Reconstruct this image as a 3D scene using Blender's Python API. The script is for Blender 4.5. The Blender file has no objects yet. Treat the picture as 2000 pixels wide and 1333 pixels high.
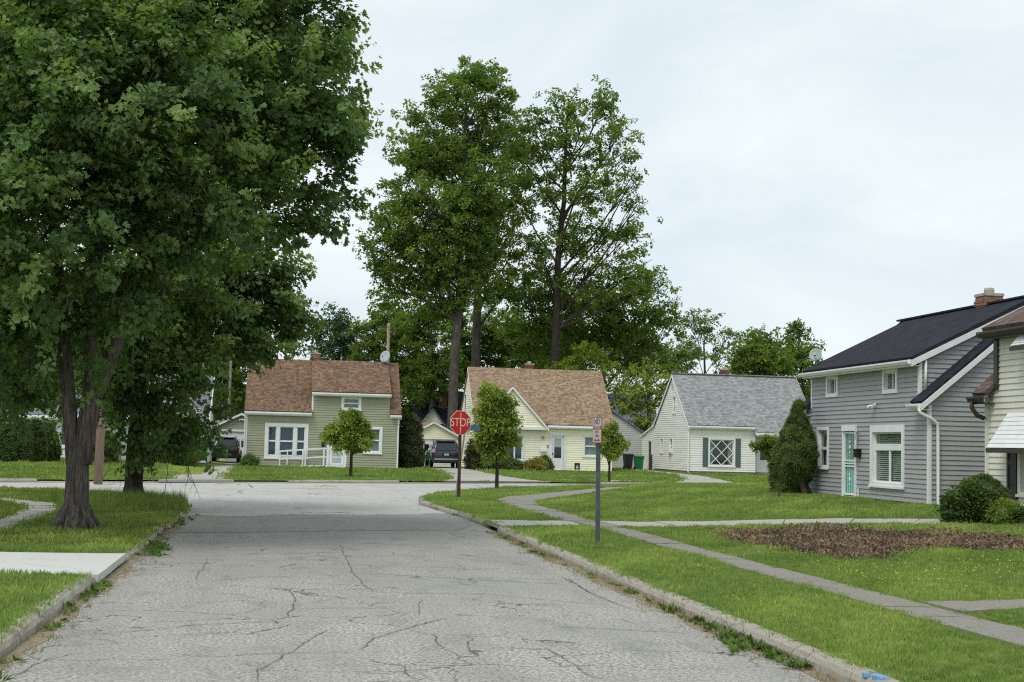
import bpy, bmesh, math, random
import numpy as np
from mathutils import Matrix, Vector
from mathutils.geometry import delaunay_2d_cdt

random.seed(11)
rng = np.random.default_rng(11)
sc = bpy.context.scene
C = sc.collection

# ------------------------------------------------------------------ camera
# World frame: X across the street, Y along it, Z up; metres.
F_PX, CAM_H, Y_HOR = 2700.0, 1.65, 870.0
ROLL, YAW = math.radians(1.41), math.radians(9.26)
TILT = math.atan((Y_HOR - 666.5) / F_PX)
Rz = Matrix.Rotation(-YAW, 3, 'Z')
_fw = Vector((0, math.cos(TILT), math.sin(TILT)))
_up = Vector((0, -math.sin(TILT), math.cos(TILT)))
_rt = Vector((1, 0, 0))
cR = Rz @ (_rt * math.cos(ROLL) + _up * math.sin(ROLL))
cU = Rz @ (_up * math.cos(ROLL) - _rt * math.sin(ROLL))
cF = Rz @ _fw
cam_d = bpy.data.cameras.new('camera')
cam_d.sensor_width = 36.0
cam_d.lens = F_PX / 2000.0 * 36.0
cam_d.clip_start, cam_d.clip_end = 0.1, 6000.0
cam = bpy.data.objects.new('camera', cam_d)
C.objects.link(cam)
m = Matrix.Identity(4)
for i in range(3):
    m[i][0], m[i][1], m[i][2] = cR[i], cU[i], -cF[i]
m[2][3] = CAM_H
cam.matrix_world = m
sc.camera = cam

# ------------------------------------------------------------------ sky, sun, exposure
SUN_EL, SUN_AZ = math.radians(56), math.radians(224)   # azimuth from +Y, clockwise
w = bpy.data.worlds.new('World')
sc.world = w
w.use_nodes = True
nt = w.node_tree
nt.nodes.clear()
out = nt.nodes.new('ShaderNodeOutputWorld')
bg = nt.nodes.new('ShaderNodeBackground')
bg.inputs['Strength'].default_value = 0.1
sky = nt.nodes.new('ShaderNodeTexSky')
sky.sky_type = 'NISHITA'
sky.sun_disc = False
sky.sun_elevation = SUN_EL
sky.sun_rotation = SUN_AZ
sky.dust_density = 2.0
tc = nt.nodes.new('ShaderNodeTexCoord')
mp_ = nt.nodes.new('ShaderNodeMapping')
mp_.inputs['Scale'].default_value = (1.0, 1.0, 3.0)
n1 = nt.nodes.new('ShaderNodeTexNoise')
n1.inputs['Scale'].default_value = 3.2
n1.inputs['Detail'].default_value = 7.0
n1.inputs['Roughness'].default_value = 0.55
n1.inputs['Distortion'].default_value = 0.6
rmp = nt.nodes.new('ShaderNodeValToRGB')
rmp.color_ramp.elements[0].position = 0.25
rmp.color_ramp.elements[0].color = (5.85, 6.8, 7.35, 1)
rmp.color_ramp.elements[1].position = 0.66
rmp.color_ramp.elements[1].color = (7.75, 8.35, 8.55, 1)
mix = nt.nodes.new('ShaderNodeMix')
mix.data_type = 'RGBA'
mix.inputs[0].default_value = 0.93
L = nt.links.new
L(tc.outputs['Generated'], mp_.inputs['Vector'])
L(mp_.outputs[0], n1.inputs['Vector'])
L(n1.outputs['Fac'], rmp.inputs[0])
L(sky.outputs[0], mix.inputs[6])
L(rmp.outputs[0], mix.inputs[7])
L(mix.outputs[2], bg.inputs['Color'])
L(bg.outputs[0], out.inputs[0])

sun_d = bpy.data.lights.new('sun', 'SUN')
sun_d.energy = 1.5
sun_d.angle = math.radians(24)
sun_d.color = (1.0, 0.96, 0.9)
sun = bpy.data.objects.new('sun', sun_d)
C.objects.link(sun)
_sd = Vector((math.sin(SUN_AZ) * math.cos(SUN_EL), math.cos(SUN_AZ) * math.cos(SUN_EL), math.sin(SUN_EL)))
sun.rotation_euler = _sd.to_track_quat('Z', 'Y').to_euler()
sun.location = (0, -10, 40)
sc.view_settings.view_transform = 'Standard'
sc.view_settings.look = 'None'
sc.view_settings.exposure = 0.28
sc.view_settings.gamma = 1.0
sc.view_settings.use_curve_mapping = False
sc.render.engine = 'CYCLES'
sc.cycles.use_denoising = False
sc.cycles.filter_width = 1.15
sc.cycles.max_bounces = 6
sc.cycles.diffuse_bounces = 3
sc.cycles.glossy_bounces = 3
sc.cycles.transmission_bounces = 4
sc.cycles.transparent_max_bounces = 8

# ------------------------------------------------------------------ materials
def _new(name):
    mt = bpy.data.materials.new(name)
    mt.use_nodes = True
    t = mt.node_tree
    b = t.nodes['Principled BSDF']
    return mt, t, b

def N(t, kind, **kw):
    n = t.nodes.new(kind)
    for k, v in kw.items():
        if hasattr(n, k):
            setattr(n, k, v)
        else:
            n.inputs[k].default_value = v
    return n

def c4(c):
    return (c[0], c[1], c[2], 1.0)

def mixc(t, fac, a, b, mode='MIX'):
    mx = t.nodes.new('ShaderNodeMix')
    mx.data_type = 'RGBA'
    mx.blend_type = mode
    mx.clamp_factor = True
    for sock, v in ((0, fac), (6, a), (7, b)):
        if isinstance(v, (int, float)):
            mx.inputs[sock].default_value = v
        elif isinstance(v, tuple):
            mx.inputs[sock].default_value = c4(v)
        else:
            t.links.new(v, mx.inputs[sock])
    return mx.outputs[2]

def ramp(t, src, p0, p1, v0=0.0, v1=1.0):
    mr = t.nodes.new('ShaderNodeMapRange')
    mr.inputs['From Min'].default_value = p0
    mr.inputs['From Max'].default_value = p1
    mr.inputs['To Min'].default_value = v0
    mr.inputs['To Max'].default_value = v1
    t.links.new(src, mr.inputs['Value'])
    return mr.outputs[0]

def noise(t, scale, detail=5.0, rough=0.6, vec=None, dist=0.0):
    n = t.nodes.new('ShaderNodeTexNoise')
    n.inputs['Scale'].default_value = scale
    n.inputs['Detail'].default_value = detail
    n.inputs['Roughness'].default_value = rough
    n.inputs['Distortion'].default_value = dist
    if vec is not None:
        t.links.new(vec, n.inputs['Vector'])
    return n.outputs['Fac']

def wpos(t):
    return t.nodes.new('ShaderNodeNewGeometry').outputs['Position']

def mapped(t, vec, scale=(1, 1, 1), rot=(0, 0, 0)):
    mp = t.nodes.new('ShaderNodeMapping')
    mp.inputs['Scale'].default_value = scale
    mp.inputs['Rotation'].default_value = rot
    t.links.new(vec, mp.inputs['Vector'])
    return mp.outputs[0]

def bump(t, b, h, strength=0.3, dist=0.02):
    bp = t.nodes.new('ShaderNodeBump')
    bp.inputs['Strength'].default_value = strength
    bp.inputs['Distance'].default_value = dist
    t.links.new(h, bp.inputs['Height'])
    t.links.new(bp.outputs[0], b.inputs['Normal'])

def pmat(name, c1, c2=None, scale=6.0, rough=0.75, spec=0.3, metal=0.0, bmp=0.0, lo=0.35, hi=0.65, stretch=(1, 1, 1)):
    mt, t, b = _new(name)
    b.inputs['Roughness'].default_value = rough
    b.inputs['Specular IOR Level'].default_value = spec
    b.inputs['Metallic'].default_value = metal
    if c2 is None:
        c2 = tuple(v * 0.82 for v in c1)
    v = mapped(t, wpos(t), stretch)
    f = noise(t, scale, 6, 0.6, v)
    t.links.new(mixc(t, ramp(t, f, lo, hi), c1, c2), b.inputs['Base Color'])
    if bmp:
        bump(t, b, f, bmp, 0.01)
    return mt

def leafmat(name, dark, light, trans=0.35, scale=0.5):
    mt = bpy.data.materials.new(name)
    mt.use_nodes = True
    t = mt.node_tree
    t.nodes.clear()
    o = t.nodes.new('ShaderNodeOutputMaterial')
    oi = t.nodes.new('ShaderNodeObjectInfo')
    g = wpos(t)
    f1 = noise(t, scale, 3, 0.5, g)
    f2 = noise(t, 23.0, 1, 0.5, g)
    a = t.nodes.new('ShaderNodeMath'); a.operation = 'MULTIPLY_ADD'
    a.inputs[1].default_value = 0.55
    t.links.new(oi.outputs['Random'], a.inputs[0])
    t.links.new(ramp(t, f1, 0.3, 0.7, -0.1, 0.45), a.inputs[2])
    a2 = t.nodes.new('ShaderNodeMath'); a2.operation = 'MULTIPLY_ADD'
    a2.inputs[1].default_value = 0.35
    t.links.new(f2, a2.inputs[0]); t.links.new(a.outputs[0], a2.inputs[2])
    col = mixc(t, ramp(t, a2.outputs[0], 0.1, 1.1), dark, light)
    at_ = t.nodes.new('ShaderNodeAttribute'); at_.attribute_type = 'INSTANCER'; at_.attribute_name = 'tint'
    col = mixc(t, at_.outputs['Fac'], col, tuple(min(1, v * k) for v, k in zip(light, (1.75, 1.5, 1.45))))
    d = t.nodes.new('ShaderNodeBsdfPrincipled')
    d.inputs['Roughness'].default_value = 0.5
    d.inputs['Specular IOR Level'].default_value = 0.22
    t.links.new(col, d.inputs['Base Color'])
    tr = t.nodes.new('ShaderNodeBsdfTranslucent')
    t.links.new(mixc(t, 1.0, col, (1.3, 1.5, 0.5), 'MULTIPLY'), tr.inputs['Color'])
    ms = t.nodes.new('ShaderNodeMixShader')
    ms.inputs[0].default_value = trans
    t.links.new(d.outputs[0], ms.inputs[1]); t.links.new(tr.outputs[0], ms.inputs[2])
    t.links.new(ms.outputs[0], o.inputs[0])
    return mt

def shingles(name, ca, cb, cm, axis='X', row=0.14, wide=0.33, contrast=1.0):
    mt, t, b = _new(name)
    b.inputs['Roughness'].default_value = 0.9
    b.inputs['Specular IOR Level'].default_value = 0.12
    sp = t.nodes.new('ShaderNodeSeparateXYZ')
    t.links.new(wpos(t), sp.inputs[0])
    cb_ = t.nodes.new('ShaderNodeCombineXYZ')
    t.links.new(sp.outputs[axis], cb_.inputs[0])
    ms = t.nodes.new('ShaderNodeMath'); ms.operation = 'MULTIPLY'; ms.inputs[1].default_value = 1.4
    t.links.new(sp.outputs['Z'], ms.inputs[0])
    t.links.new(ms.outputs[0], cb_.inputs[1])
    br = t.nodes.new('ShaderNodeTexBrick')
    br.inputs['Scale'].default_value = 1.0
    br.inputs['Brick Width'].default_value = wide
    br.inputs['Row Height'].default_value = row
    br.inputs['Mortar Size'].default_value = 0.009
    br.inputs['Mortar Smooth'].default_value = 0.3
    br.inputs['Color1'].default_value = c4(ca)
    br.inputs['Color2'].default_value = c4(cb)
    br.inputs['Mortar'].default_value = c4(cm)
    t.links.new(cb_.outputs[0], br.inputs['Vector'])
    # one random tone per shingle tab
    dv = t.nodes.new('ShaderNodeVectorMath'); dv.operation = 'DIVIDE'; dv.inputs[1].default_value = (wide * .62, row, 1.0)
    t.links.new(cb_.outputs[0], dv.inputs[0])
    fl = t.nodes.new('ShaderNodeVectorMath'); fl.operation = 'FLOOR'
    t.links.new(dv.outputs[0], fl.inputs[0])
    wn = t.nodes.new('ShaderNodeTexWhiteNoise'); wn.noise_dimensions = '2D'
    t.links.new(fl.outputs[0], wn.inputs['Vector'])
    f = noise(t, 0.8, 4, 0.6, wpos(t))
    tab = mixc(t, ramp(t, wn.outputs['Value'], 0.0, 1.0), ca, cb)
    col = mixc(t, 0.72, br.outputs['Color'], tab)
    col = mixc(t, ramp(t, br.outputs['Fac'], 0.2, 0.9, 0, 0.6), col, cm)
    col = mixc(t, ramp(t, f, 0.4, 0.75, 0.0, 0.3 * contrast), col, ca)
    t.links.new(col, b.inputs['Base Color'])
    bump(t, b, br.outputs['Fac'], 0.5, -0.02)
    return mt

M = {}
M['white'] = pmat('white paint', (0.78, 0.80, 0.80), (0.70, 0.72, 0.72), 3, 0.5, 0.35)
def sidemat(name, c, dirt=0.12):
    mt, t, b = _new(name)
    b.inputs['Roughness'].default_value = 0.55
    b.inputs['Specular IOR Level'].default_value = 0.3
    p = wpos(t)
    streak = noise(t, 3.0, 6, 0.65, mapped(t, p, (2.2, 2.2, 0.22)))
    boards = noise(t, 5.0, 2, 0.5, mapped(t, p, (.15, .15, 1.6)))
    blot = noise(t, 0.7, 5, 0.6, p)
    col = mixc(t, ramp(t, boards, 0.35, 0.65, 0, .5), c, tuple(v * .9 for v in c))
    col = mixc(t, ramp(t, streak, 0.48, 0.75, 0, dirt * 1.6), col, (c[0] * .62, c[1] * .60, c[2] * .55))
    col = mixc(t, ramp(t, blot, 0.4, 0.75, 0, dirt), col, (c[0] * .75, c[1] * .74, c[2] * .70))
    t.links.new(col, b.inputs['Base Color'])
    return mt
M['grey_side'] = sidemat('grey vinyl siding', (0.345, 0.353, 0.367), .15)
M['cream_side2'] = sidemat('ivory vinyl siding', (0.7, 0.68, 0.6))
M['green_side'] = sidemat('sage vinyl siding', (0.335, 0.345, 0.245))
M['yellow_side'] = sidemat('pale yellow siding', (0.88, 0.85, 0.66))
M['white_side'] = sidemat('off white siding', (0.78, 0.77, 0.735))
M['pale_side'] = sidemat('pale grey siding', (0.48, 0.48, 0.46))
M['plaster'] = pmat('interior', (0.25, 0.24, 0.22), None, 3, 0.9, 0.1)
M['roof_brown'] = shingles('brown shingles', (0.10, 0.06, 0.042), (0.285, 0.188, 0.125), (0.06, 0.035, 0.024), wide=.25, row=.11)
M['roof_tan'] = shingles('tan shingles', (0.17, 0.11, 0.072), (0.44, 0.325, 0.22), (0.10, 0.065, 0.043), wide=.25, row=.11)
M['roof_grey'] = shingles('grey shingles', (0.17, 0.18, 0.18), (0.36, 0.37, 0.37), (0.10, 0.10, 0.10))
M['roof_dark'] = shingles('charcoal shingles', (0.018, 0.02, 0.027), (0.034, 0.036, 0.046), (0.011, 0.011, 0.014), 'Y', contrast=0.7)
M['roof_darkx'] = shingles('slate shingles', (0.02, 0.024, 0.036), (0.04, 0.045, 0.06), (0.012, 0.012, 0.016), 'X', contrast=0.7)
M['roof_brown2'] = shingles('weathered brown shingles', (0.09, 0.06, 0.05), (0.20, 0.15, 0.125), (0.05, 0.035, 0.03), 'Y')
M['roof_greyl'] = shingles('mid grey shingles', (0.12, 0.125, 0.14), (0.24, 0.25, 0.27), (0.07, 0.07, 0.08))
M['brown_metal'] = pmat('dark brown metal', (0.045, 0.035, 0.03), None, 5, 0.45, 0.4)
M['black'] = pmat('black plastic', (0.012, 0.012, 0.013), None, 5, 0.45, 0.4)
M['dark_iron'] = pmat('weathered dark steel', (0.045, 0.03, 0.024), (0.10, 0.045, 0.025), 9, 0.7, 0.4, 0.3)
M['steel'] = pmat('galvanised steel', (0.35, 0.37, 0.38), (0.24, 0.26, 0.27), 9, 0.5, 0.5, 0.5)
M['post_green'] = pmat('painted steel post', (0.075, 0.105, 0.12), (0.05, 0.07, 0.08), 8, 0.5, 0.4)
M['dish'] = pmat('dish grey', (0.42, 0.45, 0.46), (0.34, 0.37, 0.38), 3, 0.5, 0.3)
M['dish_green'] = pmat('weathered dish', (0.36, 0.45, 0.41), (0.26, 0.36, 0.32), 3, 0.6, 0.3)
M['shutter_grey'] = pmat('grey green shutter', (0.10, 0.13, 0.135), None, 3, 0.5, 0.3)
M['shutter_dark'] = pmat('charcoal shutter', (0.04, 0.035, 0.04), None, 3, 0.5, 0.3)
M['teal'] = pmat('teal door', (0.16, 0.50, 0.45), (0.13, 0.42, 0.38), 3, 0.5, 0.3)
M['blinds'] = pmat('blinds', (0.62, 0.66, 0.58), (0.5, 0.55, 0.48), 4, 0.6, 0.2)
M['curtain'] = pmat('curtain', (0.46, 0.48, 0.48), (0.33, 0.35, 0.36), 9, 0.9, 0.1, stretch=(4, 4, .3))
M['curtain_blue'] = pmat('blue curtain', (0.10, 0.15, 0.22), (0.05, 0.08, 0.13), 9, 0.9, 0.1, stretch=(4, 4, .3))
M['brick'] = pmat('red brick', (0.26, 0.10, 0.065), (0.16, 0.06, 0.045), 7, 0.9, 0.1, bmp=.3)
M['brick_light'] = pmat('mottled brick', (0.36, 0.20, 0.14), (0.16, 0.075, 0.06), 6, 0.9, 0.1, bmp=.3)
M['mortar'] = pmat('mortar', (0.42, 0.39, 0.34), None, 7, 0.95, 0.1)
M['foundation'] = pmat('foundation block', (0.26, 0.25, 0.22), (0.17, 0.165, 0.14), 4, 0.95, 0.1, bmp=.3)
M['wood'] = pmat('weathered pole wood', (0.33, 0.25, 0.19), (0.22, 0.16, 0.12), 5, 0.9, 0.1, stretch=(6, 6, .5), bmp=.3)
M['wood_grey'] = pmat('grey pole wood', (0.22, 0.20, 0.18), (0.14, 0.12, 0.11), 5, 0.9, 0.1, stretch=(6, 6, .5))
M['bin_green'] = pmat('green bin', (0.012, 0.20, 0.045), (0.010, 0.15, 0.035), 4, 0.5, 0.4)
M['bin_dark'] = pmat('dark bin', (0.015, 0.018, 0.025), None, 4, 0.5, 0.4)
M['rubber'] = pmat('tyre rubber', (0.012, 0.012, 0.012), None, 4, 0.85, 0.2)
M['alloy'] = pmat('alloy', (0.5, 0.5, 0.52), None, 4, 0.35, 0.5, 0.8)
M['red'] = pmat('sign red', (0.62, 0.022, 0.016), (0.52, 0.018, 0.014), 3, 0.4, 0.4)
M['sign_white'] = pmat('sign white', (0.58, 0.55, 0.53), (0.46, 0.43, 0.41), 6, 0.45, 0.4)
M['sign_ink'] = pmat('sign ink', (0.03, 0.025, 0.04), None, 3, 0.5, 0.3)
M['sign_red'] = pmat('faded red', (0.36, 0.045, 0.04), (0.28, 0.05, 0.045), 6, 0.5, 0.3)
M['sign_pink'] = pmat('stop lettering', (0.80, 0.66, 0.62), (0.74, 0.58, 0.54), 6, 0.5, 0.3)
M['sign_blue'] = pmat('street name blue', (0.06, 0.12, 0.20), (0.09, 0.16, 0.24), 6, 0.5, 0.3)
M['tail'] = pmat('tail lamp', (0.32, 0.012, 0.012), None, 3, 0.2, 0.6)
M['tail_clear'] = pmat('pale lamp', (0.75, 0.45, 0.48), None, 3, 0.2, 0.6)
M['plate'] = pmat('number plate', (0.55, 0.56, 0.60), None, 3, 0.4, 0.4)
M['blue_paint'] = pmat('blue marking paint', (0.10, 0.30, 0.56), (0.26, 0.38, 0.50), 14, 0.7, 0.2)
M['twig'] = pmat('twig', (0.09, 0.075, 0.06), None, 8, 0.9, 0.1)

def carpaint(name, c):
    mt, t, b = _new(name)
    b.inputs['Base Color'].default_value = c4(c)
    b.inputs['Metallic'].default_value = 0.4
    b.inputs['Roughness'].default_value = 0.32
    b.inputs['Coat Weight'].default_value = 0.8
    b.inputs['Coat Roughness'].default_value = 0.06
    return mt
M['car_black'] = carpaint('black car paint', (0.012, 0.011, 0.014))
M['car_blue'] = carpaint('dark blue grey car paint', (0.022, 0.03, 0.045))

def glass():
    mt = bpy.data.materials.new('window glass')
    mt.use_nodes = True
    t = mt.node_tree
    t.nodes.clear()
    o = t.nodes.new('ShaderNodeOutputMaterial')
    tr = t.nodes.new('ShaderNodeBsdfTransparent'); tr.inputs[0].default_value = (0.84, 0.87, 0.86, 1)
    gl = t.nodes.new('ShaderNodeBsdfGlossy'); gl.inputs['Roughness'].default_value = 0.03
    gl.inputs['Color'].default_value = (0.85, 0.9, 0.92, 1)
    fr = t.nodes.new('ShaderNodeFresnel'); fr.inputs[0].default_value = 1.62
    ms = t.nodes.new('ShaderNodeMixShader')
    ge = t.nodes.new('ShaderNodeNewGeometry')
    iv = t.nodes.new('ShaderNodeMath'); iv.operation = 'SUBTRACT'; iv.inputs[0].default_value = 1.0
    t.links.new(ge.outputs['Backfacing'], iv.inputs[1])
    mu = t.nodes.new('ShaderNodeMath'); mu.operation = 'MULTIPLY'
    t.links.new(fr.outputs[0], mu.inputs[0]); t.links.new(iv.outputs[0], mu.inputs[1])
    t.links.new(mu.outputs[0], ms.inputs[0])
    t.links.new(tr.outputs[0], ms.inputs[1]); t.links.new(gl.outputs[0], ms.inputs[2])
    t.links.new(ms.outputs[0], o.inputs[0])
    return mt
M['glass'] = glass()
mt, t, b = _new('dark car glass')
b.inputs['Base Color'].default_value = (0.01, 0.012, 0.014, 1); b.inputs['Roughness'].default_value = 0.05
b.inputs['Specular IOR Level'].default_value = 0.7
M['car_glass'] = mt

def bark(name, a, b_, sc_=1.0):
    mt, t, b = _new(name)
    b.inputs['Roughness'].default_value = 0.95
    b.inputs['Specular IOR Level'].default_value = 0.1
    v = mapped(t, wpos(t), (sc_, sc_, 0.13 * sc_))
    f = noise(t, 24.0, 6, 0.6, v, 0.7)
    f2 = noise(t, 3.0, 3, 0.5, wpos(t))
    col = mixc(t, ramp(t, f, 0.38, 0.62), b_, a)
    col = mixc(t, ramp(t, f2, 0.4, 0.7, 0, 0.4), col, tuple(x * 0.6 for x in a))
    t.links.new(col, b.inputs['Base Color'])
    bump(t, b, f, 0.9, 0.05)
    return mt
M['bark'] = bark('maple bark', (0.17, 0.15, 0.13), (0.05, 0.042, 0.036))
M['bark2'] = bark('dark bark', (0.085, 0.07, 0.06), (0.025, 0.02, 0.018))
M['bark_far'] = bark('tall tree bark', (0.14, 0.122, 0.108), (0.055, 0.046, 0.04), 0.5)

M['leaf_maple'] = leafmat('maple leaves', (0.03, 0.066, 0.025), (0.15, 0.235, 0.08), 0.4)
M['leaf_tall'] = leafmat('tall tree leaves', (0.055, 0.105, 0.024), (0.215, 0.30, 0.07), 0.45, 0.25)
M['leaf_mid'] = leafmat('mid green leaves', (0.062, 0.112, 0.024), (0.205, 0.285, 0.065), 0.45, 0.3)
M['leaf_pale'] = leafmat('pale leaves', (0.08, 0.14, 0.045), (0.20, 0.29, 0.11), 0.4, 0.3)
M['leaf_lime'] = leafmat('lime leaves', (0.075, 0.12, 0.014), (0.20, 0.27, 0.035), 0.35, 0.6)
M['leaf_blue'] = leafmat('conifer leaves', (0.035, 0.075, 0.035), (0.10, 0.17, 0.08), 0.25, 0.4)
M['leaf_street'] = leafmat('street tree leaves', (0.095, 0.145, 0.024), (0.32, 0.395, 0.075), 0.3, 0.9)
M['leaf_yew'] = leafmat('yew needles', (0.02, 0.044, 0.014), (0.15, 0.215, 0.055), 0.12, 1.6)
M['leaf_shrub'] = leafmat('shrub leaves', (0.02, 0.046, 0.013), (0.08, 0.135, 0.03), 0.2, 1.2)
M['leaf_arb'] = leafmat('arborvitae', (0.024, 0.055, 0.016), (0.10, 0.165, 0.045), 0.15, 1.2)
M['leaf_brown'] = leafmat('brownish shrub', (0.03, 0.04, 0.018), (0.10, 0.11, 0.05), 0.2, 1.2)
M['leaf_gold'] = leafmat('golden shrub', (0.14, 0.13, 0.03), (0.34, 0.30, 0.08), 0.3, 2)
M['leaf_yucca'] = leafmat('spiky leaves', (0.03, 0.06, 0.035), (0.11, 0.17, 0.10), 0.15, 3)
M['grass'] = leafmat('grass blades', (0.10, 0.172, 0.04), (0.285, 0.375, 0.11), 0.3, 0.45)
M['grass_tall'] = leafmat('long grass', (0.088, 0.145, 0.028), (0.24, 0.30, 0.08), 0.3, 0.6)
M['grass_far'] = leafmat('far grass', (0.092, 0.155, 0.032), (0.225, 0.305, 0.08), 0.25, 0.25)
M['weed'] = leafmat('weed leaves', (0.045, 0.09, 0.012), (0.13, 0.21, 0.04), 0.3, 3)
M['drygrass'] = leafmat('dry grass', (0.20, 0.15, 0.08), (0.38, 0.30, 0.17), 0.2, 3)
M['mulch'] = leafmat('leaf litter', (0.045, 0.034, 0.028), (0.38, 0.27, 0.18), 0.1, 1.2)
M['petal'] = pmat('yellow petals', (0.62, 0.50, 0.05), (0.5, 0.40, 0.04), 5, 0.7, 0.1)

# ground materials
def groundmat(name, a, b_, cc, s1=0.4, s2=9.0, bmp=0.4):
    mt, t, b = _new(name)
    b.inputs['Roughness'].default_value = 0.95
    b.inputs['Specular IOR Level'].default_value = 0.08
    f1 = noise(t, s1, 5, 0.6, wpos(t)); f2 = noise(t, s2, 6, 0.7, wpos(t))
    col = mixc(t, ramp(t, f1, 0.35, 0.65), a, b_)
    col = mixc(t, ramp(t, f2, 0.45, 0.7, 0, 0.8), col, cc)
    t.links.new(col, b.inputs['Base Color'])
    bump(t, b, f2, bmp, 0.03)
    return mt
M['lawn'] = groundmat('lawn soil and thatch', (0.14, 0.18, 0.035), (0.18, 0.22, 0.045), (0.10, 0.105, 0.035))
M['lawn_far'] = groundmat('lawn', (0.15, 0.21, 0.036), (0.19, 0.25, 0.048), (0.11, 0.14, 0.03), 0.3, 4)
M['soil'] = groundmat('dark mulch soil', (0.05, 0.032, 0.022), (0.07, 0.042, 0.028), (0.025, 0.016, 0.012), 0.8, 12)
M['dirt'] = groundmat('gutter dirt', (0.24, 0.20, 0.14), (0.32, 0.28, 0.21), (0.15, 0.12, 0.08), 1.2, 15)

def roadmat(name, base, dark, stain, speck, crack_scale, crack_amt, old=None):
    mt, t, b = _new(name)
    b.inputs['Roughness'].default_value = 0.92
    b.inputs['Specular IOR Level'].default_value = 0.12
    p = wpos(t)
    agg = noise(t, 30.0, 3, 0.85, p)
    tyre = noise(t, 0.9, 5, 0.6, mapped(t, p, (1.6, .16, 1)))
    agg2 = noise(t, 130.0, 2, 0.7, p)
    big = noise(t, 0.35, 6, 0.62, p)
    mid = noise(t, 2.2, 6, 0.65, mapped(t, p, (1, .5, 1)))
    col = mixc(t, ramp(t, agg, 0.44, 0.56), dark, base)
    col = mixc(t, ramp(t, tyre, 0.42, 0.7, 0, 0.35), col, dark)
    col = mixc(t, ramp(t, agg2, 0.5, 0.72, 0, 0.55), col, speck)
    col = mixc(t, ramp(t, big, 0.40, 0.62, 0, 0.62), col, stain)
    col = mixc(t, ramp(t, mid, 0.52, 0.72, 0, 0.45), col, dark)
    if old:                                    # bare older asphalt where the chip coat has worn off
        sy = t.nodes.new('ShaderNodeSeparateXYZ'); t.links.new(p, sy.inputs[0])
        ad = t.nodes.new('ShaderNodeMath'); ad.operation = 'MULTIPLY_ADD'; ad.inputs[1].default_value = 14.0
        t.links.new(noise(t, 0.45, 5, 0.6, p), ad.inputs[0]); t.links.new(sy.outputs['Y'], ad.inputs[2])
        col = mixc(t, ramp(t, ad.outputs[0], 21.0, 33.0, 0, 0.34), col, mixc(t, ramp(t, agg2, .4, .6), old, tuple(v * 1.5 for v in old)))
    # fine hairline cracks
    warp = t.nodes.new('ShaderNodeTexNoise'); warp.inputs['Scale'].default_value = 1.3; warp.inputs['Detail'].default_value = 4
    t.links.new(p, warp.inputs['Vector'])
    va = t.nodes.new('ShaderNodeVectorMath'); va.operation = 'MULTIPLY_ADD'
    va.inputs[1].default_value = (0.9, 0.9, 0.9)
    t.links.new(warp.outputs['Color'], va.inputs[0]); t.links.new(mapped(t, p, (.8, 1.0, 1)), va.inputs[2])
    vo = t.nodes.new('ShaderNodeTexVoronoi'); vo.feature = 'DISTANCE_TO_EDGE'; vo.inputs['Scale'].default_value = crack_scale
    t.links.new(va.outputs[0], vo.inputs['Vector'])
    ck = ramp(t, vo.outputs['Distance'], 0.004, 0.012, 1.0, 0.0)
    gate = ramp(t, noise(t, 0.5, 3, 0.6, p), 0.42, 0.55)
    mu = t.nodes.new('ShaderNodeMath'); mu.operation = 'MULTIPLY'
    t.links.new(ck, mu.inputs[0]); t.links.new(gate, mu.inputs[1])
    mu2 = t.nodes.new('ShaderNodeMath'); mu2.operation = 'MULTIPLY'; mu2.inputs[1].default_value = crack_amt
    t.links.new(mu.outputs[0], mu2.inputs[0])
    col = mixc(t, mu2.outputs[0], col, (0.07, 0.065, 0.058))
    t.links.new(col, b.inputs['Base Color'])
    bump(t, b, agg, 0.5, 0.012)
    return mt
M['road'] = roadmat('worn chip seal', (0.53, 0.51, 0.45), (0.15, 0.147, 0.135), (0.29, 0.283, 0.26), (0.68, 0.655, 0.58), 0.95, 0.85, (0.155, 0.152, 0.146))
M['road2'] = roadmat('pale concrete roadway', (0.58, 0.57, 0.53), (0.30, 0.295, 0.275), (0.40, 0.392, 0.365), (0.66, 0.65, 0.61), 0.4, 0.9)
M['patch'] = roadmat('asphalt patch', (0.36, 0.35, 0.325), (0.17, 0.166, 0.156), (0.27, 0.263, 0.245), (0.43, 0.415, 0.38), 0.6, 0.5)
M['conc_old'] = roadmat('old concrete walk', (0.30, 0.285, 0.25), (0.20, 0.19, 0.165), (0.24, 0.225, 0.195), (0.38, 0.36, 0.32), 0.8, 0.5)
M['conc'] = roadmat('concrete', (0.44, 0.425, 0.38), (0.34, 0.33, 0.295), (0.36, 0.35, 0.31), (0.50, 0.48, 0.44), 0.4, 0.4)
M['conc_new'] = roadmat('new concrete', (0.62, 0.62, 0.585), (0.53, 0.53, 0.50), (0.55, 0.55, 0.52), (0.66, 0.66, 0.63), 0.2, 0.15)
M['kerb'] = roadmat('kerb concrete', (0.42, 0.39, 0.33), (0.26, 0.24, 0.20), (0.34, 0.31, 0.26), (0.52, 0.49, 0.42), 0.9, 0.5)
M['crack'] = pmat('open crack', (0.09, 0.085, 0.075), (0.20, 0.19, 0.17), 8, 0.95, 0.05)
# ------------------------------------------------------------------ mesh helpers
ORG = {}

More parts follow.
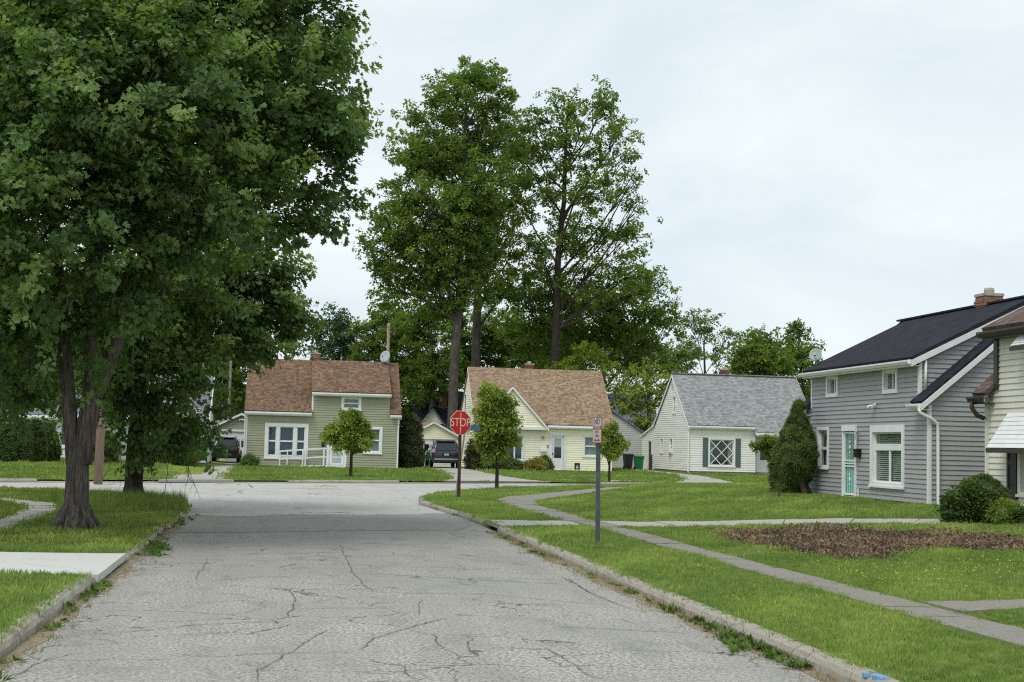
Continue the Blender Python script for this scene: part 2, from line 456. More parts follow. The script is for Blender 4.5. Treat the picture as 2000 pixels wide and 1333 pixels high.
class MB:
    def __init__(self):
        self.v = []; self.f = []; self.m = []
    def add(self, vs, fs, mi=0):
        n = len(self.v)
        self.v += [tuple(p) for p in vs]
        self.f += [tuple(i + n for i in f) for f in fs]
        self.m += [mi] * len(fs)
        return self
    def box(self, x0, x1, y0, y1, z0, z1, mi=0):
        vs = [(x0, y0, z0), (x1, y0, z0), (x1, y1, z0), (x0, y1, z0), (x0, y0, z1), (x1, y0, z1), (x1, y1, z1), (x0, y1, z1)]
        return self.add(vs, [(0, 3, 2, 1), (4, 5, 6, 7), (0, 1, 5, 4), (1, 2, 6, 5), (2, 3, 7, 6), (3, 0, 4, 7)], mi)
    def mbox(self, mp, u0, u1, o0, o1, z0, z1, mi=0):
        """box in wall coordinates: u along, o outward, z up"""
        vs = [mp(u, o, z) for z in (z0, z1) for (u, o) in ((u0, o0), (u1, o0), (u1, o1), (u0, o1))]
        return self.add(vs, [(0, 1, 2, 3), (7, 6, 5, 4), (0, 4, 5, 1), (1, 5, 6, 2), (2, 6, 7, 3), (3, 7, 4, 0)], mi)
    def bar(self, p, q, w, h=None, up=(0, 0, 1), mi=0):
        h = h or w
        p, q = Vector(p), Vector(q)
        d = (q - p).normalized()
        u = Vector(up)
        if abs(d.dot(u)) > 0.98:
            u = Vector((0, 1, 0))
        s = d.cross(u).normalized(); u = s.cross(d)
        vs = []
        for c in (p, q):
            for a, b_ in ((-1, -1), (1, -1), (1, 1), (-1, 1)):
                vs.append(c + s * (a * w / 2) + u * (b_ * h / 2))
        return self.add(vs, [(3, 2, 1, 0), (4, 5, 6, 7), (0, 1, 5, 4), (1, 2, 6, 5), (2, 3, 7, 6), (3, 0, 4, 7)], mi)
    def tube(self, pts, rad, n=8, cap=True, mi=0, lump=0.0):
        pts = [Vector(p) for p in pts]
        if isinstance(rad, (int, float)):
            rad = [rad] * len(pts)
        base = len(self.v); vs = []; fs = []
        pu = None
        for i, p in enumerate(pts):
            d = (pts[min(i + 1, len(pts) - 1)] - pts[max(i - 1, 0)]).normalized()
            ref = pu if pu is not None else (Vector((0, 1, 0)) if abs(d.z) > 0.7 else Vector((0, 0, 1)))
            s = d.cross(ref)
            if s.length < 1e-4:
                s = d.cross(Vector((1, 0, 0.3)))
            s.normalize(); u = s.cross(d).normalized(); pu = u
            for k in range(n):
                a = 2 * math.pi * k / n
                r = rad[i] * (1 + (random.uniform(-lump, lump) if lump else 0))
                vs.append(p + s * (math.cos(a) * r) + u * (math.sin(a) * r))
        for i in range(len(pts) - 1):
            for k in range(n):
                a, b_ = i * n + k, i * n + (k + 1) % n
                fs.append((a, b_, b_ + n, a + n))
        if cap:
            fs.append(tuple(range(n - 1, -1, -1)))
            fs.append(tuple((len(pts) - 1) * n + k for k in range(n)))
        return self.add(vs, fs, mi)
    def prism(self, poly, f0, f1, mi=0):
        """poly: list of 2-tuples; f0/f1 map a 2-tuple to the two end planes"""
        n = len(poly)
        vs = [f0(p) for p in poly] + [f1(p) for p in poly]
        fs = [tuple(range(n - 1, -1, -1)), tuple(range(n, 2 * n))]
        fs += [(i, (i + 1) % n, (i + 1) % n + n, i + n) for i in range(n)]
        return self.add(vs, fs, mi)
    def slab(self, pts, t, mi=0):
        """a plate: top corner points in order, thickness straight down along its normal"""
        P = [Vector(p) for p in pts]
        nrm = (P[1] - P[0]).cross(P[2] - P[1]).normalized()
        if nrm.z < 0:
            nrm = -nrm
        n = len(P)
        vs = P + [p - nrm * t for p in P]
        fs = [tuple(range(n)), tuple(range(2 * n - 1, n - 1, -1))]
        fs += [(i, i + n, (i + 1) % n + n, (i + 1) % n) for i in range(n)]
        return self.add(vs, fs, mi)
    def lathe(self, prof, c=(0, 0, 0), n=16, mi=0):
        vs = []; fs = []
        for r, z in prof:
            for k in range(n):
                a = 2 * math.pi * k / n
                vs.append((c[0] + r * math.cos(a), c[1] + r * math.sin(a), c[2] + z))
        for i in range(len(prof) - 1):
            for k in range(n):
                fs.append((i * n + k, i * n + (k + 1) % n, (i + 1) * n + (k + 1) % n, (i + 1) * n + k))
        fs.append(tuple(range(n - 1, -1, -1)))
        fs.append(tuple((len(prof) - 1) * n + k for k in range(n)))
        return self.add(vs, fs, mi)
    def build(self, name, mat, parent=None, smooth=False, fix=True, org=None):
        me = bpy.data.meshes.new(name)
        if parent is not None:
            off = ORG[parent.name]
        elif org is not None:
            off = Vector(org)
        else:
            a = np.array(self.v)
            off = Vector((float((a[:, 0].min() + a[:, 0].max()) / 2), float((a[:, 1].min() + a[:, 1].max()) / 2), float(a[:, 2].min())))
        me.from_pydata([(p[0] - off.x, p[1] - off.y, p[2] - off.z) for p in self.v], [], self.f)
        mats = mat if isinstance(mat, (list, tuple)) else [mat]
        for k in mats:
            me.materials.append(M[k] if isinstance(k, str) else k)
        if len(mats) > 1:
            me.polygons.foreach_set('material_index', self.m)
        if smooth:
            me.polygons.foreach_set('use_smooth', [True] * len(me.polygons))
        if fix:
            bm = bmesh.new(); bm.from_mesh(me)
            bmesh.ops.recalc_face_normals(bm, faces=bm.faces)
            bm.to_mesh(me); bm.free()
        o = bpy.data.objects.new(name, me)
        C.objects.link(o)
        if parent is not None:
            o.parent = parent
        else:
            o.location = off
        ORG[o.name] = off
        return o

def tag(o, label=None, cat=None, group=None, kind=None):
    if label: o['label'] = label
    if cat: o['category'] = cat
    if group: o['group'] = group
    if kind: o['kind'] = kind
    return o

def thing(name, label, cat, loc, group=None):
    o = bpy.data.objects.new(name, None)
    o.empty_display_size = 0.3
    C.objects.link(o)
    o.location = loc
    ORG[o.name] = Vector(loc)
    return tag(o, label, cat, group)

def copy_tree(o, dloc, parent=None):
    c = o.copy()
    C.objects.link(c)
    c.parent = parent
    if parent is None:
        c.location = Vector(o.location) + Vector(dloc)
    for ch in list(o.children):
        copy_tree(ch, dloc, c)
    return c

def inside(poly, x, y):
    px = np.array([p[0] for p in poly]); py = np.array([p[1] for p in poly])
    r = np.zeros(len(x), bool)
    j = len(poly) - 1
    for i in range(len(poly)):
        cnd = (py[i] > y) != (py[j] > y)
        with np.errstate(divide='ignore', invalid='ignore'):
            xi = (px[j] - px[i]) * (y - py[i]) / (py[j] - py[i]) + px[i]
        r ^= cnd & (x < xi)
        j = i
    return r

def sheet(name, poly, zf, mat, step, parent=None, kind='structure', thick=0.0, fine=None):
    """a ground sheet: polygon filled with an irregular grid, heights from zf"""
    P = []
    n = len(poly)
    for i in range(n):
        a, b_ = Vector(poly[i]), Vector(poly[(i + 1) % n])
        k = max(1, int((b_ - a).length / step))
        for q in range(k):
            P.append(a.lerp(b_, q / k))
    nb = len(P)
    edges = [(i, (i + 1) % nb) for i in range(nb)]
    xs = np.array([p[0] for p in poly]); ys = np.array([p[1] for p in poly])
    gx, gy = np.meshgrid(np.arange(xs.min(), xs.max(), step), np.arange(ys.min(), ys.max(), step))
    gx = gx.ravel() + rng.uniform(-.2, .2, gx.size) * step; gy = gy.ravel() + rng.uniform(-.2, .2, gy.size) * step
    ok = inside(poly, gx, gy)
    P += [Vector((float(a), float(b_))) for a, b_ in zip(gx[ok], gy[ok])]
    vs, es, fs, *_ = delaunay_2d_cdt(P, edges, [], 1, 1e-4)
    mb = MB()
    mb.add([(p.x, p.y, zf(p.x, p.y)) for p in vs], fs)
    if thick:
        pass
    o = mb.build(name, mat, parent, fix=False)
    me = o.data
    if sum(p.normal.z for p in me.polygons) < 0:
        me.flip_normals()
    if kind and parent is None:
        o['kind'] = kind
    return o

# ---- scattering of leaves, blades and chips: one object, points + pieces in its own mesh
_NG = {}
def scatter_group(nvar):
    if nvar in _NG:
        return _NG[nvar]
    g = bpy.data.node_groups.new('scatter_%d' % nvar, 'GeometryNodeTree')
    g.interface.new_socket('Geometry', in_out='INPUT', socket_type='NodeSocketGeometry')
    g.interface.new_socket('Geometry', in_out='OUTPUT', socket_type='NodeSocketGeometry')
    gi = g.nodes.new('NodeGroupInput'); go = g.nodes.new('NodeGroupOutput')
    def attr(nm, ty):
        a = g.nodes.new('GeometryNodeInputNamedAttribute'); a.data_type = ty
        a.inputs['Name'].default_value = nm
        return a.outputs[0]
    var = attr('var', 'INT')
    join = g.nodes.new('GeometryNodeJoinGeometry')
    def sep(val, src):
        cmp_ = g.nodes.new('FunctionNodeCompare'); cmp_.data_type = 'INT'; cmp_.operation = 'EQUAL'
        g.links.new(var, cmp_.inputs[2]); cmp_.inputs[3].default_value = val
        s = g.nodes.new('GeometryNodeSeparateGeometry'); s.domain = 'POINT'
        g.links.new(src, s.inputs['Geometry']); g.links.new(cmp_.outputs[0], s.inputs['Selection'])
        return s
    s0 = sep(-1, gi.outputs[0])
    for k in range(nvar):
        sk = sep(k, s0.outputs[1])
        gt = g.nodes.new('GeometryNodeGeometryToInstance')
        g.links.new(sk.outputs[0], gt.inputs[0])
        g.links.new(gt.outputs[0], join.inputs[0])
    iop = g.nodes.new('GeometryNodeInstanceOnPoints')
    g.links.new(s0.outputs[0], iop.inputs['Points'])
    g.links.new(join.outputs[0], iop.inputs['Instance'])
    iop.inputs['Pick Instance'].default_value = True
    g.links.new(attr('pick', 'INT'), iop.inputs['Instance Index'])
    e2r = g.nodes.new('FunctionNodeEulerToRotation')
    g.links.new(attr('rot', 'FLOAT_VECTOR'), e2r.inputs[0])
    g.links.new(e2r.outputs[0], iop.inputs['Rotation'])
    g.links.new(attr('scl', 'FLOAT_VECTOR'), iop.inputs['Scale'])
    g.links.new(iop.outputs[0], go.inputs[0])
    _NG[nvar] = g
    return g

def scatter(name, variants, pos, rot, scl, mat, parent=None, pick=None, org=None, tint=None):
    """variants: list of (verts Nx3, faces); pos Nx3; rot Nx3 euler; scl N or Nx3"""
    pos = np.asarray(pos, float); n = len(pos)
    rot = np.asarray(rot, float)
    scl = np.asarray(scl, float)
    if scl.ndim == 1:
        scl = np.repeat(scl[:, None], 3, 1)
    off = ORG[parent.name] if parent is not None else Vector(org if org is not None else (float(pos[:, 0].mean()), float(pos[:, 1].mean()), float(pos[:, 2].min())))
    V = [pos - np.array(off)]; fs = []; var = [np.full(n, -1)]
    c = n
    for k, (vv, ff) in enumerate(variants):
        vv = np.asarray(vv, float)
        V.append(vv); var.append(np.full(len(vv), k))
        fs += [tuple(i + c for i in f) for f in ff]
        c += len(vv)
    V = np.concatenate(V); var = np.concatenate(var)
    me = bpy.data.meshes.new(name)
    me.from_pydata(V.tolist(), [], fs)
    tot = len(V)
    a = me.attributes.new('var', 'INT', 'POINT'); a.data.foreach_set('value', var.astype(np.int32))
    pk = np.zeros(tot, np.int32); pk[:n] = rng.integers(0, len(variants), n) if pick is None else pick
    a = me.attributes.new('pick', 'INT', 'POINT'); a.data.foreach_set('value', pk)
    r = np.zeros((tot, 3), np.float32); r[:n] = rot
    a = me.attributes.new('rot', 'FLOAT_VECTOR', 'POINT'); a.data.foreach_set('vector', r.ravel())
    s = np.ones((tot, 3), np.float32); s[:n] = scl
    a = me.attributes.new('scl', 'FLOAT_VECTOR', 'POINT'); a.data.foreach_set('vector', s.ravel())
    if tint is not None:
        tn = np.zeros(tot, np.float32); tn[:n] = tint
        a = me.attributes.new('tint', 'FLOAT', 'POINT'); a.data.foreach_set('value', tn)
    for k in (mat if isinstance(mat, (list, tuple)) else [mat]):
        me.materials.append(M[k])
    o = bpy.data.objects.new(name, me)
    C.objects.link(o)
    if parent is not None:
        o.parent = parent
    else:
        o.location = off
    ORG[o.name] = off
    o['kind'] = 'stuff'
    md = o.modifiers.new('scatter', 'NODES')
    md.node_group = scatter_group(len(variants))
    return o

def dir_euler(d, roll=None, upbias=0.0):
    """euler angles that turn +X to direction d with Z kept upward; arrays Nx3"""
    d = d / np.maximum(np.linalg.norm(d, axis=1, keepdims=True), 1e-6)
    yaw = np.arctan2(d[:, 1], d[:, 0])
    pit = -np.arcsin(np.clip(d[:, 2], -1, 1))
    rx = np.zeros(len(d)) if roll is None else roll
    return np.stack([rx, pit, yaw], 1)

def in_view(x, y, z=0.0, mx=0.13, my=0.13):
    dx, dy, dz = x, y, z - CAM_H
    zc = dx * cF.x + dy * cF.y + dz * cF.z
    u = (dx * cR.x + dy * cR.y + dz * cR.z) / np.maximum(zc, .01) * F_PX
    v = (dx * cU.x + dy * cU.y + dz * cU.z) / np.maximum(zc, .01) * F_PX
    return (zc > 1) & (np.abs(u) < 1000 * (1 + mx) + 60) & (np.abs(v) < 667 * (1 + my) + 40)

# ------------------------------------------------------------------ terrain
def sm(x):
    x = min(1.0, max(0.0, x))
    return x * x * (3 - 2 * x)

FC = [(-90, 5), (-60, 21), (-30, 37.3), (-20, 42.8), (-9.2, 48.4), (-6.2, 50.1), (-2, 52.3), (2.5, 54.8), (6.9, 57.1), (11.2, 59.0), (14.5, 60.1), (18, 60.9), (25, 62), (40, 63.5), (90, 68)]
NL = [(-1.98, 29.0), (-2.0, 31.5), (-2.35, 34), (-3.2, 36.4), (-4.5, 37.9), (-6.1, 38.7), (-7.6, 38.6), (-10, 37.4), (-20, 32.3), (-60, 10.5), (-90, -6)]
NR = [(4.05, 29.5), (4.0, 31.5), (3.82, 34.5), (3.65, 37.3), (3.95, 40.2), (4.9, 43.7), (5.7, 45.8), (8.3, 50.6), (11, 53.2), (15, 54.9), (25, 56.4), (40, 58), (90, 62)]

def ycurve(pl, x):
    for (a, b_) in zip(pl, pl[1:]):
        if a[0] <= x <= b_[0]:
            return a[1] + (b_[1] - a[1]) * (x - a[0]) / (b_[0] - a[0])
    return pl[-1][1]

NRx = [p for p in NR if p[0] >= 3.9 and p[1] > 39]
FCy = lambda x: ycurve(FC, x)

def zt(x, y):
    if y > FCy(max(-89, min(89, x))) - 0.2:
        d = y - FCy(max(-89, min(89, x)))
        z = 0.10
        if x < -4.6:
            z += 0.2 * sm(d / 22.0) * sm((-4.6 - x) / 1.5)
        if x > 21:
            z += 0.05 * sm(d / 20)
        return z
    if x > 4:
        z = 0.10 + 0.35 * sm((x - 7) / 7.2)
        if y > 36:
            d = ycurve(NRx, min(89, x)) - y
            z = 0.10 + (z - 0.10) * sm((d + .3) / 9.0)
        return z
    return 0.10 + 0.05 * sm((-x - 2.5) / 4)

def offset(pl, d):
    """polyline shifted to its left by d"""
    r = []
    for i, p in enumerate(pl):
        a = Vector(pl[max(i - 1, 0)]); b_ = Vector(pl[min(i + 1, len(pl) - 1)])
        t_ = (b_ - a).normalized()
        r.append((p[0] - t_.y * d, p[1] + t_.x * d))
    return r

ground = MB()
ground.add([(-3000, -60, -0.06), (3000, -60, -0.06), (3000, 5000, -0.06), (-3000, 5000, -0.06)], [(0, 1, 2, 3)])
tag(ground.build('ground', 'lawn_far', fix=False), kind='structure')

XE = 4.05; XW = -1.98
LB = [(4.2, -8), (4.2, 29.5)] + offset(NR, -0.15)[1:] + [(90, -8)]
LBW = [(-2.13, -8), (-2.13, 29.0)] + offset(NL, 0.15)[1:] + [(-90, -8)]
LBF = offset(FC, 0.15) + [(90, 190), (-90, 190)]
RIGHT = sheet('lawn', LB, zt, 'lawn', 0.9)
LEFT = sheet('lawn', LBW, zt, 'lawn', 0.9)
FAR = sheet('lawn', LBF, zt, 'lawn_far', 3.0)

_jc = [(3.92, 33.0), (2.6, 31.9), (0.5, 31.4), (-1.1, 30.3), (-2.0, 30.4)]
joint = [_jc[0]]
for _a, _b in zip(_jc, _jc[1:]):
    for _k in range(1, 9):
        _f = _k / 8
        joint.append((_a[0] + (_b[0] - _a[0]) * _f, _a[1] + (_b[1] - _a[1]) * _f + (random.gauss(0, .16) if _k < 8 else 0)))
street_poly = [(XW, -8), (XE, -8), (4.05, 29.5), (4.0, 31.5)] + joint + [(XW, 29.0)]
flat = lambda x, y: 0.0
street = sheet('street', street_poly, flat, 'road', 1.5)
cross_poly = [(-2.0, 30.4)] + [(-2.0, 31.5)] + NL[2:] + FC + NR[::-1][:-2] + joint[:-1]
cross = sheet('cross_street', cross_poly, flat, 'road2', 3.0)

# dark repair strip across the street
_pc = [(-1.75, 24.7), (-0.2, 25.2), (1.05, 25.75), (2.4, 26.2), (3.4, 26.6), (3.9, 28.3), (3.75, 30.2), (2.6, 30.9), (1.7, 30.6), (0.4, 29.9), (-0.6, 29.2), (-1.9, 28.2)]
PATCH = []
for _i, _p in enumerate(_pc):
    _q = _pc[(_i + 1) % len(_pc)]
    _k = max(2, int(math.dist(_p, _q) / .12))
    for _j in range(_k):
        _f = _j / _k
        PATCH.append((_p[0] + (_q[0] - _p[0]) * _f + random.gauss(0, .015), _p[1] + (_q[1] - _p[1]) * _f + random.gauss(0, .05)))
sheet('asphalt_patch', PATCH, lambda x, y: 0.004, 'patch', 1.0, None)
CRACKS = [[(-1.81, 9.81), (-1.73, 10.08), (-1.69, 10.45), (-1.6, 10.83)], [(-1.53, 12.04), (-1.05, 12.3), (-0.69, 12.61), (-0.07, 12.87), (0.15, 12.77)], [(0.13, 15.62), (0.16, 14.27), (0.09, 13.28), (-0.01, 13.02)], [(-0.95, 16.31), (-0.53, 16.76), (-0.11, 17.05), (0.25, 17.02)], [(-0.95, 16.55), (-0.96, 18.92), (-0.95, 19.56)], [(0.16, 13.84), (0.79, 13.91), (1.18, 13.89)], [(0.96, 22.43), (0.93, 19.98), (0.93, 17.34), (0.96, 17.02), (0.97, 16.07), (1.03, 15.42), (1.45, 15.3), (1.97, 15.33), (2.43, 15.15), (2.77, 14.83), (3.33, 14.34)], [(-1.21, 11.78), (-0.8, 11.99), (-0.3, 12.16)], [(-0.72, 10.88), (-0.45, 10.83), (-0.16, 10.9), (0.22, 11.01), (0.64, 11.06)], [(0.65, 11.14), (0.83, 11.86), (1.1, 12.35), (1.4, 12.91), (1.57, 13.18)], [(0.63, 10.78), (0.75, 10.53), (0.95, 10.36), (0.95, 9.95), (1.01, 9.76)], [(2.34, 20.17), (2.66, 19.95), (3.22, 19.43), (3.38, 18.88)], [(1.53, 18.52), (2.18, 18.52), (2.67, 18.2), (3.01, 17.81), (3.44, 17.71)], [(1.75, 11.34), (2.02, 11.2), (2.17, 11.2), (2.23, 10.77), (2.21, 10.03), (2.28, 9.72)], [(2.06, 12.1), (2.09, 11.46)], [(2.52, 12.58), (2.98, 12.39), (3.75, 12.16)], [(1.49, 14.85), (1.36, 13.33)], [(3.53, 17.38), (3.51, 15.48), (3.55, 14.44)], [(1.27, 22.82), (2.26, 22.21), (2.81, 21.98)], [(2.86, 26.3), (3.1, 25.87), (3.13, 24.5), (2.49, 24.12)], [(-1.63, 19.47), (-0.65, 20.2), (0.89, 20.79)], [(-1.77, 24.55), (-0.2, 25.1), (1.03, 25.66), (2.4, 26.1)], [(-0.15, 24.5), (0.11, 24.04), (0.47, 24.49)], [(0.44, 12.37), (-0.13, 10.19), (-0.13, 9.7)], [(3.57, 17.19), (3.53, 15.97), (3.5, 14.82), (3.63, 13.57)], [(-1.6, 21.2), (-0.4, 21.9), (0.96, 22.43)], [(0.98, 17.6), (2.1, 17.0), (3.5, 16.4)]]
def crack_lines(lines, w_lo, w_hi):
  mb = MB()
  for ln in lines:
      pts = []
      for a, b_ in zip(ln, ln[1:]):
          L_ = math.dist(a, b_); k = max(2, int(L_ / 0.07))
          for q in range(k):
              f = q / k
              pts.append((a[0] + (b_[0] - a[0]) * f, a[1] + (b_[1] - a[1]) * f))
      pts.append(ln[-1])
      w0 = random.uniform(w_lo, w_hi)
      jx = jy = 0.0
      P = []
      for i, p in enumerate(pts):
          jx = jx * 0.8 + random.uniform(-.014, .014); jy = jy * 0.8 + random.uniform(-.022, .022)
          P.append((p[0] + jx, p[1] + jy))
      vs = []; fs = []
      for i, p in enumerate(P):
          a = Vector(P[max(i - 1, 0)]); b_ = Vector(P[min(i + 1, len(P) - 1)])
          t_ = (b_ - a).normalized()
          ww = w0 * random.uniform(0.5, 1.4) * min(1, (min(i, len(P) - 1 - i) + 1) / 4)
          vs += [(p[0] - t_.y * ww / 2, p[1] + t_.x * ww * .9, 0.008), (p[0] + t_.y * ww / 2, p[1] - t_.x * ww * .9, 0.008)]
          if i:
              fs.append((2 * i - 2, 2 * i - 1, 2 * i + 1, 2 * i))
      mb.add(vs, fs)
  return mb
cr = crack_lines(CRACKS, .005, .011).build('cracks', 'crack', street, fix=False)
cr['kind'] = 'stuff'
XC = []
for k in range(22):                                   # joints and cracks of the cross street, mostly along and across it
    x0_ = random.uniform(-9, 13); y0_ = FCy(x0_) - random.uniform(1.2, 11.0)
    if k % 3 == 0:
        XC.append([(x0_, y0_), (x0_ + random.uniform(-.3, .3), y0_ + random.uniform(1.5, 3))])
    else:
        d_ = random.uniform(1.2, 4.5); XC.append([(x0_, y0_), (x0_ + d_ * .5, y0_ + d_ * .26 + random.uniform(-.2, .2)), (x0_ + d_, y0_ + d_ * .52)])
XC = [l for l in XC if all(inside(cross_poly, np.array([p[0]]), np.array([p[1]]))[0] for p in l)]
cr = crack_lines(XC, .02, .045).build('cracks', 'crack', cross, fix=False)
cr['kind'] = 'stuff'

# ---- kerbs, stone by stone
KP = [(-0.005, -0.05), (0.0, 0.055), (0.022, 0.095), (0.065, 0.118), (0.125, 0.122), (0.175, 0.108), (0.18, -0.05)]
def kerb_run(name, pl, side, seg, skip=(), gap=0.012, rag=0.0, low=None):
    root = bpy.data.objects.new(name, None); C.objects.link(root); root['kind'] = 'structure'
    root.location = (pl[0][0], pl[0][1], 0); ORG[root.name] = Vector(root.location)
    # arclength samples
    S = [0.0]
    for a, b_ in zip(pl, pl[1:]):
        S.append(S[-1] + math.dist(a, b_))
    def at(s):
        for i in range(len(S) - 1):
            if s <= S[i + 1] + 1e-6:
                f = (s - S[i]) / (S[i + 1] - S[i])
                return (pl[i][0] + (pl[i + 1][0] - pl[i][0]) * f, pl[i][1] + (pl[i + 1][1] - pl[i][1]) * f)
        return pl[-1]
    s = 0.0
    while s < S[-1] - 0.2:
        L_ = seg * random.uniform(0.75, 1.2)
        e = min(S[-1], s + L_)
        mid = at((s + e) / 2)
        if not any(c0 < mid[1] < c1 for c0, c1 in skip):
            mb = MB(); n = max(2, int((e - s) / 0.22)) if seg < 3 else 3
            dz = random.uniform(-.004, .004) - rag * abs(random.gauss(0, .5)); do = random.uniform(-.004, .004) + random.gauss(0, rag)
            h = 1.0
            if low and any(c0 < mid[1] < c1 for c0, c1 in low):
                h = 0.35; dz = 0
            rows = []
            for i in range(n + 1):
                f = s + gap / 2 + (e - s - gap) * i / n
                p = at(f); q = at(min(S[-1], f + .05)); r = at(max(0, f - .05))
                t_ = (Vector(q) - Vector(r)).normalized()
                nx, ny = -t_.y * side, t_.x * side
                rows.append([(p[0] + nx * (o + do + random.uniform(-.006, .006)), p[1] + ny * (o + do + random.uniform(-.006, .006)), (z * h if z > 0 else z) + dz + (random.uniform(-.006, .006) if z > 0 else 0)) for o, z in KP])
            vs = [p for r_ in rows for p in r_]; k = len(KP); fs = []
            for i in range(n):
                for j in range(k - 1):
                    fs.append((i * k + j, i * k + j + 1, (i + 1) * k + j + 1, (i + 1) * k + j))
            fs.append(tuple(range(k - 1, -1, -1))); fs.append(tuple(n * k + j for j in range(k)))
            mb.add(vs, fs)
            mb.build('kerb_stone', 'kerb', root, smooth=False)
        s = e
    return root
kerb_run('kerb', [(XE, 3), (XE, 26.0)], -1, 2.6)
kerb_run('kerb', [(XE, 28.3)] + NR[1:], -1, 1.9, skip=[(45.5, 99)], rag=0.03)
kerb_run('kerb', NR[6:], -1, 6)
kerb_run('kerb', [(XW, 3), (XW, 15.9)], 1, 2.4)
kerb_run('kerb', [(XW, 18.9)] + NL[:4], 1, 0.9, rag=0.045)
kerb_run('kerb', NL[3:], 1, 5)
kerb_run('kerb', FC[2:], 1, 5.0, low=[(49.4, 52.4), (56.4, 59.1)])

# ---- concrete slabs, each one lifted a little from its neighbour
def slab_run(name, lo, up, cuts, mat, thick=0.09, dz=0.022, kind='structure', tilt=0.008):
    """lo/up: edges given as polylines with the same number of points"""
    root = bpy.data.objects.new(name, None); C.objects.link(root)
    root['kind'] = kind
    root.location = (lo[0][0], lo[0][1], 0); ORG[root.name] = Vector(root.location)
    def at(pl, f):
        x = f * (len(pl) - 1); i = min(int(x), len(pl) - 2); g = x - i
        return (pl[i][0] + (pl[i + 1][0] - pl[i][0]) * g, pl[i][1] + (pl[i + 1][1] - pl[i][1]) * g)
    for k in range(cuts):
        f0, f1 = k / cuts, (k + 1) / cuts
        mb = MB()
        d = dz + random.uniform(-tilt, tilt); d2 = dz + random.uniform(-tilt, tilt)
        top = []; bot = []
        ns = 3
        P = [at(lo, f0 + (f1 - f0) * (0.006 + .988 * q / ns)) for q in range(ns + 1)] + [at(up, f0 + (f1 - f0) * (0.006 + .988 * q / ns)) for q in range(ns, -1, -1)]
        for i, p in enumerate(P):
            z = zt(p[0], p[1]) + (d if i in (0, 1, 6, 7) else d2)
            top.append((p[0], p[1], z)); bot.append((p[0], p[1], z - thick))
        n = len(P)
        vs = top + bot
        fs = [(0, 1, 6, 7), (1, 2, 5, 6), (2, 3, 4, 5)] + [(i, i + n, (i + 1) % n + n, (i + 1) % n) for i in range(n)]
        mb.add(vs, fs)
        o = mb.build('slab', mat, root, fix=True)
    return root
SW_LO = [(5.97, 2), (6.0, 8), (6.0, 14), (5.95, 20), (5.95, 26.3), (5.86, 28.5), (5.72, 32), (5.74, 35.3), (5.85, 38), (6.5, 40.6), (8.2, 43.6), (11, 46.2)]
SW_UP = [(6.68, 2), (6.66, 8), (6.58, 14), (6.5, 20), (6.55, 26.3), (6.45, 28.6), (6.55, 31.6), (6.5, 34.3), (6.75, 37.0), (7.5, 39.4), (9.2, 42.3), (11.8, 45.2)]
slab_run('sidewalk', SW_LO[:5], SW_UP[:5], 17, 'conc_old')
slab_run('sidewalk', SW_LO[4:], SW_UP[4:], 16, 'conc_old', tilt=0.014)
CW_LO = [(4.16, 26.1), (5.0, 26.3), (5.9, 26.45)]; CW_UP = [(4.16, 28.2), (5.0, 28.3), (5.9, 28.4)]
slab_run('carriage_walk', CW_LO, CW_UP, 2, 'conc', dz=0.012)
FW_LO = [(6.6, 26.5), (8.2, 26.5), (9.5, 26.2), (11, 25.2), (12.2, 24.0), (13.6, 22.6)]; FW_UP = [(6.5, 28.3), (8.2, 28.2), (10.0, 27.5), (11.6, 26.3), (12.9, 25.0), (14.4, 23.5)]
slab_run('front_walk', FW_LO, FW_UP, 7, 'conc')
slab_run('front_walk', [(6.68, 12.9), (8, 13.4), (12, 13.6), (16, 13.6)], [(6.64, 13.75), (8, 13.95), (12, 14.3), (16, 14.3)], 8, 'conc_old')
LS_LO = [(-4.25, 3), (-4.25, 15.9)]; LS_UP = [(-4.95, 3), (-4.95, 15.9)]
slab_run('sidewalk', LS_LO, LS_UP, 8, 'conc')
slab_run('sidewalk', [(-4.25, 18.8), (-4.25, 25.2), (-4.33, 28.9), (-4.7, 31.3), (-6.4, 33.2), (-12, 31.5), (-20, 27.4)], [(-4.9, 18.8), (-4.85, 26.0), (-5.0, 28.6), (-5.5, 30.6), (-6.6, 32.2), (-12, 30.6), (-20, 26.5)], 20, 'conc')
slab_run('driveway', [(-1.95, 15.95), (-5, 16.05), (-9, 16.1), (-16, 16.1)], [(-1.97, 18.85), (-5, 18.75), (-9, 18.7), (-16, 18.7)], 4, 'conc_new', dz=0.012, tilt=.003)
slab_run('driveway', [(-4.35, 50.95), (-4.1, 52.4), (-4.3, 62), (-4.6, 75), (-4.75, 92)], [(-1.75, 52.5), (-2.2, 53.4), (-2.35, 62), (-2.5, 75), (-2.45, 92)], 9, 'conc', dz=0.02)
slab_run('driveway', [(6.6, 57.2), (7.3, 60), (8.3, 70), (8.9, 78), (9.1, 97)], [(11.5, 59.35), (11.0, 61), (10.9, 70), (11.1, 78), (11.5, 97)], 9, 'conc', dz=0.02)
slab_run('driveway', [(17.6, 61.0), (18.6, 64), (20.7, 70), (22.6, 78), (23.5, 95)], [(21.6, 61.7), (21.5, 64), (22.6, 70), (24.0, 78), (24.9, 95)], 9, 'conc', dz=0.02)
slab_run('cross_sidewalk', [(11.9, 62.2), (15, 63.0), (18.4, 63.7)], [(11.9, 63.2), (15, 64.0), (18.4, 64.7)], 4, 'conc', dz=0.02)

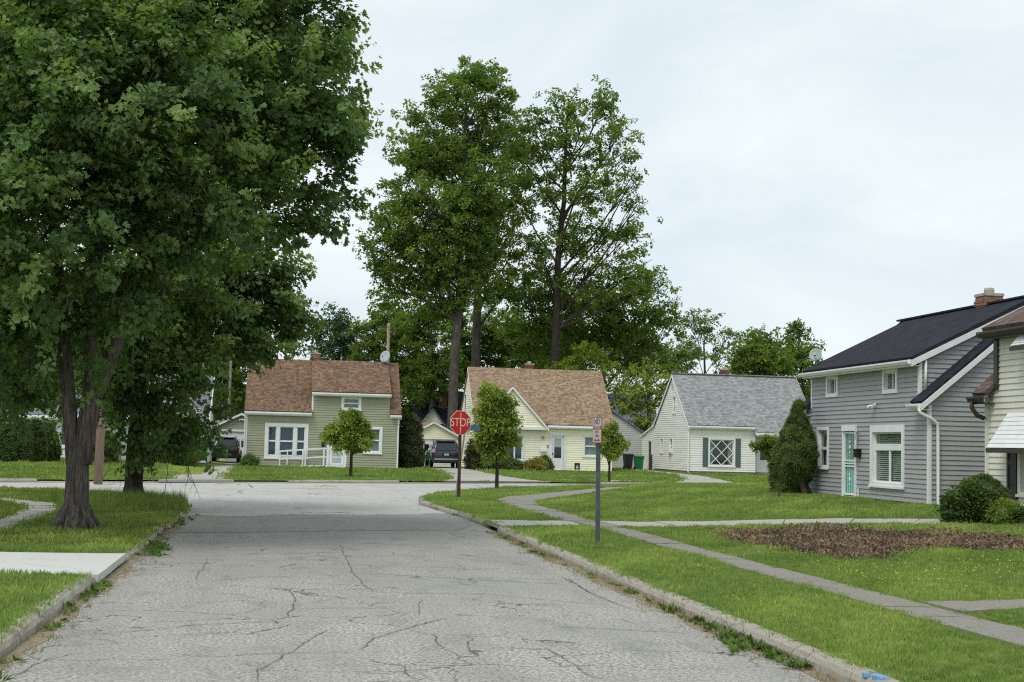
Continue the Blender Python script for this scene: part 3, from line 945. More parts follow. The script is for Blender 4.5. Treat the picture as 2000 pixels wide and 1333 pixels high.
MULCH = [(7.75, 24.6), (8.5, 25.3), (9.6, 24.8), (10.5, 23.8), (11.1, 22.0), (11.7, 20.6), (11.3, 18.6), (10.4, 18.9), (9.95, 19.9), (9.2, 19.6), (8.3, 18.6), (7.9, 19.2), (7.78, 20.6), (7.6, 22.4)]
mo = sheet('mulch_bed', MULCH, lambda x, y: zt(x, y) + 0.012, 'soil', 0.5)
# ------------------------------------------------------------------ building helpers
def face_y(y):          # wall facing the camera side (-Y); u = x
    return lambda u, o, z: (u, y - o, z)
def face_x(x):          # wall facing -X; u = y
    return lambda u, o, z: (x - o, u, z)

def wall(parent, mp, z0, z1, ur, openings, course, mat, indiv=False, proud=0.024, thick=0.13, name='wall', extra=()):
    """clapboard wall; ur(z) gives the span at height z, openings are (u0,u1,z0,z1)"""
    back = MB(); sid = MB(); boards = []
    n = max(1, round((z1 - z0) / course)); h = (z1 - z0) / n
    for i in range(n):
        a, b_ = z0 + i * h, z0 + (i + 1) * h
        cuts = sorted({a, b_} | {c for o in openings for c in (o[2], o[3]) if a + 1e-3 < c < b_ - 1e-3})
        for za, zb in zip(cuts, cuts[1:]):
            ra, rb = ur(za), ur(zb)
            if ra[1] - ra[0] < 0.02 and rb[1] - rb[0] < 0.02:
                continue
            oa = 0.004 + proud * (b_ - za) / h; ob = 0.004 + proud * (b_ - zb) / h
            act = sorted((o[0], o[1]) for o in openings if o[2] < zb - 1e-3 and o[3] > za + 1e-3)
            segs = []; cl = None
            cur_a, cur_b = ra[0], rb[0]
            for u0, u1 in act:
                if u0 > cur_a:
                    segs.append((cur_a, cur_b, u0, u0))
                cur_a = cur_b = max(cur_a, u1)
            if max(ra[1], rb[1]) > cur_a:
                segs.append((cur_a, cur_b, ra[1], rb[1]))
            for (ua, ub, va, vb) in segs:
                if max(va - ua, vb - ub) < 0.015:
                    continue
                vb = max(vb, ub); va = max(va, ua)
                vs = [mp(ua, 0, za), mp(va, 0, za), mp(vb, 0, zb), mp(ub, 0, zb), mp(ua, oa, za), mp(va, oa, za), mp(vb, ob, zb), mp(ub, ob, zb)]
                fs = [(4, 5, 6, 7), (0, 1, 5, 4), (3, 7, 6, 2), (0, 4, 7, 3), (1, 2, 6, 5)]
                if indiv:
                    boards.append((vs, fs))
                else:
                    sid.add(vs, fs)
                vs2 = [mp(u, o, z) for o in (-0.002, -thick) for (u, z) in ((ua, za), (va, za), (vb, zb), (ub, zb))]
                back.add(vs2, [(0, 1, 2, 3), (7, 6, 5, 4), (0, 4, 5, 1), (1, 5, 6, 2), (2, 6, 7, 3), (3, 7, 4, 0)])
    w_ = back.build(name, mat, parent, fix=True)
    if indiv:
        for vs, fs in boards:
            MB().add(vs, fs).build('siding_board', mat, w_)
    else:
        s = sid.build('siding', mat, w_)
        s['kind'] = 'stuff'
    return w_

def curtain(mp, u0, u1, z0, z1, o, amp=0.025, wl=0.11):
    mb = MB(); n = max(8, int((u1 - u0) / wl * 6)); vs = []; fs = []
    ph = random.random() * 6
    for i in range(n + 1):
        u = u0 + (u1 - u0) * i / n
        oo = o + amp * math.sin(2 * math.pi * u / wl + ph + math.sin(u * 9) * .6)
        vs += [mp(u, oo, z0), mp(u, oo, z1)]
        if i:
            fs.append((2 * i - 2, 2 * i, 2 * i + 1, 2 * i - 1))
    mb.add(vs, fs)
    return mb

def window(parent, mp, u0, u1, z0, z1, lites, casing=0.1, sash=0.035, fm='white', sill=True, inside_=None, head=0.0, deep=0.0):
    """casing bounds u0..u1, z0..z1; lites in fractions of the inner opening"""
    iu0, iu1, iz0, iz1 = u0 + casing, u1 - casing, z0 + casing, z1 - casing - head
    mb = MB()
    mb.mbox(mp, u0, iu0, -.02, .05, z0, z1); mb.mbox(mp, iu1, u1, -.02, .05, z0, z1)
    mb.mbox(mp, iu0, iu1, -.02, .048, iz1, z1); mb.mbox(mp, iu0, iu1, -.02, .048, z0, iz0)
    for a, b_ in ((iu0, iu0 + .012), (iu1 - .012, iu1)):     # reveals
        mb.mbox(mp, a, b_, -.14, -.02, iz0, iz1)
    mb.mbox(mp, iu0, iu1, -.14, -.02, iz1 - .012, iz1); mb.mbox(mp, iu0, iu1, -.14, -.02, iz0, iz0 + .012)
    win = mb.build('window', fm, parent)
    if sill:
        MB().mbox(mp, u0 - .03, u1 + .03, .051, .085, z0 - .005, z0 + .05).build('sill', fm, win)
    W_, H_ = iu1 - iu0, iz1 - iz0
    for (a, b_, c, d) in lites:
        x0, x1, y0, y1 = iu0 + a * W_, iu0 + b_ * W_, iz0 + c * H_, iz0 + d * H_
        s = MB()
        s.mbox(mp, x0, x0 + sash, -.085, -.045, y0, y1); s.mbox(mp, x1 - sash, x1, -.085, -.045, y0, y1)
        s.mbox(mp, x0 + sash, x1 - sash, -.085, -.045, y0, y0 + sash); s.mbox(mp, x0 + sash, x1 - sash, -.085, -.045, y1 - sash, y1)
        s.build('sash', fm, win)
        MB().mbox(mp, x0 + sash, x1 - sash, -.068, -.062, y0 + sash, y1 - sash).build('pane', 'glass', win)
    if inside_ == 'blind':
        b2 = MB(); z = iz0 + .03
        while z < iz1 - .02:
            vs = [mp(iu0 + .03, -.105, z), mp(iu1 - .03, -.105, z), mp(iu1 - .03, -.135, z + .038), mp(iu0 + .03, -.135, z + .038)]
            b2.add(vs, [(0, 1, 2, 3)]); z += 0.052
        o = b2.build('blind', 'blinds', win, fix=False); o['kind'] = 'stuff'
    elif inside_:
        nm, cov = inside_
        for (a, b_) in cov:
            curtain(mp, iu0 + a * W_, iu0 + b_ * W_, iz0, iz1, -.14).build('curtain', nm, win, smooth=True, fix=False)
    # dim room behind
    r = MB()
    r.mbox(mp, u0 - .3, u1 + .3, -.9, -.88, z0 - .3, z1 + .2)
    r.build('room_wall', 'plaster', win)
    return win
def op(u0, u1, z0, z1, m=0.03):
    return (u0 + m, u1 - m, z0 + m, z1 - m)

def gutter(mb, p, q, outv, w=0.11, h=0.10):
    """a K-style gutter from p to q, outward direction outv"""
    o = Vector(outv)
    prof = [(0.0, 0.0), (0.0, -h), (w * .6, -h), (w, -h * .35), (w, 0.0), (w - .012, 0.0), (w * .56, -h + .02), (.014, -h + .02), (.014, 0)]
    P, Q = Vector(p), Vector(q)
    mb.prism(prof, lambda c: P + o * c[0] + Vector((0, 0, c[1])), lambda c: Q + o * c[0] + Vector((0, 0, c[1])))

def chimney(parent_thing, cx, cy, z0, z1, w, mat, part_of, bricks=True, cap=True):
    """core of mortar with courses of bricks"""
    core = MB().box(cx - w / 2 + .012, cx + w / 2 - .012, cy - w / 2 + .012, cy + w / 2 - .012, z0, z1)
    ch = core.build('chimney', 'mortar', part_of)
    bm_ = MB(); z = z0 + .01; k = 0; bl = w / 2.5
    while z < z1 - .06:
        ex = 0.03 if (cap and z > z1 - .32 and z < z1 - .16) else 0.0
        for sx, sy in ((1, 0), (-1, 0), (0, 1), (0, -1)):
            u = -w / 2 - ex + (0 if k % 2 else -bl / 2)
            while u < w / 2 + ex - .02:
                a, b_ = max(u, -w / 2 - ex), min(u + bl - .012, w / 2 + ex)
                if b_ - a > .02:
                    d0, d1 = w / 2 - .03, w / 2 + ex + random.uniform(-.003, .004)
                    if sx:
                        bm_.box(cx + min(sx * d0, sx * d1), cx + max(sx * d0, sx * d1), cy + a, cy + b_, z, z + .062)
                    else:
                        bm_.box(cx + a, cx + b_, cy + min(sy * d0, sy * d1), cy + max(sy * d0, sy * d1), z, z + .062)
                u += bl
        z += .074; k += 1
    o = bm_.build('bricks', mat, ch); o['kind'] = 'stuff'
    if cap:
        c = MB().box(cx - w / 2 - .02, cx + w / 2 + .02, cy - w / 2 - .02, cy + w / 2 + .02, z1 - .04, z1 + .03)
        c.lathe([(w * .24, 0), (w * .26, .10), (w * .22, .16)], (cx, cy, z1 + .03), 12)
        c.build('chimney_cap', 'mortar', ch)
    return ch

def dish(label, foot, centre, face, r, mat, mastm='dish', name='satellite_dish', parent=None):
    t_ = thing(name, label, 'dish', foot)
    c = Vector(centre); f = Vector(face).normalized()
    up = Vector((0, 0, 1)); s = f.cross(up).normalized(); u = s.cross(f)
    mb = MB(); vs = []; fs = []; nr, na = 5, 20
    for side, th in ((0, 0.0), (1, -0.018)):
        for i in range(nr + 1):
            rr = r * i / nr
            for k in range(na):
                a = 2 * math.pi * k / na
                vs.append(c + s * (rr * math.cos(a)) + u * (rr * 1.1 * math.sin(a)) + f * (0.16 * (rr / r) ** 2 * r + th))
    L_ = (nr + 1) * na
    for side in (0, 1):
        for i in range(nr):
            for k in range(na):
                q = (side * L_ + i * na + k, side * L_ + i * na + (k + 1) % na, side * L_ + (i + 1) * na + (k + 1) % na, side * L_ + (i + 1) * na + k)
                fs.append(q if side == 0 else q[::-1])
    for k in range(na):
        fs.append((nr * na + k, nr * na + (k + 1) % na, L_ + nr * na + (k + 1) % na, L_ + nr * na + k))
    mb.add(vs, fs).build('reflector', mat, t_, smooth=True)
    MB().tube([foot, (foot[0], foot[1], c.z - .12), c - f * .03], 0.024, 8).build('mast', 'black', t_)
    tip = c + f * (r * .95) - u * (r * .25)
    a = MB(); a.tube([c - u * (r * .95) + f * .1, tip], 0.012, 6)
    a.bar(tip - f * .05, tip + f * .05, .07, .07)
    a.build('feed_arm', 'steel', t_)
    return t_

# ------------------------------------------------------------------ grey two storey house on the right
def grey_house():
    H = thing('grey_house', 'grey clapboard house with charcoal roof and teal barred front door', 'house', (18.2, 35, 0.3))
    x0, y0, y1, zb = 15.2, 31.0, 38.9, 0.5
    ze, zr, xr, x1 = 3.08, 5.55, 18.2, 21.2
    d0, d1, zd = 31.5, 38.45, 4.06
    f = face_x(x0)
    O = [(35.24, 36.1, .5, 2.33), op(32.3, 34.3, .8, 2.4), op(37.13, 37.98, 1.19, 2.38), op(36.48, 37.32, 3.22, 3.83), op(32.7, 33.57, 3.2, 3.82)]
    wall(H, f, zb, ze, lambda z: (y0, y1), O, 0.118, 'grey_side', True)
    wall(H, f, ze, zd, lambda z: (d0, d1), O, 0.118, 'grey_side', True)
    g = face_y(y0)
    sl = (zr - ze) / (xr - x0)
    wall(H, g, zb, ze, lambda z: (x0, x1), [], 0.118, 'grey_side', True)
    wall(H, g, ze, zr - .1, lambda z: (x0 + (z - ze) / sl, x1 - (z - ze) / sl), [], 0.118, 'grey_side', True)
    sd = (zr - zd) / (xr - x0)
    wall(H, face_y(d0), ze + .12, zr - .15, lambda z: (x0 + max(0, (z - zd) / sd) , max(x0 + max(0, (z - zd) / sd), x0 + (z - ze) / sl)), [], 0.118, 'grey_side', True)
    # far side, back
    b = MB(); b.box(x0 + .15, x1, y1 - .12, y1, zb, ze); b.box(x1 - .12, x1, y0 + .15, y1 - .13, zb, ze)
    b.prism([(x0 + .15, ze), (x1, ze), (xr, zr - .05)], lambda c: (c[0], y1 - .12, c[1]), lambda c: (c[0], y1, c[1]))
    b.box(x0 + .15, x0 + 1.2, d1 - .12, d1, ze, zd)
    b.build('rear_wall', 'grey_side', H)
    MB().box(x0 + .01, x1, y0 + .01, y1, .1, zb).build('foundation', 'foundation', H)
    # roofs
    ov = .28
    def main(ya, yb, s):
        xe = x0 - ov if s < 0 else x1 + ov
        z = ze - sl * ov
        return [(xe, ya, z + .09), (xe, yb, z + .09), (xr, yb, zr + .09), (xr, ya, zr + .09)]
    rf = MB()
    rf.slab(main(y0 - .14, d0 - .02, -1), .09); rf.slab(main(d1 + .02, y1 + .16, -1), .09)
    rf.slab(main(y0 - .14, y1 + .16, 1), .09)
    roof = rf.build('roof', 'roof_dark', H)
    dr = MB().slab([(x0 - .28, d0 - .1, zd - sd * .28 + .11), (x0 - .28, d1 + .12, zd - sd * .28 + .11), (xr + .02, d1 + .12, zr + .125), (xr + .02, d0 - .1, zr + .125)], .1)
    dr.build('dormer_roof', 'roof_dark', H)
    MB().bar((xr, y0 - .14, zr + .12), (xr, y1 + .16, zr + .12), .24, .05).build('ridge_cap', 'roof_dark', roof)
    # white trim
    def rake(xa, za, xb, zb_, y, nm='rake_board', w_=.15):
        mb = MB(); mb.prism([(xa, za), (xb, zb_), (xb, zb_ - w_), (xa, za - w_)], lambda c: (c[0], y - .035, c[1]), lambda c: (c[0], y, c[1])); mb.build(nm, 'white', H)
    rake(x0 - .28, ze - sl * .28 + .02, xr, zr - .0, y0 - .145)
    rake(x0 - .28, zd - sd * .28 + .02, xr - .3, zr - sd * .3, d0 - .105)
    for (ya, yb, z, nm) in ((y0 - .14, d0 - .03, ze - sl * .28 + .01, 'gutter'), (d1 + .03, y1 + .16, ze - sl * .28 + .01, 'gutter'), (d0 - .1, d1 + .12, zd - sd * .28 + .02, 'gutter')):
        mb = MB(); gutter(mb, (x0 - .285, ya, z), (x0 - .285, yb, z), (-1, 0, 0)); mb.box(x0 - .283, x0 - .265, ya + .02, yb - .02, z - .14, z + .02)
        mb.box(x0 - .26, x0 - .03, ya + .03, yb - .03, z - .13, z - .11)
        mb.build(nm, 'white', H)
    mb = MB(); mb.box(x0 - .04, x0 + .035, y0 - .04, y0 + .06, .42, ze - .22); mb.build('corner_board', 'white', H)
    mb = MB(); mb.box(x0 - .035, x0 + .035, d0 - .035, d0 + .06, ze - .05, zd - .12); mb.build('corner_board', 'white', H)
    mb = MB(); mb.box(x0 - .035, x0 + .05, d1 - .06, d1 + .035, ze - .15, zd - .12); mb.build('corner_board', 'white', H)
    mb = MB(); mb.box(x0 - .035, x0 + .05, y1 - .06, y1 + .035, .45, ze - .2); mb.build('corner_board', 'white', H)
    p = [(x0 - .33, y0 - .1, ze - .30), (x0 - .3, y0 - .12, ze - .42), (x0 + .0, y0 - .11, ze - .56), (x0 + .15, y0 - .09, ze - .66), (x0 + .17, y0 - .09, ze - .8), (x0 + .17, y0 - .09, .5), (x0 + .23, y0 - .16, .42)]
    MB().tube(p, .04, 8).build('downspout', 'white', H, smooth=True)
    MB().tube([(x0 + .11, d0 - .075, zd - .1), (x0 + .11, d0 - .075, ze + .16)], .035, 8).build('downspout', 'white', H, smooth=True)
    # windows and door
    window(H, f, 32.3, 34.3, .8, 2.4, [(0, 1, .74, 1), (0, .5, 0, .66), (.5, 1, 0, .66)], .13, .04, inside_='blind', head=.05)
    MB().mbox(f, 32.45, 34.15, -.09, -.03, 1.76, 1.88).build('transom_bar', 'white', H)
    window(H, f, 37.13, 37.98, 1.19, 2.38, [(0, 1, .5, 1), (0, 1, 0, .5)], .08, .04, inside_=('curtain', [(0, .75)]))
    window(H, f, 36.48, 37.32, 3.22, 3.83, [(0, .5, 0, 1), (.5, 1, 0, 1)], .10, .02, sill=False, inside_=('curtain', [(.6, 1)]))
    window(H, f, 32.7, 33.57, 3.2, 3.82, [(0, .5, 0, 1), (.5, 1, 0, 1)], .10, .02, sill=False, inside_=('curtain', [(.55, .95)]))
    # barred storm door
    a, b_ = 35.2, 36.14
    mb = MB(); mb.mbox(f, a, a + .08, -.03, .05, .5, 2.26); mb.mbox(f, b_ - .08, b_, -.03, .05, .5, 2.26); mb.mbox(f, a, b_, -.03, .07, 2.26, 2.42); mb.mbox(f, a - .02, b_ + .02, -.05, .09, .46, .5)
    mb.build('door_frame', 'white', H)
    dm = MB().mbox(f, a + .09, b_ - .09, -.07, -.04, .52, 2.24); door = dm.build('door', 'teal', H)
    mb = MB()
    for c0, c1 in ((a + .085, a + .125), (b_ - .125, b_ - .085)):
        mb.mbox(f, c0, c1, -.01, .025, .53, 2.24)
    for c0, c1 in ((.53, .58), (1.29, 1.33), (1.44, 1.48), (2.19, 2.24)):
        mb.mbox(f, a + .125, b_ - .125, -.01, .024, c0, c1)
    mb.build('storm_frame', 'white', door)
    MB().mbox(f, a + .15, b_ - .15, -.036, -.03, 1.5, 2.14).build('glass', 'glass', door)
    k = 0
    for i in range(5):
        u = a + .2 + i * (b_ - a - .4) / 4
        MB().tube([f(u, .01, .58), f(u, .01, 1.29)], .006, 6).build('bar', 'white', door)
        MB().tube([f(u, .01, 1.48), f(u, .01, 2.19)], .006, 6).build('bar', 'white', door)
    for zc in (.95, 1.82):
        mb = MB()
        for zz, hh, ww in ((zc, .08, .026), (zc + .14, .05, .018), (zc - .14, .05, .018), (zc + .24, .03, .012), (zc - .24, .03, .012)):
            c = f((a + b_) / 2, .012, zz)
            mb.tube([(c[0], c[1], zz - hh), (c[0], c[1], zz - hh * .3), (c[0], c[1], zz + hh * .3), (c[0], c[1], zz + hh)], [.004, ww, ww, .004], 8)
        mb.build('scroll_ornament', 'white', door)
    mb = MB().mbox(f, a + .13, b_ - .13, .0, .02, 1.365, 1.405); mb.build('lock_rail', 'white', door)
    mb = MB(); mb.mbox(f, 34.9, 35.12, .03, .15, 1.55, 1.74); mb.mbox(f, 34.89, 35.13, .03, .17, 1.74, 1.78); mb.mbox(f, 34.98, 35.04, .15, .18, 1.62, 1.66)
    mb.build('mailbox', 'black', H)
    mb = MB(); mb.tube([f(35.06, .02, 2.2), f(35.06, .1, 2.22), f(35.06, .1, 2.14)], .02, 6); mb.tube([f(35.06, .1, 2.16), f(35.06, .1, 2.02)], [.03, .06], 8); mb.build('porch_lamp', 'steel', H)
    mb = MB(); mb.mbox(f, 33.95, 34.05, .03, .06, 2.88, 2.98)
    for s in (-1, 1):
        mb.tube([f(34.0, .06, 2.93), f(34.0 + s * .07, .14, 2.9), f(34.0 + s * .1, .2, 2.86)], [.015, .035, .05], 8)
    mb.build('flood_lamp', 'white', H)
    MB().tube([f(35.0, .06, .42), f(35.0, .06, .75)], .02, 6).build('vent_pipe', 'white', H)
    chimney(H, 18.3, 33.9, 5.1, 5.92, .52, 'brick_light', roof)
    return H
grey_house()
dish('pale green satellite dish at the far end of the grey house roof', (15.35, 38.35, 4.1), (15.25, 38.35, 4.5), (-.55, -1, .35), .18, 'dish_green')

# ------------------------------------------------------------------ ivory house at the right edge
def ivory_house():
    H = thing('ivory_house', 'ivory clapboard house with brown gutters and white awning, cut by the picture edge', 'house', (18, 23, 0.3))
    x0, y0, y1, zb = 15.0, 18.5, 27.85, 0.5
    ze, zd, xr, zr, x1 = 3.2, 4.45, 18.2, 6.1, 21.4
    d0, d1 = 19.0, 27.45
    f = face_x(x0)
    W1 = (25.0, 26.55, .85, 2.35)
    O = [op(*W1), op(25.0, 26.2, 3.5, 4.3)]
    wall(H, f, zb, ze, lambda z: (y0, y1), O, 0.128, 'cream_side2', True)
    wall(H, f, ze, zd, lambda z: (d0, d1), O, 0.128, 'cream_side2', True)
    b = MB(); b.box(x0 + .15, x1, y1 - .12, y1, zb, ze); b.box(x0 + .15, x1, y0, y0 + .12, zb, ze); b.box(x1 - .12, x1, y0 + .13, y1 - .13, zb, ze)
    for ya in (y0, y1 - .12):
        b.prism([(x0 + .15, ze), (x1, ze), (xr, zr - .05)], lambda c: (c[0], ya, c[1]), lambda c: (c[0], ya + .12, c[1]))
    for ya in (d0, d1 - .12):
        b.prism([(x0 + .15, ze), (x0 + .15, zd), (xr, zr - .06), (xr, zr - .3)], lambda c: (c[0], ya, c[1]), lambda c: (c[0], ya + .12, c[1]))
    b.build('rear_wall', 'cream_side2', H)
    MB().box(x0 + .01, x1, y0 + .01, y1, .1, zb).build('foundation', 'foundation', H)
    sl = (zr - ze) / (xr - x0); sd = (zr - zd) / (xr - x0)
    rf = MB()
    for ya, yb in ((y0 - .15, d0 - .02), (d1 + .02, y1 + .15)):
        rf.slab([(x0 - .3, ya, ze - sl * .3 + .09), (x0 - .3, yb, ze - sl * .3 + .09), (xr, yb, zr + .09), (xr, ya, zr + .09)], .09)
    rf.slab([(x1 + .3, y0 - .15, ze - sl * .3 + .09), (x1 + .3, y1 + .15, ze - sl * .3 + .09), (xr, y1 + .15, zr + .09), (xr, y0 - .15, zr + .09)], .09)
    rf.build('roof', 'roof_brown2', H)
    MB().slab([(x0 - .3, d0 - .12, zd - sd * .3 + .11), (x0 - .3, d1 + .12, zd - sd * .3 + .11), (xr + .02, d1 + .12, zr + .12), (xr + .02, d0 - .12, zr + .12)], .1).build('dormer_roof', 'roof_brown2', H)
    for (ya, yb, z) in ((d1 + .03, y1 + .16, ze - sl * .3 + .01), (d0 - .12, d1 + .12, zd - sd * .3 + .01)):
        mb = MB(); gutter(mb, (x0 - .305, ya, z), (x0 - .305, yb, z), (-1, 0, 0), .12, .12); mb.box(x0 - .303, x0 - .28, ya + .02, yb - .02, z - .16, z + .02); mb.box(x0 - .28, x0 - .03, ya + .03, yb - .03, z - .15, z - .13)
        mb.build('gutter', 'brown_metal', H)
    mb = MB(); mb.box(x0 - .06, x0 + .08, d1 - .11, d1 + .05, ze - .12, zd - .12); mb.build('corner_board', 'brown_metal', H)
    MB().tube([(x0 - .36, y1 + .02, ze - .35), (x0 - .36, y1 + .02, ze - .5), (x0 - .25, y1 + .0, ze - .66), (x0 - .09, y1 - .0, ze - .72)], .05, 8).build('downspout_elbow', 'brown_metal', H, smooth=True)
    mb = MB(); mb.box(x0 - .05, x0 + .07, y1 - .075, y1 + .045, .45, ze - .25); mb.build('corner_board', 'cream_side2', H)
    window(H, f, *W1, [(0, .5, 0, 1), (.5, 1, 0, 1)], .1, .04, fm='cream_side2', inside_=('curtain_blue', [(0, 1)]))
    window(H, f, 25.0, 26.2, 3.5, 4.3, [(0, .5, 0, 1), (.5, 1, 0, 1)], .1, .04, inside_=('curtain', [(0, .4)]))
    for ua in (26.57, 24.6):
        sh = MB(); sh.mbox(f, ua, ua + .07, .03, .07, .78, 2.35); sh.mbox(f, ua + .31, ua + .38, .03, .07, .78, 2.35)
        for z in (.78, 1.5, 2.27):
            sh.mbox(f, ua + .07, ua + .31, .03, .069, z, z + .08)
        s = sh.build('shutter', 'shutter_dark', H)
        MB().mbox(f, ua + .07, ua + .31, .03, .05, .86, 2.27).build('panel', 'shutter_dark', s)
    # slatted aluminium awnings
    for (ya, yb, zt_, zb_, dp, nm) in ((24.4, 26.95, 2.56, 1.82, 0.52, 'awning'), (24.9, 26.2, 4.32, 3.9, 0.4, 'awning')):
        fr = MB()
        for y in (ya, yb):
            fr.tube([(x0 - .03, y, zt_), (x0 - dp, y, zb_)], .014, 6); fr.tube([(x0 - .03, y, zb_ + .02), (x0 - dp, y, zb_)], .012, 6)
        aw = fr.build(nm, 'white', H)
        n = 8
        for i in range(n):
            t0, t1 = i / n, (i + 1.12) / n
            A = (x0 - .03 - (dp - .03) * t0, zt_ + (zb_ - zt_) * t0); B = (x0 - .03 - (dp - .03) * min(1.02, t1), zt_ + (zb_ - zt_) * min(1.02, t1) + .02)
            MB().slab([(A[0], ya, A[1] + .018), (B[0], ya, B[1] + .018), (B[0], yb, B[1] + .018), (A[0], yb, A[1] + .018)], .01).build('slat', 'white', aw)
        # side cheek slats
        for i in range(5):
            g0, g1 = i / 5, (i + .92) / 5
            def pt(g, top):
                x = x0 - .03 - (dp - .03) * g
                return (x, yb + .012, (zt_ + (zb_ - zt_) * g) if top else zb_)
            mb = MB().add([pt(g0, 1), pt(g1, 1), pt(g1, 0), pt(g0, 0)] + [(p[0], p[1] + .01, p[2]) for p in (pt(g0, 1), pt(g1, 1), pt(g1, 0), pt(g0, 0))], [(0, 1, 2, 3), (7, 6, 5, 4), (0, 4, 5, 1), (1, 5, 6, 2), (2, 6, 7, 3), (3, 7, 4, 0)])
            mb.build('side_slat', 'white', aw)
        v = MB(); k = int((yb - ya) / .09)
        for i in range(k):
            y = ya + (yb - ya) * i / k; wd = (yb - ya) / k
            v.prism([(y, zb_ + .01), (y, zb_ - .05), (y + wd * .25, zb_ - .085), (y + wd * .75, zb_ - .085), (y + wd, zb_ - .05), (y + wd, zb_ + .01)], lambda c: (x0 - dp - .02, c[0], c[1]), lambda c: (x0 - dp - .012, c[0], c[1]))
        o = v.build('scalloped_valance', 'brown_metal', aw); o['kind'] = 'stuff'
    return H
ivory_house()

# ------------------------------------------------------------------ sage green house across the cross street
def green_house():
    H = thing('green_house', 'sage green clapboard house with brown shingle roof and wheelchair ramp', 'house', (2.2, 84.8, 0.1))
    x0, x1, y0, zb, ze, zr, yr, y1 = -2.15, 6.65, 81.5, 0.15, 3.42, 6.42, 84.8, 88.1
    d0, d1, zd = 1.6, 6.1, 4.55
    f = face_y(y0); sl = (zr - ze) / (yr - y0); sd = (zr - zd) / (yr - y0)
    T = (-1.08, 1.42, .53, 2.6); U = (3.26, 4.43, 3.44, 4.28); Rw = (4.64, 5.72, .93, 2.54)
    O = [op(*T), op(*U), op(*Rw), (2.62, 3.55, .2, 2.2)]
    wall(H, f, zb, ze, lambda z: (x0, x1), O, .145, 'green_side')
    wall(H, f, ze, zd, lambda z: (d0, d1), O, .145, 'green_side')
    g = face_x(x0)
    b = MB(); b.box(x0, x0 + .12, y0 + .15, y1, zb, ze); b.box(x1 - .12, x1, y0 + .15, y1, zb, ze); b.box(x0 + .13, x1 - .13, y1 - .12, y1, zb, ze)
    for xa in (x0, x1 - .12):
        b.prism([(y0 + .1, ze), (y1, ze), (yr, zr - .05)], lambda c: (xa, c[0], c[1]), lambda c: (xa + .12, c[0], c[1]))
    for xa in (d0, d1 - .1):
        b.prism([(y0 + .14, ze), (y0 + .14, zd), (yr, zr - .06), (yr - .2, zr - .3)], lambda c: (xa, c[0], c[1]), lambda c: (xa + .1, c[0], c[1]))
    b.build('rear_wall', 'green_side', H)
    MB().box(x0 + .01, x1 - .01, y0 + .01, y1, 0, zb).build('foundation', 'foundation', H)
    ov = .25
    def main(xa, xb, fr=True):
        ye = y0 - ov if fr else y1 + ov
        z = ze - sl * ov + .1
        return [(xa, ye, z), (xb, ye, z), (xb, yr, zr + .1), (xa, yr, zr + .1)]
    rf = MB(); rf.slab(main(x0 - .12, d0 - .02), .09); rf.slab(main(d1 + .02, x1 + .14), .09); rf.slab(main(x0 - .12, x1 + .14, False), .09)
    roof = rf.build('roof', 'roof_brown', H)
    MB().slab([(d0 - .06, y0 - .28, zd - sd * .28 + .12), (d1 + .06, y0 - .28, zd - sd * .28 + .12), (d1 + .06, yr + .02, zr + .125), (d0 - .06, yr + .02, zr + .125)], .1).build('dormer_roof', 'roof_brown', H)
    for (xa, xb, z) in ((x0 - .12, d0 - .02, ze - sl * ov), (d1 + .03, x1 + .14, ze - sl * ov), (d0 - .06, d1 + .06, zd - sd * .28 + .01)):
        mb = MB(); gutter(mb, (xa, y0 - .285, z), (xb, y0 - .285, z), (0, -1, 0), .12, .13); mb.box(xa, xb, y0 - .283, y0 - .25, z - .16, z + .04); mb.build('gutter', 'white', H)
    mb = MB(); mb.box(d0 - .05, d0 + .05, y0 - .05, y0 + .03, ze - .1, zd - .1); mb.build('corner_board', 'white', H)
    for xa in (x0 - .03, x1 - .06):
        MB().box(xa, xa + .09, y0 - .04, y0 + .06, .12, ze - .25).build('corner_board', 'white', H)
    MB().tube([(x0 - .08, y0 - .1, ze - .35), (x0 - .08, y0 - .1, .2)], .035, 6).build('downspout', 'white', H)
    # left and right rake boards
    for xa in (x0 - .125, x1 + .115):
        mb = MB(); mb.prism([(y0 - .25, ze - sl * .25), (yr, zr), (yr, zr - .16), (y0 - .25, ze - sl * .25 - .16)], lambda c: (xa, c[0], c[1]), lambda c: (xa + .03, c[0], c[1])); mb.build('rake_board', 'white', H)
    window(H, f, *T, [(0, .22, .5, 1), (0, .22, 0, .5), (.31, .69, .5, 1), (.31, .69, 0, .5), (.78, 1, .5, 1), (.78, 1, 0, .5)], .2, .045, inside_=('curtain_blue', [(0, 1)]))
    mb = MB()
    for a in (.22, .69):
        mb.mbox(f, T[0] + .2 + a * 2.1, T[0] + .2 + (a + .09) * 2.1, -.09, .03, T[2] + .2, T[3] - .2)
    mb.build('mullion', 'white', H)
    window(H, f, *U, [(0, 1, .5, 1), (0, 1, 0, .5)], .14, .04, inside_=('curtain', [(0, 1)]))
    window(H, f, *Rw, [(0, 1, .5, 1), (0, 1, 0, .5)], .15, .04, inside_=('curtain', [(0, 1)]))
    mb = MB(); mb.mbox(f, 2.5, 2.64, -.03, .05, .2, 2.2); mb.mbox(f, 3.53, 3.67, -.03, .05, .2, 2.2); mb.mbox(f, 2.5, 3.67, -.03, .06, 2.2, 2.36); mb.build('door_frame', 'white', H)
    dr = MB().mbox(f, 2.65, 3.52, -.07, -.03, .25, 2.18).build('door', 'white', H)
    MB().mbox(f, 2.82, 3.35, -.028, -.02, .38, 1.12).build('glass', 'curtain', dr); MB().mbox(f, 2.82, 3.35, -.028, -.02, 1.2, 2.02).build('glass', 'car_glass', dr)
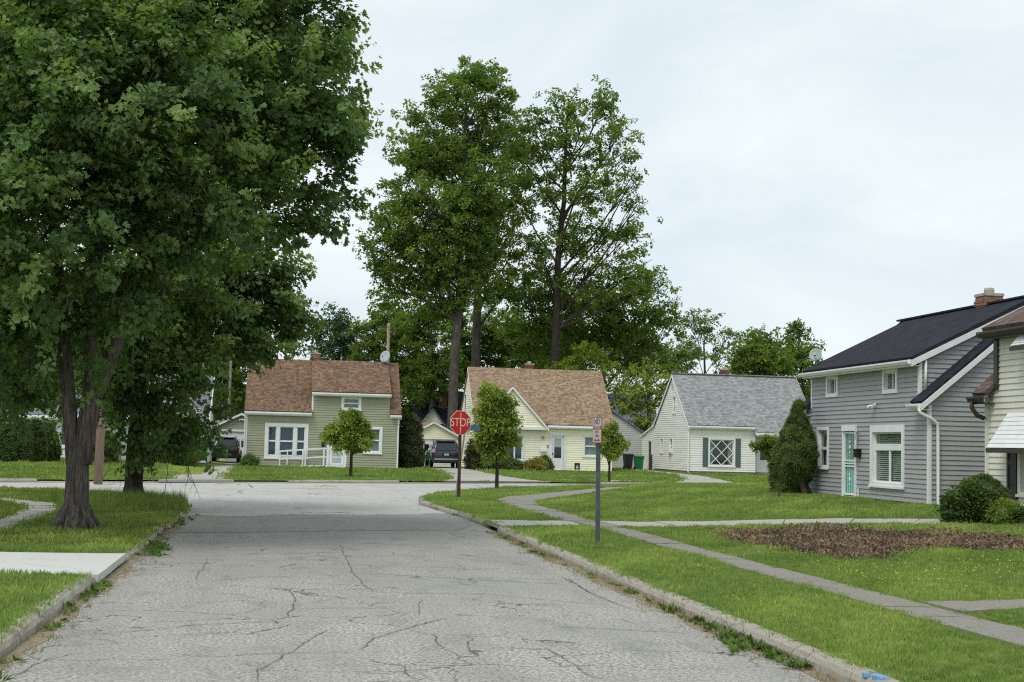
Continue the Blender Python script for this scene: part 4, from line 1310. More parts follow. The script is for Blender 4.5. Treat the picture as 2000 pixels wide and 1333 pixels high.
    MB().mbox(f, 2.2, 2.38, .03, .14, 1.3, 1.62).build('mailbox', 'black', H)
    chimney(H, 1.75, 85.35, 5.9, 6.95, .55, 'brick_light', roof)
    # wooden access ramp with white rails
    R_ = thing('wheelchair_ramp', 'white railed wheelchair ramp rising to the green house door', 'ramp', (1.0, 80.6, .1))
    MB().prism([(-.6, .1), (2.35, .1), (3.6, .1), (3.6, .24), (2.35, .24), (-.6, .13)], lambda c: (c[0], 80.35, c[1]), lambda c: (c[0], 81.38, c[1])).build('deck', 'white', R_)
    for ya in (80.3, 81.3):
        mb = MB(); mb.bar((-.25, ya, .98), (2.35, ya, 1.2), .05, .09); mb.bar((2.35, ya, 1.2), (3.65 if ya < 81 else 2.4, ya, 1.2), .05, .09); mb.bar((-.25, ya, .52), (2.35, ya, .72), .04, .07); mb.bar((2.35, ya, .72), (3.65 if ya < 81 else 2.4, ya, .72), .04, .07)
        mb.build('handrail', 'white', R_)
        for xa in (-.2, .22, 1.1, 1.25, 2.3):
            MB().box(xa, xa + .06, ya - .03, ya + .03, .08, .98 + .085 * (xa + .2)).build('post', 'white', R_)
    return H
green_house()
dish('grey satellite dish on the brown roof ridge of the green house', (6.0, 84.6, 6.35), (5.95, 84.45, 6.85), (-.7, -1, .4), .34, 'dish')

def green_garage():
    G_ = thing('green_garage', 'sage green single garage with white panel door behind the black car', 'garage', (-2.75, 95, 0.05))
    y0, x0, x1 = 92.3, -4.5, -1.0
    f = face_y(y0); xa = (x0 + x1) / 2
    wall(G_, f, .1, 2.42, lambda z: (x0, x1), [(x0 + .28, x1 - .28, .05, 2.12)], .145, 'green_side')
    wall(G_, f, 2.42, 3.25, lambda z: (x0 + (z - 2.42) / .83 * 1.75, x1 - (z - 2.42) / .83 * 1.75), [], .145, 'green_side')
    b = MB(); b.box(x0, x0 + .1, y0 + .14, 98, .1, 2.42); b.box(x1 - .1, x1, y0 + .14, 98, .1, 2.42); b.box(x0 + .1, x1 - .1, 97.9, 98, .1, 2.42); b.build('side_wall', 'green_side', G_)
    rf = MB(); rf.slab([(x0 - .2, y0 - .2, 2.42 - .04), (x0 - .2, 98.2, 2.42 - .04), (xa, 98.2, 3.36), (xa, y0 - .2, 3.36)], .07); rf.slab([(x1 + .2, y0 - .2, 2.38), (x1 + .2, 98.2, 2.38), (xa, 98.2, 3.36), (xa, y0 - .2, 3.36)], .07); rf.build('roof', 'roof_brown', G_)
    for s, xe in ((1, x0 - .2), (-1, x1 + .2)):
        MB().prism([(xe, 2.36), (xa, 3.32), (xa, 3.18), (xe, 2.22)], lambda c: (c[0], y0 - .23, c[1]), lambda c: (c[0], y0 - .2, c[1])).build('rake_board', 'white', G_)
    mb = MB(); mb.mbox(f, x0 + .2, x0 + .3, -.02, .05, .08, 2.2); mb.mbox(f, x1 - .3, x1 - .2, -.02, .05, .08, 2.2); mb.mbox(f, x0 + .3, x1 - .3, -.02, .049, 2.1, 2.24); mb.build('door_frame', 'white', G_)
    d = MB().mbox(f, x0 + .3, x1 - .3, -.1, -.06, .08, 2.1).build('garage_door', 'white', G_)
    for r in range(4):
        for c in range(4):
            u0 = x0 + .36 + c * .71; z0 = .14 + r * .49
            if r == 2:
                MB().mbox(f, u0, u0 + .6, -.059, -.05, z0 + .1, z0 + .4).build('pane', 'car_glass', d)
            else:
                MB().mbox(f, u0, u0 + .6, -.059, -.045, z0, z0 + .4).build('panel', 'white', d)
    mb = MB(); mb.mbox(f, xa - .05, xa + .05, .03, .07, 2.85, 2.95)
    for s in (-1, 1):
        mb.tube([f(xa, .07, 2.9), f(xa + s * .14, .14, 2.86)], [.03, .07], 8)
    mb.build('flood_lamp', 'white', G_)
green_garage()

# ------------------------------------------------------------------ pale yellow house
def yellow_house():
    H = thing('yellow_house', 'pale yellow clapboard house with tan shingle roof and white front door', 'house', (16.2, 90, 0.1))
    x0, x1, y0, zb, ze, yr, zr, y1 = 11.85, 20.65, 86.0, .15, 3.14, 89.9, 6.62, 93.8
    f = face_y(y0); sl = (zr - ze) / (yr - y0)
    P_ = (12.9, 14.95, .66, 2.35); Rw = (18.72, 19.95, 1.0, 2.42)
    O = [op(*P_), op(*Rw), (16.7, 17.55, .2, 2.3)]
    wall(H, f, zb, ze, lambda z: (x0, x1), O, .14, 'yellow_side')
    g = face_x(x0); vw = (90.7, 91.35, 3.9, 4.9)
    wall(H, g, zb, ze, lambda z: (y0, y1), [], .14, 'yellow_side')
    wall(H, g, ze, zr - .06, lambda z: (y0 + (z - ze) / sl, y1 - (z - ze) / sl), [vw], .14, 'yellow_side')
    mb = MB(); mb.mbox(g, vw[0] - .05, vw[0], -.02, .05, vw[2], vw[3]); mb.mbox(g, vw[1], vw[1] + .05, -.02, .05, vw[2], vw[3]); mb.mbox(g, vw[0] - .05, vw[1] + .05, -.02, .05, vw[3], vw[3] + .06); mb.mbox(g, vw[0] - .05, vw[1] + .05, -.02, .05, vw[2] - .06, vw[2])
    wv = mb.build('window', 'white', H); MB().mbox(g, vw[0], vw[1], -.06, -.05, vw[2], vw[3]).build('pane', 'glass', wv)
    b = MB(); b.box(x1 - .12, x1, y0 + .15, y1, zb, ze); b.box(x0 + .15, x1 - .13, y1 - .12, y1, zb, ze)
    b.prism([(y0 + .1, ze), (y1, ze), (yr, zr - .05)], lambda c: (x1 - .12, c[0], c[1]), lambda c: (x1, c[0], c[1])); b.build('rear_wall', 'yellow_side', H)
    MB().box(x0 + .01, x1 - .01, y0 + .01, y1, 0, zb).build('foundation', 'foundation', H)
    rf = MB()
    for ye, s in ((y0 - .25, 1), (y1 + .25, -1)):
        rf.slab([(x0 - .1, ye, ze - sl * .25 + .1), (x1 + .1, ye, ze - sl * .25 + .1), (x1 + .1, yr, zr + .1), (x0 - .1, yr, zr + .1)], .09)
    roof = rf.build('roof', 'roof_tan', H)
    # front gable over the picture window
    gz0 = ze - .25; gx0, gx1, ga = 11.9, 16.25, 5.25; gc = (gx0 + gx1) / 2
    ff = face_y(y0 - .3)
    wall(H, ff, gz0 - .05, ga - .05, lambda z: (gx0 + (z - gz0 + .05) / (ga - gz0 + .05) * (gc - gx0), gx1 - (z - gz0 + .05) / (ga - gz0 + .05) * (gx1 - gc)), [], .14, 'yellow_side', name='gable_wall')
    rg = MB(); yb = yr - .6
    for xe in (gx0 - .18, gx1 + .18):
        rg.slab([(xe, y0 - .45, gz0 - .1), (xe, yb, gz0 - .1), (gc, yb, ga + .14), (gc, y0 - .45, ga + .14)], .08)
    rg.build('gable_roof', 'roof_tan', H)
    for xe, nm in ((gx0 - .18, 0), (gx1 + .18, 1)):
        MB().prism([(xe, gz0 - .15), (gc, ga + .09), (gc, ga - .08), (xe, gz0 - .3)], lambda c: (c[0], y0 - .49, c[1]), lambda c: (c[0], y0 - .455, c[1])).build('rake_board', 'white', H)
    MB().box(gx0 - .05, gx1 + .1, y0 - .42, y0 - .31, gz0 - .24, gz0 - .05).build('frieze_board', 'white', H)
    mb = MB(); gutter(mb, (gx1 + .15, y0 - .285, ze - .26), (x1 + .1, y0 - .285, ze - .26), (0, -1, 0), .12, .13); mb.box(gx1 + .15, x1 + .1, y0 - .283, y0 - .25, ze - .4, ze - .18); mb.build('gutter', 'white', H)
    for xa in (x0 - .12, x1 + .09):
        MB().prism([(y0 - .25, ze - sl * .25 + .02), (yr, zr + .02), (yr, zr - .14), (y0 - .25, ze - sl * .25 - .14)], lambda c: (xa, c[0], c[1]), lambda c: (xa + .03, c[0], c[1])).build('rake_board', 'white', H)
    window(H, f, *P_, [(0, .27, 0, 1), (.27, .73, 0, 1), (.73, 1, 0, 1)], .1, .05, inside_=('curtain_blue', [(0, .3), (.7, 1)]))
    window(H, f, *Rw, [(0, 1, .5, 1), (0, 1, 0, .5)], .13, .045, inside_=('curtain', [(0, 1)]))
    mb = MB(); mb.mbox(f, 16.6, 16.74, -.03, .05, .16, 2.32); mb.mbox(f, 17.51, 17.65, -.03, .05, .16, 2.32); mb.mbox(f, 16.6, 17.65, -.03, .06, 2.32, 2.44); mb.build('door_frame', 'white', H)
    dr = MB().mbox(f, 16.75, 17.5, -.06, -.02, .2, 2.3).build('door', 'white', H)
    MB().mbox(f, 16.9, 17.35, -.018, -.01, 1.62, 2.16).build('glass', 'curtain', dr); MB().mbox(f, 16.9, 17.35, -.018, -.01, .92, 1.6).build('glass', 'car_glass', dr)
    MB().mbox(f, 16.78, 16.82, -.01, .04, 1.1, 1.25).build('handle', 'black', dr)
    mb = MB(); mb.mbox(f, 15.95, 16.4, .03, .15, 1.3, 1.5); mb.mbox(f, 16.02, 16.06, .03, .12, 1.16, 1.3); mb.mbox(f, 16.29, 16.33, .03, .12, 1.16, 1.3); mb.build('mailbox', 'white', H)
    mb = MB(); mb.mbox(f, 16.1, 16.22, .03, .12, 2.1, 2.28); mb.build('porch_lamp', 'steel', H)
    MB().mbox(f, 16.44, 16.5, .03, .06, 1.55, 1.72).build('door_bell', 'black', H)
    chimney(H, 15.95, 90.4, 6.2, 7.05, .52, 'brick', roof)
    return H
yellow_house()

def yellow_garage():
    G_ = thing('yellow_garage', 'pale yellow garage with white windowed door behind the blue car', 'garage', (10.4, 100, 0.05))
    y0, x0, x1 = 98.0, 8.5, 12.55
    f = face_y(y0); xa = 10.5
    wall(G_, f, .1, 2.1, lambda z: (x0, x1), [(8.9, 12.1, .05, 1.95)], .145, 'yellow_side')
    wall(G_, f, 2.1, 3.12, lambda z: (x0 + (z - 2.1) / 1.02 * (xa - x0), x1 - (z - 2.1) / 1.02 * (x1 - xa)), [], .145, 'yellow_side')
    b = MB(); b.box(x0, x0 + .1, y0 + .14, 104, .1, 2.1); b.box(x1 - .1, x1, y0 + .14, 104, .1, 2.1); b.box(x0 + .1, x1 - .1, 103.9, 104, .1, 2.1); b.build('side_wall', 'yellow_side', G_)
    rf = MB()
    for xe in (x0 - .25, x1 + .25):
        rf.slab([(xe, y0 - .2, 2.0), (xe, 104.2, 2.0), (xa, 104.2, 3.24), (xa, y0 - .2, 3.24)], .07)
    rf.build('roof', 'roof_tan', G_)
    for xe in (x0 - .25, x1 + .25):
        MB().prism([(xe, 1.98), (xa, 3.2), (xa, 3.06), (xe, 1.84)], lambda c: (c[0], y0 - .23, c[1]), lambda c: (c[0], y0 - .2, c[1])).build('rake_board', 'white', G_)
    d = MB().mbox(f, 8.9, 12.1, -.1, -.06, .08, 1.95).build('garage_door', 'white', G_)
    for c in range(7):
        u = 9.0 + c * .435
        MB().mbox(f, u, u + .33, -.059, -.05, 1.12, 1.58).build('pane', 'car_glass', d)
        MB().mbox(f, u, u + .36, -.059, -.045, .2, .98).build('panel', 'white', d)
yellow_garage()

# ------------------------------------------------------------------ off-white house with grey roof
def white_house():
    H = thing('white_house', 'off white clapboard house with grey shingle roof and lattice picture window', 'house', (29.2, 88, 0.1))
    x0, x1, y0, zb, ze, yr, zr, y1 = 25.1, 33.4, 84.0, .32, 3.28, 87.8, 6.52, 92.2
    f = face_y(y0); sl = (zr - ze) / (yr - y0); sb = (zr - ze) / (y1 - yr)
    Wn = (26.35, 28.12, .6, 2.42)
    wall(H, f, zb, ze, lambda z: (x0, 29.45), [op(*Wn)], .14, 'white_side')
    f2 = face_y(y0 + .9)
    wall(H, f2, zb, ze - .1, lambda z: (29.3, x1), [(29.95, 30.75, .2, 2.3)], .14, 'white_side')
    g = face_x(x0)
    A = (87.0, 87.75, 3.95, 5.15); B1 = (87.6, 88.4, 1.35, 2.4); B2 = (89.9, 90.6, 1.35, 2.4)
    wall(H, g, zb, ze, lambda z: (y0, y1), [op(*B1), op(*B2)], .14, 'white_side')
    wall(H, g, ze, zr - .06, lambda z: (y0 + (z - ze) / sl, y1 - (z - ze) / sb), [op(*A)], .14, 'white_side')
    b = MB(); b.box(29.35, 29.45, y0 + .14, y0 + .9, zb, ze - .1); b.box(x1 - .12, x1, y0 + 1.05, y1, zb, ze); b.box(x0 + .15, x1 - .13, y1 - .12, y1, zb, ze)
    b.prism([(y0 + .1, ze), (y1, ze), (yr, zr - .05)], lambda c: (x1 - .12, c[0], c[1]), lambda c: (x1, c[0], c[1])); b.build('rear_wall', 'white_side', H)
    MB().box(x0 + .02, 29.43, y0 + .02, y1, 0, zb).build('foundation', 'foundation', H); MB().box(29.43, x1, y0 + .5, y1, 0, zb).build('foundation', 'foundation', H)
    rf = MB(); e = .2
    rf.slab([(x0 - .1, y0 - e, ze - sl * e + .1), (29.35, y0 - e, ze - sl * e + .1), (29.35, yr, zr + .1), (x0 - .1, yr, zr + .1)], .09)
    e2 = .62
    rf.slab([(29.36, y0 - e2, ze - sl * e2 + .1), (x1 + .15, y0 - e2, ze - sl * e2 + .1), (x1 + .15, yr, zr + .1), (29.36, yr, zr + .1)], .09)
    rf.slab([(x0 - .1, y1 + e, ze - sb * e + .1), (x1 + .15, y1 + e, ze - sb * e + .1), (x1 + .15, yr, zr + .1), (x0 - .1, yr, zr + .1)], .09)
    roof = rf.build('roof', 'roof_grey', H)
    MB().bar((x0 - .1, yr, zr + .12), (x1 + .15, yr, zr + .12), .3, .06).build('ridge_cap', 'roof_grey', roof)
    for xa, xb, ee in ((x0 - .1, 29.35, e), (29.4, x1 + .15, e2)):
        z = ze - sl * ee
        mb = MB(); gutter(mb, (xa, y0 - ee - .03, z), (xb, y0 - ee - .03, z), (0, -1, 0), .12, .12); mb.box(xa, xb, y0 - ee - .028, y0 - ee + .01, z - .16, z + .04); mb.box(xa, xb, y0 - ee + .012, y0 - .03, z - .15, z - .13); mb.build('gutter', 'white', H)
    MB().prism([(y0 - .6, ze - sl * .6), (y0 - .2, ze - sl * .2), (y0 - .2, ze - sl * .2 - .4), (y0 - .6, ze - sl * .6 - .15)], lambda c: (29.36, c[0], c[1]), lambda c: (29.42, c[0], c[1])).build('eave_return', 'white', H)
    for ya, za, yb, zb_ in ((y0 - .2, ze - sl * .2, yr, zr), (y1 + .2, ze - sb * .2, yr, zr)):
        MB().prism([(ya, za + .02), (yb, zb_ + .02), (yb, zb_ - .14), (ya, za - .14)], lambda c: (x0 - .13, c[0], c[1]), lambda c: (x0 - .1, c[0], c[1])).build('rake_board', 'white', H)
    MB().tube([(x0 - .06, y0 - .26, ze - .3), (x0 - .06, y0 - .1, ze - .5), (x0 - .06, y0 - .1, .2)], .045, 6).build('downspout', 'white', H)
    w_ = window(H, f, *Wn, [(0, 1, 0, 1)], .1, .05, inside_=('curtain', [(.0, .16), (.78, 1)]))
    # diagonal lattice bars
    ia, ib, ja, jb = Wn[0] + .12, Wn[1] - .12, Wn[2] + .12, Wn[3] - .12
    Wd, Hd = ib - ia, jb - ja
    for (a, b_, c, d) in ((0, .2, .78, 1), (0, .82, .45, 1 - .0), (.55, 0, 1, .45), (0, .45, .5, 0), (.0, .75, .7, 0), (.3, 1, 1, .28), (.5, 1, 1, .55), (0, .25, .45, .78), (.55, 1, 1, .55)):
        pass
    for p, q in (((0, 1), (1, 0)), ((0, .5), (.5, 0)), ((.5, 1), (1, .5)), ((0, .5), (.5, 1)), ((0, 0), (1, 1)), ((.5, 0), (1, .5))):
        A_ = f(ia + p[0] * Wd, -.02, ja + p[1] * Hd); B_ = f(ia + q[0] * Wd, -.02 + (.012 if q[1] > p[1] else 0), ja + q[1] * Hd)
        MB().bar(A_, B_, .05, .02, up=(0, 1, 0)).build('lattice_bar', 'white', w_)
    for ua in (Wn[0] - .35, Wn[1] + .02):
        s = MB(); s.mbox(f, ua, ua + .05, .03, .06, Wn[2], Wn[3]); s.mbox(f, ua + .28, ua + .33, .03, .06, Wn[2], Wn[3]); s.mbox(f, ua + .05, ua + .28, .03, .045, Wn[2], Wn[3])
        s.build('shutter', 'shutter_grey', H)
    window(H, g, *A, [(0, 1, .5, 1), (0, 1, 0, .5)], .08, .04, inside_=None)
    window(H, g, *B1, [(0, 1, .5, 1), (0, 1, 0, .5)], .08, .04)
    window(H, g, *B2, [(0, 1, .5, 1), (0, 1, 0, .5)], .08, .04)
    mb = MB().mbox(g, 87.72, 88.28, -.05, .22, 1.42, 1.72); mb.build('air_conditioner', 'white', H)
    MB().mbox(g, 87.72, 87.95, .02, .055, 5.6, 5.95).build('gable_vent', 'pale_side', H)
    mb = MB(); mb.mbox(f2, 29.83, 29.96, -.03, .05, .25, 2.3); mb.mbox(f2, 30.74, 30.87, -.03, .05, .25, 2.3); mb.mbox(f2, 29.83, 30.87, -.03, .05, 2.3, 2.42); mb.build('door_frame', 'white', H)
    d = MB().mbox(f2, 29.97, 30.73, -.06, -.02, .28, 2.28).build('door', 'white', H); MB().mbox(f2, 30.1, 30.6, -.018, -.01, 1.1, 2.1).build('glass', 'car_glass', d)
    MB().mbox(f2, 29.5, 29.75, .03, .16, 1.5, 1.8).build('mailbox', 'black', H)
    chimney(H, 28.7, 88.2, 6.1, 7.0, .5, 'brick', roof)
    # lean-to at the back with a dark door
    gl = face_x(x0 - .02)
    wall(H, gl, .1, 3.05, lambda z: (y1 + .02, 95.4 if z < 2.5 else 95.4 - (z - 2.5) / .6 * 3.2), [(92.9, 93.75, .1, 2.15)], .14, 'white_side', name='lean_to_wall')
    MB().slab([(x0 - .15, y1, 3.25), (x0 + 4, y1, 3.25), (x0 + 4, 95.7, 2.52), (x0 - .15, 95.7, 2.52)], .1).build('lean_to_roof', 'white', H)
    MB().box(x0 + .12, x0 + 3.9, 95.2, 95.4, .1, 2.4).build('lean_to_back', 'white_side', H)
    MB().mbox(gl, 92.9, 93.75, -.1, -.06, .1, 2.15).build('side_door', 'black', H)
    MB().mbox(gl, 92.55, 92.8, .03, .06, .1, 1.25).build('gate_post', 'black', H)
    return H
white_house()

def shed_behind():
    H = thing('pale_garage', 'pale grey clapboard garage between the yellow and off white houses', 'garage', (22.8, 99, 0.05))
    y0, x0, x1 = 97.5, 21.4, 26.5
    f = face_y(y0)
    wall(H, f, .08, 2.4, lambda z: (x0, x1), [], .145, 'pale_side')
    wall(H, f, 2.4, 4.2, lambda z: (x0 + (z - 2.4) / 1.8 * 1.9, x1 - (z - 2.4) / 1.8 * 3.2), [], .145, 'pale_side')
    b = MB(); b.box(x0, x0 + .1, y0 + .14, 103, .08, 2.4); b.box(x1 - .1, x1, y0 + .14, 103, .08, 2.4); b.box(x0 + .1, x1 - .1, 102.9, 103, .08, 2.4); b.build('side_wall', 'pale_side', H)
    rf = MB()
    rf.slab([(x0 - .2, y0 - .2, 2.25), (x0 - .2, 103.2, 2.25), (x0 + 1.9, 103.2, 4.35), (x0 + 1.9, y0 - .2, 4.35)], .08); rf.slab([(x1 + .2, y0 - .2, 2.25), (x1 + .2, 103.2, 2.25), (x0 + 1.9, 103.2, 4.35), (x0 + 1.9, y0 - .2, 4.35)], .08)
    rf.build('roof', 'roof_greyl', H)
    h2 = thing('far_grey_roof_house', 'grey roofed house far behind, between yellow house and bushy tree', 'house', (26.5, 112, 0.05))
    b = MB(); b.box(23.5, 30, 109, 116, .05, 3.4)
    b.prism([(109, 3.4), (116, 3.4), (112.5, 6.0)], lambda c: (23.5, c[0], c[1]), lambda c: (30, c[0], c[1])); b.build('wall', 'pale_side', h2)
    r = MB()
    for ye in (108.7, 116.3):
        r.slab([(23.3, ye, 3.25), (30.2, ye, 3.25), (30.2, 112.5, 6.15), (23.3, 112.5, 6.15)], .1)
    r.build('roof', 'roof_greyl', h2)
    MB().box(24.4, 25.4, 108.96, 109.05, 1.2, 2.4).build('window', 'car_glass', h2)
shed_behind()

def dark_house():
    H = thing('dark_roof_house', 'far house with slate blue roof and red brick chimney behind the yellow garage', 'house', (15, 124, 0.05))
    b = MB(); b.box(11.2, 20, 118, 126, .05, 3.2); b.prism([(118, 3.2), (126, 3.2), (122, 6.1)], lambda c: (11.2, c[0], c[1]), lambda c: (20, c[0], c[1])); b.build('wall', 'white_side', H)
    r = MB()
    for ye in (117.6, 126.4):
        r.slab([(10.9, ye, 3.0), (20.3, ye, 3.0), (20.3, 122, 6.3), (10.9, 122, 6.3)], .1)
    rf = r.build('roof', 'roof_darkx', H)
    # small dormer gable
    MB().prism([(11.6, 3.3), (13.4, 3.3), (12.5, 4.5)], lambda c: (c[0], 117.7, c[1]), lambda c: (c[0], 120, c[1])).build('porch_gable', 'white_side', H)
    pr = MB()
    for xe in (11.35, 13.65):
        pr.slab([(xe, 117.4, 3.1), (xe, 120.2, 3.1), (12.5, 120.2, 4.66), (12.5, 117.4, 4.66)], .08)
    pr.build('porch_roof', 'roof_greyl', H)
    chimney(H, 13.6, 120.3, 4.4, 7.2, .75, 'brick', rf, cap=False)
    MB().box(15, 16.2, 117.95, 118.05, 1.2, 2.5).build('window', 'car_glass', H)
    H2 = thing('dark_far_house', 'dark far house with one pale framed window above the green garage', 'house', (-5, 127, 0.05))
    b = MB(); b.box(-9.5, -1.2, 124, 132, .05, 4.4); b.prism([(-9.5, 4.4), (-1.2, 4.4), (-5.3, 6.4)], lambda c: (c[0], 124, c[1]), lambda c: (c[0], 132, c[1])); b.build('wall', 'shutter_dark', H2)
    r = MB()
    for xe in (-9.9, -.8):
        r.slab([(xe, 123.7, 4.3), (xe, 132.2, 4.3), (-5.3, 132.2, 6.55), (-5.3, 123.7, 6.55)], .1)
    r.build('roof', 'roof_darkx', H2)
    f = face_y(124)
    mb = MB(); mb.mbox(f, -6.4, -6.2, 0, .06, 3.0, 4.5); mb.mbox(f, -5.4, -5.2, 0, .06, 3.0, 4.5); mb.mbox(f, -6.2, -5.4, 0, .06, 4.3, 4.5); mb.mbox(f, -6.2, -5.4, 0, .06, 3.0, 3.2)
    w_ = mb.build('window', 'pale_side', H2); MB().mbox(f, -6.2, -5.4, 0.01, .03, 3.2, 4.3).build('pane', 'car_glass', w_)
dark_house()

# ------------------------------------------------------------------ white house half hidden behind the trees on the left
def left_house():
    H = thing('left_white_house', 'white house with grey roof half hidden behind the maples', 'house', (-9, 80, 0.25))
    x0, x1, y0, zb, ze, yr, zr, y1 = -17.0, -4.15, 77.0, .3, 2.75, 80.6, 5.1, 84.2
    f = face_y(y0); sl = (zr - ze) / (yr - y0)
    W1 = (-14.2, -12.3, .9, 2.45); W2 = (-11.9, -11.0, .9, 2.45)
    wall(H, f, zb, ze, lambda z: (x0, x1), [op(*W1), op(*W2), (-9.1, -8.2, .5, 2.5)], .14, 'white_side')
    b = MB(); b.box(x0, x0 + .12, y0 + .15, y1, zb, ze); b.box(x1 - .12, x1, y0 + .15, y1, zb, ze); b.box(x0, x1, y1 - .12, y1, zb, ze)
    for xa in (x0, x1 - .12):
        b.prism([(y0 + .1, ze), (y1, ze), (yr, zr - .05)], lambda c: (xa, c[0], c[1]), lambda c: (xa + .12, c[0], c[1]))
    b.build('rear_wall', 'white_side', H)
    MB().box(x0, x1 - .01, y0 + .01, y1, .1, zb).build('foundation', 'foundation', H)
    r = MB()
    for ye in (y0 - .3, y1 + .3):
        r.slab([(x0 - .2, ye, ze - sl * .3 + .1), (x1 + .1, ye, ze - sl * .3 + .1), (x1 + .1, yr, zr + .1), (x0 - .2, yr, zr + .1)], .1)
    r.build('roof', 'roof_greyl', H)
    MB().prism([(y0 - .3, ze - sl * .3 + .02), (yr, zr + .02), (yr, zr - .22), (y0 - .3, ze - sl * .3 - .22)], lambda c: (x1 + .1, c[0], c[1]), lambda c: (x1 + .16, c[0], c[1])).build('rake_board', 'white', H)
    mb = MB(); gutter(mb, (x0 - .2, y0 - .33, ze - .2), (x1 + .1, y0 - .33, ze - .2), (0, -1, 0), .12, .14); mb.box(x0, x1 + .1, y0 - .328, y0 - .3, ze - .38, ze - .12); mb.build('gutter', 'white', H)
    window(H, f, *W1, [(0, .5, 0, 1), (.5, 1, 0, 1)], .14, .05, inside_=('curtain_blue', [(0, 1)]))
    window(H, f, *W2, [(0, 1, 0, .5), (0, 1, .5, 1)], .14, .05, inside_=('curtain_blue', [(0, 1)]))
    for xa in (-10.75, -7.55):
        MB().box(xa, xa + .16, 75.5, 75.66, .3, 2.6).build('porch_post', 'white', H)
    MB().box(-10.9, -7.3, 75.4, 76.95, 2.55, 2.72).build('porch_roof', 'white', H)
    d = MB().mbox(f, -9.1, -8.2, -.08, -.04, .5, 2.5).build('door', 'white', H)
    for k in range(5):
        MB().box(-9.3, -8.0, 74.9 + k * .35, 76.95, .15 + k * .16, .15 + (k + 1) * .16).build('step', 'conc', H)
left_house()
dish('grey satellite dish above the shrub beside the left white house', (-4.6, 76.7, .25), (-4.65, 76.5, 2.85), (-.2, -1, .3), .36, 'dish')
# ------------------------------------------------------------------ vegetation
def at(px, py, y):
    """the point at depth y along the street that lies in this direction from the viewpoint"""
    d = cF + cR * ((px - 1000) / F_PX) + cU * ((666.5 - py) / F_PX)
    k = y / d.y
    return Vector((d.x * k, y, CAM_H + d.z * k))

def rot_m(ax, ang):
    return np.array(Matrix.Rotation(ang, 3, ax))

MAPLE_HALF = [(0, 0), (-.08, .24), (.14, .55), (.30, .30), (.66, .44), (.62, .17), (1, 0)]
def leaf_maple(size, fold=0.3):
    vs = []; fs = []
    for s in (1, -1):
        n = len(vs)
        vs += [(x * size, s * y * size * math.cos(fold), abs(y) * size * math.sin(fold)) for x, y in MAPLE_HALF]
        fs.append(tuple(range(n, n + 7)) if s < 0 else tuple(range(n + 6, n - 1, -1)))
    return np.array(vs), fs
def leaf_simple(size, w=0.5, fold=0.25):
    P = [(0, 0), (.35, w * .5), (1, 0), (.35, -w * .5)]
    v = [(x * size, y * size, abs(y) * size * math.tan(fold)) for x, y in P]
    return np.array(v), [(0, 2, 1), (0, 3, 2)]

def cluster(n, length, leaf, smin, smax, droop=(-1.1, -0.2), spread=0.12, side=1.2):
    """leaves along a twig that points to +X"""
    V = []; Fc = []; c = 0
    for i in range(n):
        lv, lf = leaf(random.uniform(smin, smax))
        p = np.array([length * (i + .5) / n * random.uniform(.8, 1.1), random.gauss(0, spread), random.gauss(0, spread * .6)])
        yaw = random.uniform(-side, side); pit = -random.uniform(*droop)
        R = rot_m('Z', yaw) @ rot_m('Y', pit) @ rot_m('X', random.gauss(0, .5))
        V.append(lv @ R.T + p)
        Fc += [tuple(k + c for k in f) for f in lf]
        c += len(lv)
    return np.concatenate(V), Fc

def ball(n, r, size, w=0.6, flat=0.7):
    """leafy tuft: leaves through a small ball"""
    V = []; Fc = []; c = 0
    for i in range(n):
        lv, lf = leaf_simple(random.uniform(.7, 1.3) * size, w)
        d = np.random.default_rng(random.randrange(10 ** 9)).normal(size=3); d /= np.linalg.norm(d)
        p = d * r * random.uniform(.3, 1.0) * np.array([1, 1, flat])
        yaw = math.atan2(d[1], d[0]) + random.gauss(0, .8); pit = random.uniform(-.3, 1.0)
        R = rot_m('Z', yaw) @ rot_m('Y', pit) @ rot_m('X', random.gauss(0, .7))
        V.append(lv @ R.T + p)
        Fc += [tuple(k + c for k in f) for f in lf]; c += len(lv)
    return np.concatenate(V), Fc

def tuft_needles(n, r, L_, w):
    V = []; Fc = []; c = 0
    for i in range(n):
        yaw = random.uniform(-math.pi, math.pi); pit = -random.uniform(.1, 1.4)
        R = rot_m('Z', yaw) @ rot_m('Y', pit)
        l = L_ * random.uniform(.6, 1.2)
        lv = np.array([(0, -w / 2, 0), (0, w / 2, 0), (l, 0, 0)])
        V.append(lv @ R.T + np.array([random.gauss(0, r), random.gauss(0, r), random.uniform(0, r * .5)]))
        Fc.append((c, c + 1, c + 2)); c += 3
    return np.concatenate(V), Fc

CL_MAPLE = [cluster(11, .30, leaf_maple, .07, .12, spread=.08) for _ in range(7)]
CL_FAR = [ball(22, .36, .21, .75) for _ in range(6)]
CL_SMALL = [ball(22, .20, .10) for _ in range(4)]
CL_YEW = [tuft_needles(34, .03, .062, .014) for _ in range(4)]
CL_SHRUB = [ball(20, .13, .055) for _ in range(4)]

